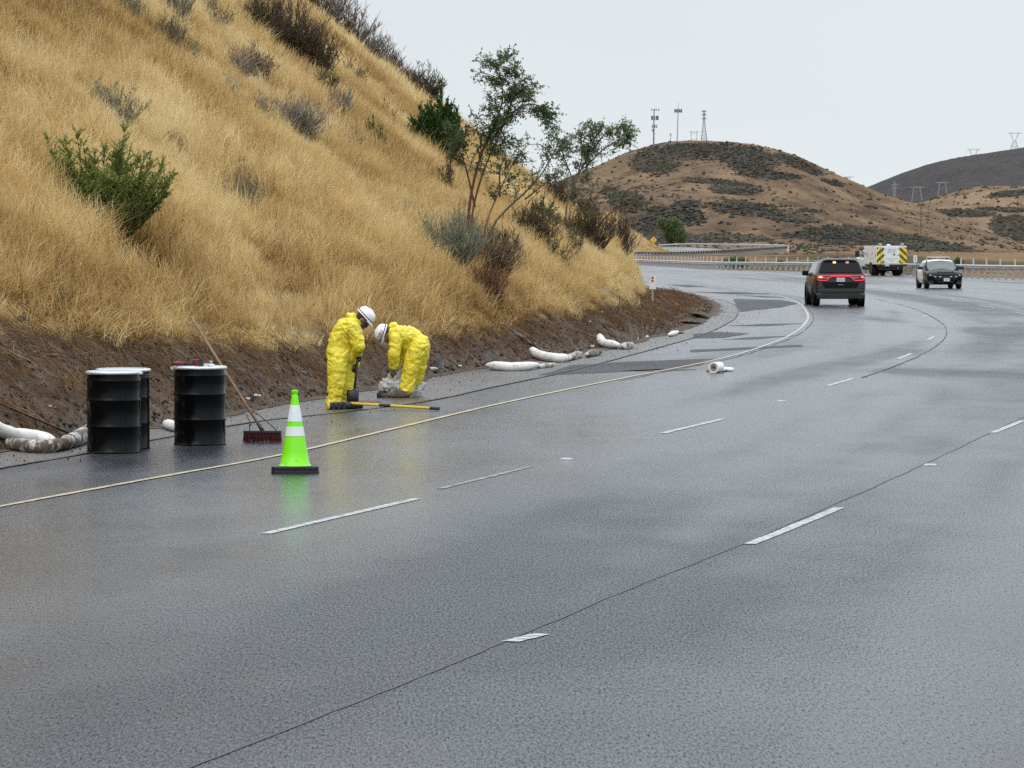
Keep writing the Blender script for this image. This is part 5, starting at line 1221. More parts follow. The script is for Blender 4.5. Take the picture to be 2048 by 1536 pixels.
# ------------------------------------------------------------------ dry grass
def clump_mesh(name, nb, rad, h0, h1, w, material, seed, lean=.35, seg=3, heads=0.35):
    rg = np.random.default_rng(seed)
    a = rg.uniform(0, 6.283, nb); r = rad * np.sqrt(rg.uniform(0, 1, nb))
    bx, by = r * np.cos(a), r * np.sin(a); h = rg.uniform(h0, h1, nb)
    da = rg.uniform(0, 6.283, nb); ln = np.abs(rg.normal(0, lean, nb)) * h; wa = rg.uniform(0, 6.283, nb)
    cm = rg.uniform(-.15, .15, 2)
    V = []; att = []
    for k in range(seg + 1):
        t = k / seg
        cx = bx + (np.cos(da) * ln + cm[0] * h) * t ** 1.8; cy = by + (np.sin(da) * ln + cm[1] * h) * t ** 1.8; cz = h * t - .25 * ln * t ** 2 - .05 * (t == 0)
        ww = w * (1.0 - .45 * t) * np.where((t > .6), 1.25, 1) if k < seg else w * .22 * np.ones(nb)
        V.append(np.stack([cx - np.cos(wa) * ww, cy - np.sin(wa) * ww, cz + 0 * cx], -1)); V.append(np.stack([cx + np.cos(wa) * ww, cy + np.sin(wa) * ww, cz + 0 * cx], -1))
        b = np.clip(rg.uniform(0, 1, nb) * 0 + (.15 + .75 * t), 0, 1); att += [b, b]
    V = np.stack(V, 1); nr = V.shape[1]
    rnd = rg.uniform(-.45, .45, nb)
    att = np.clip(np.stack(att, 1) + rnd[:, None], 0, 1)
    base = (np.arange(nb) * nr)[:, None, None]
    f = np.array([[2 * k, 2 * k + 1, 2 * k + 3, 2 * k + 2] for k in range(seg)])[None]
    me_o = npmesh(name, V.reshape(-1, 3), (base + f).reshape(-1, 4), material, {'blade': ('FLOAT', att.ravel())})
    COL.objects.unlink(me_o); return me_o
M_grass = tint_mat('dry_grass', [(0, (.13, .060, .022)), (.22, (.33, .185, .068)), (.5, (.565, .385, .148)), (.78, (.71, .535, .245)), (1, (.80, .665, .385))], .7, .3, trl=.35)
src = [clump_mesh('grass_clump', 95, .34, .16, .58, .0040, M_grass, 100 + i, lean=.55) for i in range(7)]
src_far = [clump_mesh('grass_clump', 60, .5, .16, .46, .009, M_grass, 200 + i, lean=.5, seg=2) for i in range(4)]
def grass_tint(X, Y, rg, n):
    return np.clip(.58 + .52 * fbm(X * .32, Y * .13, seed=77, o=4) + .30 * fbm(X * 1.1, Y * .6, seed=78, o=3) + rg.normal(0, .11, n), 0, 1)
def sow(name, n, y0, y1, s1, sources, scale, label, seed, pw=1.0, cat='grass'):
    rg = np.random.default_rng(seed)
    X, Y, S = bank_points(n, y0, y1, s1, rg, pw)
    Z = hill_z(X, Y)
    px, py = proj(X, Y, Z)
    zg = zgrass(Y) + .16 * fbm(X * 1.3, Y * .8, seed=31) + .05
    thin = rg.uniform(0, 1, n) < np.clip((Z - zg) / .22, 0.0, 1) ** .8
    ok = (px > -260) & (px < 1420) & (py > -260) & thin
    X, Y, Z, S = X[ok], Y[ok], Z[ok], S[ok]
    bare = fbm(X * .4, Y * .16, seed=95, o=4); kp = rg.uniform(0, 1, len(X)) > np.clip((bare - .12) * 4, 0, .72); X, Y, Z, S = X[kp], Y[kp], Z[kp], S[kp]
    if CLEAR:
        C_ = np.array(CLEAR); keep = np.ones(len(X), bool)
        for cx, cy, r in C_:
            d = np.hypot(X - cx, (Y - cy)); keep &= ~((d < r) & (rg.uniform(0, 1, len(X)) < .96))
        X, Y, Z, S = X[keep], Y[keep], Z[keep], S[keep]
    m_ = len(X)
    gx = .12 + .26 * fbm(X * .18, Y * .15, seed=88); gy = .28 * fbm(X * .2, Y * .14, seed=89)
    s = scale * rg.uniform(.7, 1.2, m_) * np.clip(.95 + .6 * fbm(X * .5, Y * .28, seed=90, o=4), .4, 1.12)
    edge = np.clip((Z - zgrass(Y)) / .6, .45, 1)
    rz = rg.uniform(0, 6.283, m_)
    # euler XYZ: spin about Z first is not possible, so lean is applied through X/Y after a random spin kept inside the mesh
    rot = np.stack([-gy + rg.normal(0, .2, m_), gx + rg.normal(0, .2, m_), rz * 0 + rg.uniform(-.5, .5, m_)], -1)
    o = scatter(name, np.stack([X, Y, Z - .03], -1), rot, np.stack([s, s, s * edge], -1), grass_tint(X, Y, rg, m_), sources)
    tag(o, label, cat); return m_
n1 = sow('dry_grass', 60000, 36, 120, 22, src, 1.0, 'tall golden dry grass covering the near roadside cut slope', 301, 1.35)
n2 = sow('dry_grass', 30000, 110, 230, 26, src_far, 1.05, 'golden dry grass on the slope further along the bend', 302)
n3 = sow('dry_grass', 14000, 230, 700, 24, src_far, 1.2, 'distant pale dry grass on the cut slope by the yellow diamond sign', 303)
print('grass', n1, n2, n3)

# ------------------------------------------------------------------ people
def remeshed(name, parts, voxel, material, parent, wr=0, ws=9, smooth=4, seed=0, loc=None):
    m = MB()
    for q in parts:
        if q[0] == 'c':
            _, a, ra, b, rb = q[:5]; a, b = Vector(a), Vector(b); d = b - a; L_ = d.length; d = d / L_ if L_ > 1e-6 else Vector((0, 0, 1))
            N = 7; pts = []; rr = []
            for i in range(N): an = math.pi / 2 * (1 - i / (N - 1)); pts.append(a - d * ra * math.sin(an)); rr.append(max(.0005, ra * math.cos(an)))
            for i in range(N): an = math.pi / 2 * i / (N - 1); pts.append(b + d * rb * math.sin(an)); rr.append(max(.0005, rb * math.cos(an)))
            m.tube(pts, rr, 16)
        else:
            _, c, rad = q[:3]; M_ = q[3] if len(q) > 3 else Matrix.Identity(3)
            prof = [(max(.0005, math.sin(math.pi * i / 12)), -math.cos(math.pi * i / 12)) for i in range(13)]
            m.lathe(prof, c, 18, M=M_ @ Matrix.Diagonal(rad))
    o = m.build(name, material, None)
    md = o.modifiers.new('r', 'REMESH'); md.mode = 'VOXEL'; md.voxel_size = voxel; md.use_smooth_shade = True
    ms = o.modifiers.new('s', 'SMOOTH'); ms.factor = .5; ms.iterations = smooth
    bpy.context.view_layer.update(); dg = bpy.context.evaluated_depsgraph_get()
    me = bpy.data.meshes.new_from_object(o.evaluated_get(dg)); bpy.data.objects.remove(o)
    n = len(me.vertices); co = np.empty(n * 3, np.float32); me.vertices.foreach_get('co', co); co = co.reshape(-1, 3).astype(float)
    if wr:
        nm = np.empty(n * 3, np.float32); me.vertex_normals.foreach_get('vector', nm); nm = nm.reshape(-1, 3)
        x, y, z = co.T
        wx = fbm(x * 3, y * 3, z * 3, seed=seed) * .35; wz = fbm(x * 3 + 9, y * 3, z * 3, seed=seed + 1) * .35
        r1 = 1 - np.abs(fbm((x + wx) * ws * .8, y * ws * .7, (z + wz) * ws * 1.5, seed=seed + 2, o=2)) * 2.6
        r2 = 1 - np.abs(fbm((x + wx) * ws * 1.9 + (z + wz) * ws, y * ws * 1.4, (z - wx) * ws * 2.2, seed=seed + 3, o=2)) * 2.4
        co = co + nm * (wr * (.65 * np.maximum(r1, -.5) + .35 * np.maximum(r2, -.5) - .3))[:, None]
    me.vertices.foreach_set('co', co.astype(np.float32).ravel()); me.materials.clear(); me.materials.append(material)
    me.polygons.foreach_set('use_smooth', [True] * len(me.polygons)); me.update(); me.name = name
    o = bpy.data.objects.new(name, me); COL.objects.link(o); o.parent = parent
    if loc is not None: o.location = loc
    return o
M_suit = mat('yellow_coverall', (.76, .63, .04), .42, var=.05, vs=9, bump=.004, bs=26, dirt=.22, dirt_col=(.50, .38, .06), dirt_scale=5)
M_skin = mat('skin', (.28, .145, .095), .5, var=.08); M_hair = mat('black_hair', (.012, .010, .009), .6); M_hat = mat('white_hard_hat', (.80, .80, .80), .25, var=.03)
M_glove = mat('dark_glove', (.03, .018, .016), .7, var=.3); M_glove2 = mat('brown_glove', (.10, .045, .035), .7, var=.3); M_boot = mat('brown_boot', (.035, .024, .016), .6, var=.3); M_bootb = mat('muddy_boot', (.06, .045, .032), .7, var=.3)
M_eye = mat('eye_white', (.6, .58, .55), .2)
def head_parts(c, up, fw):
    up, fw = Vector(up).normalized(), Vector(fw).normalized(); fw = (fw - up * fw.dot(up)).normalized(); sd = up.cross(fw)
    M_ = Matrix((fw, sd, up)).transposed(); T = lambda x, y, z: Vector(c) + M_ @ Vector((x, y, z))
    P = [('e', T(-.01, 0, .02), (.098, .077, .098), M_), ('e', T(.03, 0, -.055), (.062, .056, .062), M_), ('c', T(.085, 0, .005), .012, T(.105, 0, -.028), .015), ('e', T(.083, 0, -.055), (.014, .026, .008), M_), ('e', T(.082, 0, -.070), (.012, .022, .007), M_), ('e', T(.066, 0, -.097), (.022, .026, .016), M_),
         ('e', T(.078, .03, .022), (.018, .026, .008), M_), ('e', T(.078, -.03, .022), (.018, .026, .008), M_), ('e', T(-.005, .079, -.01), (.018, .008, .030), M_), ('e', T(-.005, -.079, -.01), (.018, .008, .030), M_),
         ('c', T(-.03, 0, -.05), .056, T(-.05, 0, -.14), .058)]
    return P, M_, T
def head_extras(t, T, M_, tag_text=None, shield=False):
    for sy in (-1, 1):
        m = MB(); m.lathe([(0, -1), (.7, -.7), (1, 0), (.7, .7), (0, 1)], T(.082, sy * .031, .004), 10, M=M_ @ Matrix.Diagonal((.008, .012, .007))); m.build('eye', M_eye, t, smooth=True)
    o = remeshed('hair', [('e', T(-.026, 0, .025), (.092, .082, .096), M_), ('e', T(-.055, 0, -.03), (.052, .070, .05), M_)], .009, M_hair, t)
    prof = [(.128, .0), (.131, .006), (.126, .012), (.120, .018), (.118, .05), (.108, .085), (.085, .112), (.05, .128), (.015, .134), (.0, .134)]
    m = MB(); m.lathe([(.118, -.002)] + prof, T(-.012, 0, .045), 30, M=M_ @ Matrix.Diagonal((1.12, .95, 1.0))); hat = m.build('hard_hat', M_hat, t, auto=50)
    m = MB(); vs = []
    for k in range(13):
        a = R(-60 + 10 * k); vs += [T(-.012 + .140 * math.cos(a), .118 * math.sin(a), .045), T(-.012 + (.140 + .038 * math.cos(a * 1.4)) * math.cos(a), (.120 + .01) * math.sin(a), .036), T(-.012 + (.140 + .038 * math.cos(a * 1.4)) * math.cos(a), .13 * math.sin(a), .030), T(-.012 + .138 * math.cos(a), .118 * math.sin(a), .036)]
    m.add(vs, [(4 * k + j, 4 * k + (j + 1) % 4, 4 * k + 4 + (j + 1) % 4, 4 * k + 4 + j) for k in range(12) for j in range(4)] + [(3, 2, 1, 0), (48, 49, 50, 51)]); m.build('visor', M_hat, hat)
    m = MB(); m.tube([T(-.012 + x, 0, .045 + z) for x, z in ((-.125, .05), (-.09, .110), (0, .139), (.09, .112), (.128, .05))], .007, 6); m.build('ridge', M_hat, hat, smooth=True)
    m = MB(); m.lathe([(.1225, .018), (.1245, .020), (.1238, .030), (.121, .032)], T(-.012, 0, .045), 30, M=M_ @ Matrix.Diagonal((1.12, .95, 1.0))); m.build('band', mat('hat_band', (.02, .02, .022), .5), hat)
    return hat
def hand(t, w, fdir, pdir, material, grip=True, s=1.0, mirror=1):
    """w wrist, fdir towards knuckles, pdir palm side (fingers curl towards it)"""
    f = Vector(fdir).normalized(); p = Vector(pdir).normalized(); p = (p - f * p.dot(f)).normalized(); sd = f.cross(p) * mirror; w = Vector(w); P = []
    K = lambda a, b, c: w + (f * a + sd * b + p * c) * s
    P += [('c', K(.01, 0, 0), .026 * s, K(.045, 0, 0), .028 * s), ('c', K(.05, .026, .0), .018 * s, K(.078, .030, 0), .015 * s), ('c', K(.05, -.026, 0), .018 * s, K(.075, -.030, 0), .014 * s), ('c', K(.05, 0, 0), .02 * s, K(.08, 0, 0), .016 * s)]
    for i, (o, L_) in enumerate(((.034, .9), (.012, 1.0), (-.011, .95), (-.033, .78))):
        r = .0092 * s; c1 = .9 if grip else .35; a = K(.082, o, 0); b = K(.082 + .036 * L_ * .75, o, .036 * L_ * c1 * .8); c = K(.082 + .036 * L_ * .55 if grip else .082 + .055 * L_, o, .066 * L_ * c1); d = K(.082 + .005 if grip else .082 + .07 * L_, o, .078 * L_ * c1)
        P += [('c', a, r * 1.08, b, r), ('c', b, r, c, r * .95), ('c', c, r * .95, d, r * .8)]
    P += [('c', K(.02, .028, .006), .014 * s, K(.045, .050, .026), .0115 * s), ('c', K(.045, .050, .026), .0115 * s, K(.066, .046, .052), .0095 * s)]
    return remeshed('glove', P, .0042, material, t, smooth=2)
def boot(t, heel, toe_, material):
    h, e = Vector(heel), Vector(toe_); d = (e - h).normalized(); u = Vector((0, 0, 1))
    o = remeshed('boot', [('c', h + u * .05 + d * .01, .045, h + d * .12 + u * .05, .046), ('c', h + d * .12 + u * .045, .046, e - d * .04 + u * .038, .042), ('c', h + u * .06 + d * .02, .05, h + u * .20 + d * .02, .055), ('c', h + u * .012, .014, h + d * .24 + u * .012, .014), ('c', h + u * .014 + d.cross(u) * .025, .014, e - d * .02 + u * .014 + d.cross(u) * .02, .014), ('c', h + u * .014 - d.cross(u) * .025, .014, e - d * .02 + u * .014 - d.cross(u) * .02, .014)], .009, material, t)
    return o
# --- first worker: digging with a shovel
S1 = 146.; o1 = gp(690, 816)
def q1(px, py, dy=0): return Vector(((px - 690) / S1, dy, (816 - py) / S1))
w1 = thing('person', 'worker in yellow coverall and white hard hat, standing stooped over a black shovel', 'person', o1)
HC = q1(726, 640, -.01); HP_, HM, HT = head_parts(HC, (.72, 0, .69), (.69, -.10, -.72))
wr1 = q1(716, 707, -.03); wr2 = q1(711, 731, .09)
core = [('c', q1(680, 705), .13, q1(692, 662), .14), ('c', q1(692, 662), .13, q1(706, 646), .09), ('c', q1(706, 646), .07, q1(717, 642), .058),
        ('c', q1(705, 655, -.12), .06, q1(719, 693, -.18), .045), ('c', q1(719, 693, -.18), .045, wr1, .032), ('c', q1(705, 655, .12), .06, q1(713, 702, .22), .045), ('c', q1(713, 702, .22), .045, wr2, .032),
        ('c', q1(677, 712, -.09), .09, q1(675, 762, -.11), .07), ('c', q1(675, 762, -.11), .06, q1(669, 802, -.11), .045), ('c', q1(687, 712, .09), .09, q1(693, 762, .10), .07), ('c', q1(693, 762, .10), .06, q1(693, 804, .10), .045)]
remeshed('body', HP_ + core, .011, M_skin, w1, smooth=3)
suit = [('e', q1(679, 707), (.178, .20, .165)), ('c', q1(680, 700), .172, q1(684, 680), .178), ('c', q1(684, 680), .178, q1(694, 660), .168), ('c', q1(693, 664, -.07), .125, q1(702, 652, -.10), .112), ('c', q1(693, 664, .07), .125, q1(702, 652, .10), .112), ('c', q1(702, 652), .12, q1(711, 644), .085),
        ('c', q1(707, 655, -.15), .098, q1(720, 692, -.20), .088), ('c', q1(720, 692, -.20), .090, wr1 + Vector((-.01, -.03, .01)), .062), ('c', q1(706, 655, .15), .095, q1(712, 702, .24), .082), ('c', q1(712, 702, .24), .082, wr2 + Vector((-.015, .02, .01)), .060),
        ('c', q1(677, 714, -.09), .140, q1(675, 740, -.11), .128), ('c', q1(675, 740, -.11), .126, q1(674, 765, -.12), .112), ('c', q1(674, 765, -.12), .114, q1(668, 801, -.12), .094), ('c', q1(688, 714, .09), .135, q1(694, 762, .10), .108), ('c', q1(694, 762, .10), .108, q1(692, 803, .10), .090),
        ('e', q1(668, 802, -.12), (.098, .105, .06)), ('e', q1(692, 804, .10), (.094, .10, .06)), ('c', q1(700, 690), .11, q1(699, 712), .10)]
hood = [('e', q1(705, 634, 0), (.085, .115, .050), Matrix.Rotation(R(18), 3, 'Y')), ('e', q1(699, 632, 0), (.05, .09, .045)), ('c', q1(712, 640, -.07), .035, q1(718, 648, -.07), .03), ('c', q1(712, 640, .07), .035, q1(718, 648, .07), .03)]
cv = remeshed('coverall', suit + hood, .0115, M_suit, w1, wr=.021, ws=7.6, smooth=4, seed=5)
for px, py, dy in ((668, 808, -.12), (692, 809, .10)):
    m = MB(); c_ = q1(px, py, dy); m.lathe([(.088, -.004), (.094, .006), (.088, .016)], c_, 20); m.build('ankle_cuff', M_suit, cv, smooth=True)
boot(w1, q1(660, 816, -.12), q1(684, 816, -.22), M_boot); boot(w1, q1(687, 816, .10), q1(716, 816, .02), M_boot)
head_extras(w1, HT, HM)
m = MB(); vs = [HT(.10 + .012 * math.cos(a) - .10 * (1 - math.cos(a)), .085 * math.sin(a), z) for z in (.045, -.075) for a in (R(x) for x in range(-70, 71, 20))]; n_ = 8
m.add(vs, [(i, i + 1, n_ + i + 1, n_ + i) for i in range(n_ - 1)]); m.build('safety_glasses', mat('smoked_lens', (.03, .03, .035), .1, alpha=.55), w1)
sh0 = q1(718, 700, -.02); sh1 = q1(706, 806, -.10); ax = (sh1 - sh0).normalized()
hand(w1, wr1 + Vector((0, 0, 0)), (sh0 + ax * .05 - wr1) + Vector((.02, .01, -.05)), (-.25, .2, -.6), M_glove); hand(w1, wr2, Vector((.02, -.07, -.07)), (-.5, -.3, -.1), M_glove, mirror=-1)
sv = thing('shovel', 'black square-bladed shovel held upright by the stooped worker, blade on the ground', 'shovel', o1 + sh1); T_ = sh0 - sh1; M_shv = mat('black_shovel_steel', (.014, .012, .014), .45, var=.3)
m = MB(); m.tube([T_ * .24, T_ * .6, T_ * 1.0], [.016, .017, .017], 10); m.build('handle', mat('dark_handle', (.03, .017, .015), .55, var=.3), sv, smooth=True)
m = MB(); m.tube([T_ + Vector((0, -.055, .02)), T_ + Vector((0, .055, .02))], .015, 8); m.tube([T_ * .97, T_ + Vector((0, -.05, .02))], .010, 6); m.tube([T_ * .97, T_ + Vector((0, .05, .02))], .010, 6); m.build('grip', M_shv, sv)
m = MB(); W_ = .082
vs = []
for j, zz in enumerate((.205, .19, .10, .0)):
    for i in range(7): x = -W_ + W_ * 2 * i / 6; vs.append((x * (1 if j else .96), .010 * math.cos(x / W_ * 1.5) * -3 + .02 * zz + (.018 if j == 0 else 0), zz - (.012 * (abs(x) / W_) ** 2 if j == 3 else 0) - .02))
m.add(vs, [(j * 7 + i, j * 7 + i + 1, (j + 1) * 7 + i + 1, (j + 1) * 7 + i) for j in range(3) for i in range(6)]); bl = m.build('blade', M_shv, sv, smooth=True); md = bl.modifiers.new('t', 'SOLIDIFY'); md.thickness = .004
m = MB(); m.tube([Vector((0, -.01, .12)), T_ * .27], [.022, .018], 8); m.build('socket', M_shv, sv)
# --- second worker: bent double over a plastic bag
S2 = 136.; o2 = gp(808, 795)
def q2(px, py, dy=0): return Vector(((px - 808) / S2, dy, (795 - py) / S2))
w2 = thing('person', 'worker in yellow coverall bent double, reaching into a clear plastic bag by the gutter', 'person', o2)
HC = q2(774, 671, -.02); HP_, HM, HT = head_parts(HC, (-.90, -.12, .32), (-.30, -.12, -.92))
wA = q2(786, 741, -.10); wB = q2(795, 741, .06)
core = [('c', q2(838, 690), .12, q2(808, 673), .13), ('c', q2(808, 673), .12, q2(791, 668), .09), ('c', q2(791, 668), .07, q2(781, 670), .056), ('c', q2(793, 675, -.12), .06, q2(791, 710, -.17), .046), ('c', q2(791, 710, -.17), .045, wA, .032), ('c', q2(793, 675, .12), .06, q2(798, 710, .17), .046), ('c', q2(798, 710, .17), .045, wB, .032),
        ('c', q2(838, 694, -.09), .09, q2(823, 736, -.10), .07), ('c', q2(823, 736, -.10), .06, q2(812, 782, -.10), .045), ('c', q2(841, 694, .09), .09, q2(838, 736, .13), .07), ('c', q2(838, 736, .13), .06, q2(828, 774, .18), .045)]
remeshed('body', HP_ + core, .011, M_skin, w2, smooth=3)
suit = [('e', q2(837, 689), (.165, .195, .155)), ('c', q2(832, 684), .152, q2(815, 673), .155), ('c', q2(815, 673, -.05), .140, q2(798, 669, -.08), .122), ('c', q2(815, 673, .05), .140, q2(798, 669, .08), .122), ('c', q2(798, 668), .125, q2(788, 666), .095), ('c', q2(826, 696), .12, q2(808, 686), .11),
        ('c', q2(793, 676, -.15), .092, q2(789, 708, -.18), .086), ('c', q2(789, 708, -.18), .086, q2(788, 729, -.13), .070), ('c', q2(793, 676, .15), .09, q2(798, 708, .18), .08), ('c', q2(798, 708, .18), .08, q2(796, 728, .10), .06),
        ('c', q2(837, 694, -.09), .142, q2(829, 716, -.10), .132), ('c', q2(829, 716, -.10), .132, q2(822, 738, -.11), .116), ('c', q2(822, 738, -.11), .114, q2(813, 779, -.11), .098), ('c', q2(842, 694, .09), .135, q2(838, 736, .13), .10), ('c', q2(838, 736, .13), .10, q2(829, 769, .18), .078), ('e', q2(813, 780, -.11), (.104, .105, .05))]
hood = [('e', q2(786, 655, 0), (.055, .10, .068), Matrix.Rotation(R(-12), 3, 'Y')), ('e', q2(790, 652, -.03), (.045, .07, .05)), ('c', q2(783, 662, -.08), .032, q2(781, 674, -.08), .03)]
cv = remeshed('coverall', suit + hood, .0115, M_suit, w2, wr=.021, ws=7.6, smooth=4, seed=15)
boot(w2, q2(816, 795, -.10), q2(784, 795, -.20), M_bootb); boot(w2, q2(832, 786, .18), q2(806, 786, .12), M_bootb)
hat = head_extras(w2, HT, HM)
def text_mesh(name, s, size, material, parent, M4, ext=.0015, align='CENTER'):
    cu = bpy.data.curves.new(name, 'FONT'); cu.body = s; cu.size = size; cu.extrude = ext; cu.align_x = align; cu.align_y = 'CENTER'; cu.resolution_u = 2
    o = bpy.data.objects.new(name, cu); COL.objects.link(o); bpy.context.view_layer.update(); me = bpy.data.meshes.new_from_object(o.evaluated_get(bpy.context.evaluated_depsgraph_get())); bpy.data.objects.remove(o)
    me.transform(M4); me.materials.clear(); me.materials.append(material); me.name = name; o = bpy.data.objects.new(name, me); COL.objects.link(o); o.parent = parent; return o
def frame4(c, right, up): right = Vector(right).normalized(); up = Vector(up); up = (up - right * up.dot(right)).normalized(); n = right.cross(up); M_ = Matrix((right, up, n)).transposed().to_4x4(); M_.translation = Vector(c); return M_
upv = (HT(0, 0, 1) - HT(0, 0, 0)); fwv = (HT(1, 0, 0) - HT(0, 0, 0)); sdv = (HT(0, 1, 0) - HT(0, 0, 0)); sgn = -1 if (HT(0, -1, 0) - HT(0, 0, 0)).y < 0 else 1
text_mesh('lettering', 'OEU', .075, mat('hat_print', (.03, .03, .035), .5), hat, frame4(HT(.035, sgn * .118, .105), fwv * sgn * -1 if sgn > 0 else fwv, upv * .9 + sdv * sgn * -.45))
hand(w2, wA, (-.05, .0, -1), (.5, .6, 0), M_glove2); hand(w2, wB, (-.1, -.1, -1), (.3, -.8, 0), M_glove2, mirror=-1)
# clear bag and brown sacks
M_bag = mat('clear_plastic', (.62, .60, .57), .22, var=.25, vs=14, alpha=.55)
def bag(label, parts, seed, name='plastic_bag'):
    o = remeshed(name, parts, .014, M_bag, None, wr=.05, ws=13, smooth=1, seed=seed, loc=o2); o.data.name = name; tag(o, label, 'bag'); return o
bag('clear crumpled plastic bag in the hands of the bent worker', [('e', q2(785, 772, -.02), (.19, .15, .12)), ('c', q2(790, 755, -.02), .10, q2(796, 737, -.02), .04), ('e', q2(772, 778, -.05), (.10, .10, .09)), ('e', q2(800, 770, 0), (.12, .12, .15))], 4)
bag('loose end of clear plastic behind the bent worker\'s heels', [('e', q2(832, 783, .05), (.10, .10, .07)), ('c', q2(836, 780, .05), .06, q2(846, 768, .05), .025)], 7)
M_sack = mat('muddy_sack', (.10, .075, .052), .85, var=.35, vs=7, bump=.006, bs=16); M_sack2 = mat('dark_sack', (.035, .025, .018), .85, var=.35)
o = remeshed('sack', [('c', q2(762, 790, -.12), .055, q2(775, 781, -.08), .06)], .012, M_sack2, None, wr=.02, ws=14, seed=2, loc=o2); tag(o, 'dark open-ended sock stub poking left out of the clear bag', 'sack')
o = remeshed('sack', [('c', q2(770, 791, -.20), .045, q2(800, 789, -.22), .055), ('c', q2(795, 786, -.2), .06, q2(818, 788, -.2), .04)], .012, M_sack, None, wr=.02, ws=14, seed=3, loc=o2); tag(o, 'flat brown sack lying under the clear bag at the bent worker\'s boots', 'sack')
o = remeshed('sand_pile', [('e', Vector((0, 0, 0)), (.17, .16, .035)), ('e', Vector((.1, .05, 0)), (.12, .10, .03))], .012, mat('brown_sand', (.15, .085, .045), .95, var=.3, bump=.01, bs=50), None, wr=.01, ws=20, seed=3, loc=gp(733, 806)); tag(o, 'little heap of brown sand beside the shovel blade', 'sand')

# ------------------------------------------------------------------ vehicles
M_blackp = mat('black_car_paint', (.005, .0055, .006), .28, var=.1, spec=.18); M_greyp = mat('charcoal_car_paint', (.020, .022, .021), .25, var=.1, spec=.45); M_whitep = mat('white_car_paint', (.74, .75, .75), .25, var=.03, coat=.4, dirt=.12, dirt_col=(.5, .5, .48))
M_glass = mat('dark_car_glass', (.006, .007, .007), .1, var=.1, spec=.16); M_wsh = mat('windshield_glass', (.10, .125, .12), .3, var=.1, spec=.6)
M_tyre = mat('tyre', (.012, .012, .012), .8, var=.2); M_rim = mat('steel_rim', (.30, .31, .32), .35, metal=.8, var=.1); M_rimd = mat('dark_rim', (.05, .05, .052), .4, metal=.6)
M_blkpl = mat('black_bumper_plastic', (.012, .012, .013), .55, var=.15); M_chrome = mat('chrome', (.6, .62, .64), .12, metal=1)
M_redl = mat('red_lens', (.16, .006, .010), .18, var=.05); M_rede = mat('red_led', (.9, .03, .06), .4, emit=(1, .05, .09), es=.75); M_amb = mat('amber_lamp', (.9, .5, .15), .4, emit=(1, .55, .25), es=1.6)
M_yfl = mat('yellow_flasher', (.9, .8, .2), .4, emit=(1, .85, .2), es=1.8); M_rfl = mat('red_flasher', (.9, .1, .1), .4, emit=(1, .10, .12), es=2.0); M_plate = mat('licence_plate', (.62, .64, .66), .4, var=.03); M_ptxt = mat('plate_print', (.05, .07, .16), .5)
def loft(name, secs, mats, parent, mi=None, bev=None, auto=38, capx=True):
    """secs: list of lists of (x, y, z) half profiles (x >= 0, from bottom centre to top centre); mirrored and closed"""
    ns, nk = len(secs), len(secs[0]); full = []
    for s_ in secs: full.append(list(s_) + [(-x, y, z) for x, y, z in reversed(s_[1:-1])])
    m = len(full[0]); vs = [v for s_ in full for v in s_]; fs = []; ms = []
    for i in range(ns - 1):
        for k in range(m):
            fs.append((i * m + k, i * m + (k + 1) % m, (i + 1) * m + (k + 1) % m, (i + 1) * m + k)); ms.append(mi(i, k if k < nk - 1 else 2 * (nk - 1) - 1 - k) if mi else 0)
    for base, flip in ((0, 1), ((ns - 1) * m, 0)):
        for k in range(nk - 1):
            a, b = base + k, base + k + 1; c, d = base + (m - k - 1) % m, base + (m - k) % m
            q = [a, b, c, d] if k not in (0, nk - 2) else ([a, b, base + m - 1] if k == 0 else [a, b, c + 0])
            q = list(dict.fromkeys(q))
            if len(q) >= 3: fs.append(tuple(q if flip else q[::-1])); ms.append(0)
    me = bpy.data.meshes.new(name); me.from_pydata(vs, [], fs); mats = mats if isinstance(mats, (list, tuple)) else [mats]
    for q in mats: me.materials.append(q)
    me.polygons.foreach_set('material_index', ms); bm = bmesh.new(); bm.from_mesh(me); bmesh.ops.recalc_face_normals(bm, faces=bm.faces)
    bm.to_mesh(me); bm.free(); me.polygons.foreach_set('use_smooth', [True] * len(me.polygons))
    o = bpy.data.objects.new(name, me); COL.objects.link(o); o.parent = parent
    bv = o.modifiers.new('b', 'BEVEL'); bv.width = bev or .025; bv.segments = 2; bv.limit_method = 'ANGLE'; bv.angle_limit = R(22); bv.harden_normals = True
    return o
def wheel(t, x, y, r, w, rim, face=1):
    m = MB(); M_ = Matrix.Rotation(R(90), 3, 'Y')
    m.lathe([(r * .62, -w / 2), (r * .93, -w / 2), (r, -w / 2 + .03), (r, w / 2 - .03), (r * .93, w / 2), (r * .62, w / 2)], (x, y, r), 28, M=M_); wh = m.build('wheel', M_tyre, t, auto=40)
    m = MB(); m.lathe([(0, -w * .1), (r * .60, -w * .15), (r * .64, -w / 2 - .004), (r * .58, -w / 2 - .004), (r * .5, -w * .3), (r * .18, -w * .42), (0, -w * .42)] if face < 0 else [(0, w * .42), (r * .18, w * .42), (r * .5, w * .3), (r * .58, w / 2 + .004), (r * .64, w / 2 + .004), (r * .60, w * .15), (0, w * .1)], (x, y, r), 24, M=M_); m.build('rim', rim, wh, auto=35)
    return wh
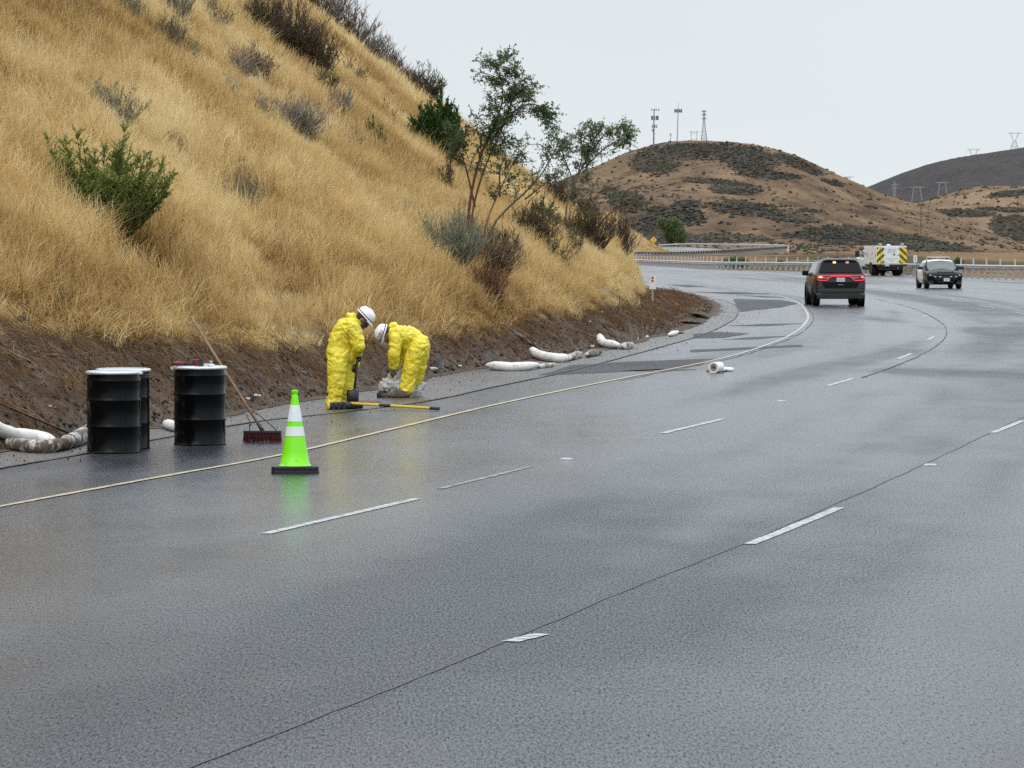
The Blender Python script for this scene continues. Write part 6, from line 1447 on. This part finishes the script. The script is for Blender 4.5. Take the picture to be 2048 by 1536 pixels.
def poly(name, pts, material, parent, th=.008, n=None):
    """thin solid panel from a planar polygon"""
    P = [Vector(p) for p in pts]
    if n is None:
        n = Vector((0, 0, 0))
        for i in range(len(P)): n += P[i].cross(P[(i + 1) % len(P)])
        n.normalize()
    n = Vector(n); k = len(P); m = MB()
    m.add([p for p in P] + [p + n * th for p in P], [tuple(range(k - 1, -1, -1)), tuple(range(k, 2 * k))] + [(i, (i + 1) % k, k + (i + 1) % k, k + i) for i in range(k)])
    return m.build(name, material, parent)
def mirror(pts): return [(-x, y, z) for x, y, z in reversed(pts)]
# --- charcoal SUV seen from behind (rear at y = 0, front towards +y)
sp0 = gp(1681, 612.5); suv = thing('suv', 'dark charcoal suv driving away, red tail lights, yellow and red flashers lit', 'suv', sp0, rz=0)
KX = [0, .70, .86, .93, .955, .95, .93, .90, .76, .66, .40, 0]; KZ = [.30, .30, .36, .52, .80, .98, 1.16, 1.22, 1.60, 1.70, 1.755, 1.77]; KO = [.10, .06, .02, 0, 0, .02, .05, .08, .30, .36, .40, .40]
def sec(y, sx=1, off=0, zt=1, hood=None, bot=0):
    out_ = []
    for x, z, o in zip(KX, KZ, KO):
        zz = z * 1.0
        if hood is not None and z > hood: zz = hood + (z - hood) * .06; xx = x * sx if x > .6 else x * sx
        else: xx = x * sx
        if zt != 1 and z > 1.22: zz = 1.22 + (z - 1.22) * zt
        if z < .5: zz += bot
        out_.append((xx, y + o * off, zz))
    return out_
secs = [sec(0, .86, 1), sec(.05, .955, 1), sec(.22, 1, .95), sec(1.2, 1, .2), sec(2.4, 1, 0), sec(3.15, 1, 0, .96), sec(3.75, .985, 0, .05), sec(4.1, .975, 0, hood=1.12), sec(4.85, .93, 0, hood=1.0), sec(5.08, .80, 0, hood=.86)]
body = loft('body', secs, [M_greyp, M_glass], suv, mi=lambda i, k: 1 if (2 <= i <= 4 and k == 7) or (i == 5 and k in (7,)) else 0, bev=.03)
def tz(z):  # y of the rear face at height z
    return float(np.interp(z, KZ[3:], KO[3:]))
def rear(x, z, d=.012): return (x, tz(z) + .0 - d, z)
rg_ = [rear(-.80, 1.24), rear(.80, 1.24), rear(.69, 1.60), rear(.60, 1.665), rear(-.60, 1.665), rear(-.69, 1.60)]
poly('rear_window', [(-.80, .055, 1.245), (.80, .055, 1.245), (.665, .315, 1.645), (.58, .330, 1.672), (-.58, .330, 1.672), (-.665, .315, 1.645)], M_glass, suv, .008)
poly('spoiler', [(-.66, .30, 1.715), (.66, .30, 1.715), (.60, .52, 1.772), (-.60, .52, 1.772)], M_greyp, suv, .02)
m = MB(); m.box((0, .29, 1.685), (1.20, .04, .03)); m.build('spoiler_underside', M_blkpl, suv, bevel=.01)
m = MB(); m.tube([(.05, .10, 1.27), (.20, .09, 1.285), (.42, .10, 1.30)], .013, 6); m.build('rear_wiper', M_blkpl, suv)
for x, mt, nm in ((-.21, M_yfl, 'yellow'), (.27, M_rfl, 'red')):
    m = MB(); m.lathe([(0, -.01), (.7, -.008), (1, 0), (.7, .02), (0, .03)], (x, .275, 1.625), 18, M=Matrix.Rotation(R(90), 3, 'X') @ Matrix.Diagonal((.062, .038, 1))); o = m.build('flasher', mt, suv, smooth=True); o['label'] = nm + ' flasher lit at the top of the rear window'
# full-width tail lamp: housing and glowing loop
H_ = [(-.885, 1.175), (.885, 1.175), (.90, 1.08), (.87, .945), (.50, .93), (.36, 1.05), (.25, 1.085), (-.25, 1.085), (-.36, 1.05), (-.50, .93), (-.87, .945), (-.90, 1.08)]
poly('tail_lamp', [(x, -.025, z) for x, z in H_], M_redl, suv, .06, n=(0, 1, 0)); tl = suv.children[-1]
m = MB(); loop = [(-.86, 1.14), (-.45, 1.14), (0, 1.15), (.45, 1.14), (.86, 1.14)]; m.tube([(x, -.032, z) for x, z in loop], .014, 6)
for s_ in (-1, 1): m.tube([(s_ * x, -.032, z) for x, z in [(.86, 1.14), (.865, 1.04), (.83, .965), (.52, .955), (.40, 1.075), (.28, 1.11), (0, 1.115)]], .013, 6)
m.build('led_loop', M_rede, tl)
for s_ in (-1, 1):
    poly('inner_lens', [(s_ * .66, -.038, 1.085), (s_ * .36 + s_ * .06, -.038, 1.085), (s_ * .48, -.038, 1.035), (s_ * .66, -.038, 1.035)], mat('clear_lens', (.30, .24, .20), .2), tl, .01, n=(0, 1, 0))
m = MB(); m.box((-.745, -.038, 1.08), (.14, .02, .055)); o = m.build('turn_signal', M_amb, tl, bevel=.008); m = MB(); m.box((.80, -.038, 1.08), (.09, .02, .05)); m.build('brake_lamp', mat('pink_lamp', (.9, .3, .35), .4, emit=(1, .25, .3), es=.9), tl, bevel=.008)
m = MB(); m.box((0, -.03, .985), (.32, .012, .145)); pl = m.build('licence_plate', M_plate, suv, bevel=.004)
text_mesh('plate_number', '9CZN303', .085, M_ptxt, pl, frame4((0, -.038, .98), (1, 0, 0), (0, 0, 1)))
poly('tailgate_dark_panel', [(-.70, -.012, .90), (.70, -.012, .90), (.62, -.012, .70), (.55, -.012, .66), (-.55, -.012, .66), (-.62, -.012, .70)], M_blackp, suv, .02, n=(0, 1, 0))  # flat panel, darker than the body, on the lower tailgate
m = MB(); m.box((0, -.02, .80), (.20, .02, .02)); m.build('badge', M_rim, suv)
m = MB(); m.box((0, .02, .57), (1.72, .16, .17)); m.build('rear_bumper', M_greyp, suv, bevel=.04)
m = MB(); m.box((0, .06, .38), (1.70, .20, .22)); m.build('lower_valance', M_blkpl, suv, bevel=.04)
for s_ in (-1, 1):
    m = MB(); m.lathe([(.05, 0), (.062, 0), (.062, .08), (.05, .08)], (s_ * .55, .0, .37), 14, M=Matrix.Rotation(R(90), 3, 'X')); m.build('exhaust_tip', M_blkpl, suv)
    m = MB(); m.box((s_ * .83, -.015, .70), (.12, .03, .035)); m.build('reflector', M_redl, suv, bevel=.005)
    m = MB(); m.box((s_ * .80, -.04, .46), (.20, .02, .015)); m.build('bumper_trim', M_rim, suv)
    m = MB(); m.box((s_ * 1.05, 3.15, 1.21), (.24, .12, .19)); mr_ = m.build('side_mirror', M_blackp, suv, bevel=.03); m = MB(); m.box((s_ * .96, 3.17, 1.16), (.12, .06, .04)); m.build('mirror_arm', M_blkpl, mr_)
    m = MB(); m.box((s_ * .68, 1.9, 1.755), (.04, 2.3, .04)); m.build('roof_rail', M_blkpl, suv, bevel=.01)
    for y in (1.05, 4.10):
        wheel(suv, s_ * .83, y, .385, .27, M_rimd, face=s_)
        m = MB(); m.lathe([(.44, -.02), (.475, -.02), (.475, .02), (.44, .02)], (s_ * .945, y, .40), 24, M=Matrix.Rotation(R(90), 3, 'Y')); m.build('arch_trim', M_blkpl, suv)
m = MB(); m.tube([(.22, 1.2, 1.76), (.22, 1.3, 2.05)], [.012, .005], 5); m.build('antenna', M_blkpl, suv); m = MB(); m.prism([(1.0, 1.765), (1.25, 1.765), (1.02, 1.85)], 0, -.02, .02); m.build('fin_antenna', M_blkpl, suv)
m = MB(); m.box((-.05, 1.6, 1.80), (.16, .12, .07)); m.build('roof_unit', M_blkpl, suv, bevel=.015)

# --- black and white patrol sedan facing the camera (front at y = 0, rear towards +y)
pp = gp(1890, 577.5); pc = thing('patrol_car', 'black and white patrol sedan facing the camera, with push bar and roof light bar', 'police car', pp, rz=R(.5)); pc.scale = (1.06, 1.06, 1.06)
PX = [0, .70, .84, .92, .94, .93, .90, .72, .64, .40, 0]; PZ = [.20, .20, .26, .45, .66, .86, .95, 1.30, 1.38, 1.43, 1.45]
def ps(y, sx=1, hood=None, front=0):
    o = []
    for x, z in zip(PX, PZ):
        zz = z
        if hood is not None and z > hood:
            q = {.86: 0, .95: .3, 1.30: .55, 1.38: .7, 1.43: .9, 1.45: 1}.get(z, 0); zz = hood + q * .07; x = min(x, .86) if z > .9 else x
        o.append((x * sx, y + front * (1 if z < .3 else .0), zz))
    return o
secs = [ps(-.02, .70, .62, .08), ps(.04, .86, .68, .04), ps(.18, .95, .76), ps(.6, .99, .84), ps(1.35, 1, .90), ps(2.05, 1, None), ps(2.9, 1), ps(3.7, .99), ps(4.35, .97, .98), ps(4.95, .90, .94), ps(5.02, .8, .86)]
# windscreen rises between sections 4 and 5
def pmi(i, k):
    if i >= 5 and i <= 6 and k == 6: return 2
    if i in (5, 6) and k in (2, 3, 4, 5): return 1
    if i in (5, 6) and k >= 7: return 1
    if i == 4 and k in (3, 4): return 1
    if i == 4 and k >= 8: return 1
    return 0
loft('body', secs, [M_blackp, M_whitep, M_glass], pc, mi=pmi, bev=.03)
A_ = Vector((0, 1.37, .985)); B_ = Vector((0, 2.03, 1.405)); nrm = Vector((0, -(B_.z - A_.z), (B_.y - A_.y))).normalized()
poly('windshield', [Vector((-.76, 1.40, .975)) + nrm * .012, Vector((0, 1.36, .985)) + nrm * .02, Vector((.76, 1.40, .975)) + nrm * .012, Vector((.66, 1.90, 1.312)) + nrm * .014, Vector((.40, 1.905, 1.355)) + nrm * .018, Vector((0, 1.91, 1.378)) + nrm * .022, Vector((-.40, 1.905, 1.355)) + nrm * .018, Vector((-.66, 1.90, 1.312)) + nrm * .014], M_wsh, pc, .006, n=nrm)
for s_ in (-1, 1):
    a, b = Vector((s_ * .80, 1.38, .955)), Vector((s_ * .665, 2.05, 1.38)); m = MB(); m.tube([a, b], .030, 6); m.build('pillar', M_blackp, pc)
    m = MB(); m.lathe([(0, -.06), (.05, -.055), (.075, 0), (.078, .02), (0, .02)], (s_ * .80, 1.36, 1.07), 14, M=Matrix.Rotation(R(90), 3, 'X')); m.build('spotlight', M_blkpl, pc, smooth=True)
    m = MB(); m.box((s_ * 1.03, 1.62, 1.02), (.24, .13, .15)); m.build('side_mirror', M_blkpl, pc, bevel=.03)
    # headlamp
    poly('headlight', [(s_ * .50, -.012, .60), (s_ * .86, .10, .62), (s_ * .88, .13, .71), (s_ * .80, .05, .735), (s_ * .52, -.005, .69)][::s_], mat('headlight_glass', (.05, .055, .055), .08, spec=.8), pc, .02, n=(0, -1, 0))
    m = MB(); m.lathe([(0, 0), (.045, 0), (.05, .01), (0, .012)], (s_ * .72, .02, .665), 12, M=Matrix.Rotation(R(90), 3, 'X')); m.build('headlight_lens', M_chrome, pc)
    poly('fog_grille', [(s_ * .55, -.02, .28), (s_ * .84, .06, .30), (s_ * .84, .06, .40), (s_ * .60, -.02, .42)][::s_], M_blkpl, pc, .02, n=(0, -1, 0)); m = MB(); m.box((s_ * .72, -.03, .27), (.26, .02, .015)); m.build('bumper_trim', M_rim, pc)
    for y in (.95, 4.0): wheel(pc, s_ * .80, y, .345, .235, M_rimd, face=s_)
    # push bar uprights
    m = MB(); m.tube([(s_ * .40, -.10, .22), (s_ * .40, -.20, .34), (s_ * .40, -.20, .82), (s_ * .36, -.16, .88)], .028, 8); m.build('push_bar_upright', M_blkpl, pc, smooth=True)
    for xx in (.27, .52): m = MB(); m.box((s_ * xx, -.235, .60), (.10, .05, .045)); m.build('push_bar_lamp', mat('clear_lamp', (.55, .56, .56), .2), pc, bevel=.008)
m = MB(); m.tube([(-.40, -.20, .83), (.40, -.20, .83)], .028, 8); m.tube([(-.40, -.20, .57), (.40, -.20, .57)], .024, 8); m.tube([(-.40, -.19, .34), (.40, -.19, .34)], .024, 8); m.build('push_bar_crossbar', M_blkpl, pc)
poly('grille', [(-.50, -.03, .42), (.50, -.03, .42), (.52, -.03, .66), (-.52, -.03, .66)], M_blkpl, pc, .03, n=(0, -1, 0))
m = MB(); m.prism([(-.07, .60), (.07, .60), (.09, .68), (0, .64), (-.09, .68)], 1, -.09, -.07); m.build('grille_emblem', M_rimd, pc)
m = MB(); m.box((.05, -.245, .45), (.30, .012, .15)); pl = m.build('licence_plate', M_plate, pc, bevel=.004); text_mesh('plate_number', '1482924', .075, M_ptxt, pl, frame4((.05, -.252, .45), (1, 0, 0), (0, 0, 1)))
m = MB(); m.box((0, 2.75, 1.555), (1.14, .30, .07)); lb = m.build('light_bar', mat('light_bar_lens', (.42, .44, .43), .15, var=.1), pc, bevel=.02)
m = MB(); m.box((0, 2.75, 1.515), (1.16, .30, .02)); m.box((-.45, 2.75, 1.48), (.08, .12, .06)); m.box((.45, 2.75, 1.48), (.08, .12, .06)); m.build('bar_foot', M_blkpl, lb)
for x in (-.48, .48): m = MB(); m.box((x, 2.59, 1.545), (.13, .02, .04)); m.build('bar_lamp', M_chrome, lb)
for i in range(5): m = MB(); m.box((-.40 + .2 * i, 2.12, 1.43), (.075, .02, .02)); m.build('roof_marker', M_blkpl, pc)
m = MB(); m.box((0, 2.0, 1.36), (.12, .02, .05)); m.build('rear_view_mirror', M_blkpl, pc)

# --- white hazmat utility truck, going away and turning left
tp = gp(1783, 551.5); tk = thing('utility_truck', 'white hazmat utility truck with lime and red chevrons on its rear, seen from behind', 'truck', tp, rz=R(12)); tk.scale = (1.03, 1.03, 1.03)
M_lm = mat('chevron_lime', (.55, .78, .03), .4, var=.03); M_rd = mat('chevron_red', (.26, .012, .012), .4, var=.05); M_trd = mat('dark_red_lamp', (.10, .006, .012), .3); M_tx = mat('red_lettering', (.28, .05, .07), .5); M_tg = mat('grey_lettering', (.20, .20, .20), .5)
m = MB(); m.box((0, 1.5, 1.53), (2.36, 3.0, 1.36)); bx_ = m.build('body_box', M_whitep, tk, bevel=.03)
m = MB(); m.box((0, 1.5, .90), (2.30, 2.96, .14)); m.build('side_skirt', M_whitep, tk)
for s_ in (-1, 1):
    # side compartment doors with handles
    for (y0, y1, z0, z1) in ((.06, .78, .90, 2.12), (.84, 1.90, 1.28, 2.12), (1.96, 2.92, .90, 2.12)):
        m = MB(); m.box((s_ * 1.186, (y0 + y1) / 2, (z0 + z1) / 2), (.02, y1 - y0, z1 - z0)); d = m.build('compartment_door', M_whitep, tk, bevel=.006); m = MB(); m.box((s_ * 1.202, y0 + .12, (z0 + z1) / 2 - .05), (.02, .06, .14)); m.build('handle', M_blkpl, d)
    m = MB(); m.lathe([(0, -.01), (.46, -.01), (.46, .012), (0, .012)], (s_ * 1.19, 1.37, .55), 26, M=Matrix.Rotation(R(90), 3, 'Y')); m.build('arch_shade_disc', M_blkpl, tk)  # flat black disc stands in for the shade inside the wheel well
    for y in (1.37, 4.95): wheel(tk, s_ * (.98 if y < 2 else .90), y, .40, .27 if y > 2 else .26, M_rim, face=s_)
    wheel(tk, s_ * .70, 1.37, .40, .24, M_rim, face=s_)
    m = MB(); m.box((s_ * 1.42, 3.95, 1.62), (.30, .12, .46)); mm_ = m.build('side_mirror', M_blkpl, tk, bevel=.03); m = MB(); m.tube([(s_ * 1.0, 3.95, 1.5), (s_ * 1.30, 3.95, 1.55)], .03, 6); m.build('mirror_arm', M_blkpl, mm_)
    # chevron panels: two strips per side
    x0, x1 = s_ * 1.175, s_ * .60; xm = s_ * .87
    for (a, b, ph) in ((x0, xm, 0), (xm, x1, .26)):
        lo, hi = min(a, b) + .012, max(a, b) - .012; zb, zt = .92, 2.12; L_ = .50; w_ = hi - lo
        bgp = poly('chevron_panel', [(lo, -.012, zb), (hi, -.012, zb), (hi, -.012, zt), (lo, -.012, zt)], M_lm, tk, .014, n=(0, 1, 0))
        k = -2
        while k < 6:
            # stripes fall towards the outside
            zi = zb + k * L_ + ph; sl_ = w_ * 1.0
            # at inner edge z = zi + sl_, at outer edge z = zi
            q = [(0, zi), (1, zi + sl_), (1, zi + sl_ + L_ * .5), (0, zi + L_ * .5)]
            # clip to the panel
            def clip(P, f):
                out2 = []
                for i in range(len(P)):
                    A1, B1 = P[i], P[(i + 1) % len(P)]; fa, fb_ = f(A1), f(B1)
                    if fa >= 0: out2.append(A1)
                    if fa * fb_ < 0: t_ = fa / (fa - fb_); out2.append((A1[0] + (B1[0] - A1[0]) * t_, A1[1] + (B1[1] - A1[1]) * t_))
                return out2
            q = clip(q, lambda p: p[1] - zb - .01)
            if q: q = clip(q, lambda p: zt - .01 - p[1])
            if len(q) >= 3:
                inner, outer = (hi, lo) if s_ < 0 else (lo, hi)
                poly('stripe', [(outer + (inner - outer) * u, -.020, z) for u, z in q], M_rd, bgp, .006, n=(0, 1, 0))
            k += 1
    m = MB(); m.tube([(xm, -.03, .85), (xm, -.03, 2.15)], .016, 6); m.build('grab_rail', M_chrome, tk)
    m = MB(); m.box((s_ * 1.02, -.02, .78), (.28, .06, .16)); m.build('tail_light', M_trd, tk, bevel=.015)
    m = MB(); m.box((s_ * .86, .10, 2.33), (.20, .20, .10)); bc = m.build('beacon', mat('beacon_lens', (.45, .46, .42), .3), tk, bevel=.02); m = MB(); m.tube([(s_ * .86, .10, 2.2), (s_ * .86, .10, 2.30)], .10, 10); m.build('beacon_foot', M_galv, bc); m = MB(); m.box((s_ * .86, .10, 2.40), (.22, .22, .025)); m.build('beacon_cap', M_whitep, bc)
    for z in (1.05, 1.52, 1.98): m = MB(); m.prism([(s_ * .58, z - .025), (s_ * .40, z), (s_ * .58, z + .025)], 1, -.030, -.012); m.build('door_hinge', M_blkpl, tk)
    m = MB(); m.box((s_ * .295, -.008, 1.53), (.575, .024, 1.22)); m.build('rear_door', M_whitep, tk, bevel=.006)
m = MB(); m.box((.20, -.035, 1.58), (.12, .02, .11)); m.build('door_latch', M_blkpl, tk)
F4 = lambda x, z: frame4((x, -.022, z), (1, 0, 0), (0, 0, 1))
def lett(s_, size, x, z, mt): o = text_mesh('lettering', s_, size, mt, tk, F4(x, z), .003); return o
lett('HEALTH', .165, 0, 1.93, M_tx); lett('HAZ MAT', .165, 0, 1.76, M_tx); lett('LOS ANGELES COUNTY', .092, 0, 1.26, M_tg); lett('FIRE DEPT', .088, 0, 1.12, M_tg)
o = text_mesh('lettering', 'FIRE DEPT', .16, M_tg, tk, frame4((-1.2, 2.45, 1.62), (0, -1, 0), (0, 0, 1)), .003)
m = MB(); m.box((0, -.10, .74), (1.66, .30, .20)); m.build('rear_bumper', M_blkpl, tk, bevel=.02)
m = MB(); m.box((-.44, -.265, .80), (.32, .012, .16)); pl = m.build('licence_plate', M_plate, tk); text_mesh('plate_number', '1482317', .075, M_ptxt, pl, frame4((-.44, -.274, .80), (1, 0, 0), (0, 0, 1)))
m = MB(); m.box((-.66, -.03, .79), (.13, .04, .09)); m.build('reversing_lamp', mat('pale_lamp', (.7, .55, .6), .3), tk)
m = MB(); m.box((0, 2.6, .56), (1.7, 5.4, .26)); m.build('chassis', M_blkpl, tk); m = MB(); m.tube([(-.8, 1.37, .40), (.8, 1.37, .40)], .07, 8); m.lathe([(.05, -.15), (.17, -.08), (.17, .08), (.05, .15)], (-.1, 1.37, .40), 12, M=Matrix.Rotation(R(90), 3, 'X')); m.build('rear_axle', M_blkpl, tk)
m = MB(); m.tube([(.42, -.25, .58), (.42, -.20, .58)], .05, 10); m.build('hitch_socket', M_galv, tk)
m = MB(); m.lathe([(.0, .0), (.18, 0), (.17, .05), (.10, .09), (0, .10)], (-.05, .6, 2.24), 20); m.build('roof_dome', M_whitep, tk, smooth=True)
m = MB(); m.box((-.95, 1.5, 2.25), (.30, 2.7, .07)); m.box((.95, 1.5, 2.23), (.30, 2.9, .04)); m.build('roof_rack', M_galv, tk)
CX = [0, .90, 1.10, 1.13, 1.12, 1.08, .92, .82, 0]; CZ = [.55, .55, .70, 1.0, 1.25, 1.33, 1.85, 1.93, 1.97]
def cs(y, sx=1, hood=None): return [(x * sx, y, (z if hood is None or z < hood else hood + (z - hood) * .08)) for x, z in zip(CX, CZ)]
loft('cab', [cs(3.03), cs(3.3), cs(4.2), cs(4.75, .98, 1.36), cs(5.6, .97, 1.30), cs(5.85, .90, 1.15)], [M_whitep, M_glass], tk, mi=lambda i, k: 1 if (i in (1,) and k == 5) or (i == 2 and k in (5,)) else 0, bev=.04)
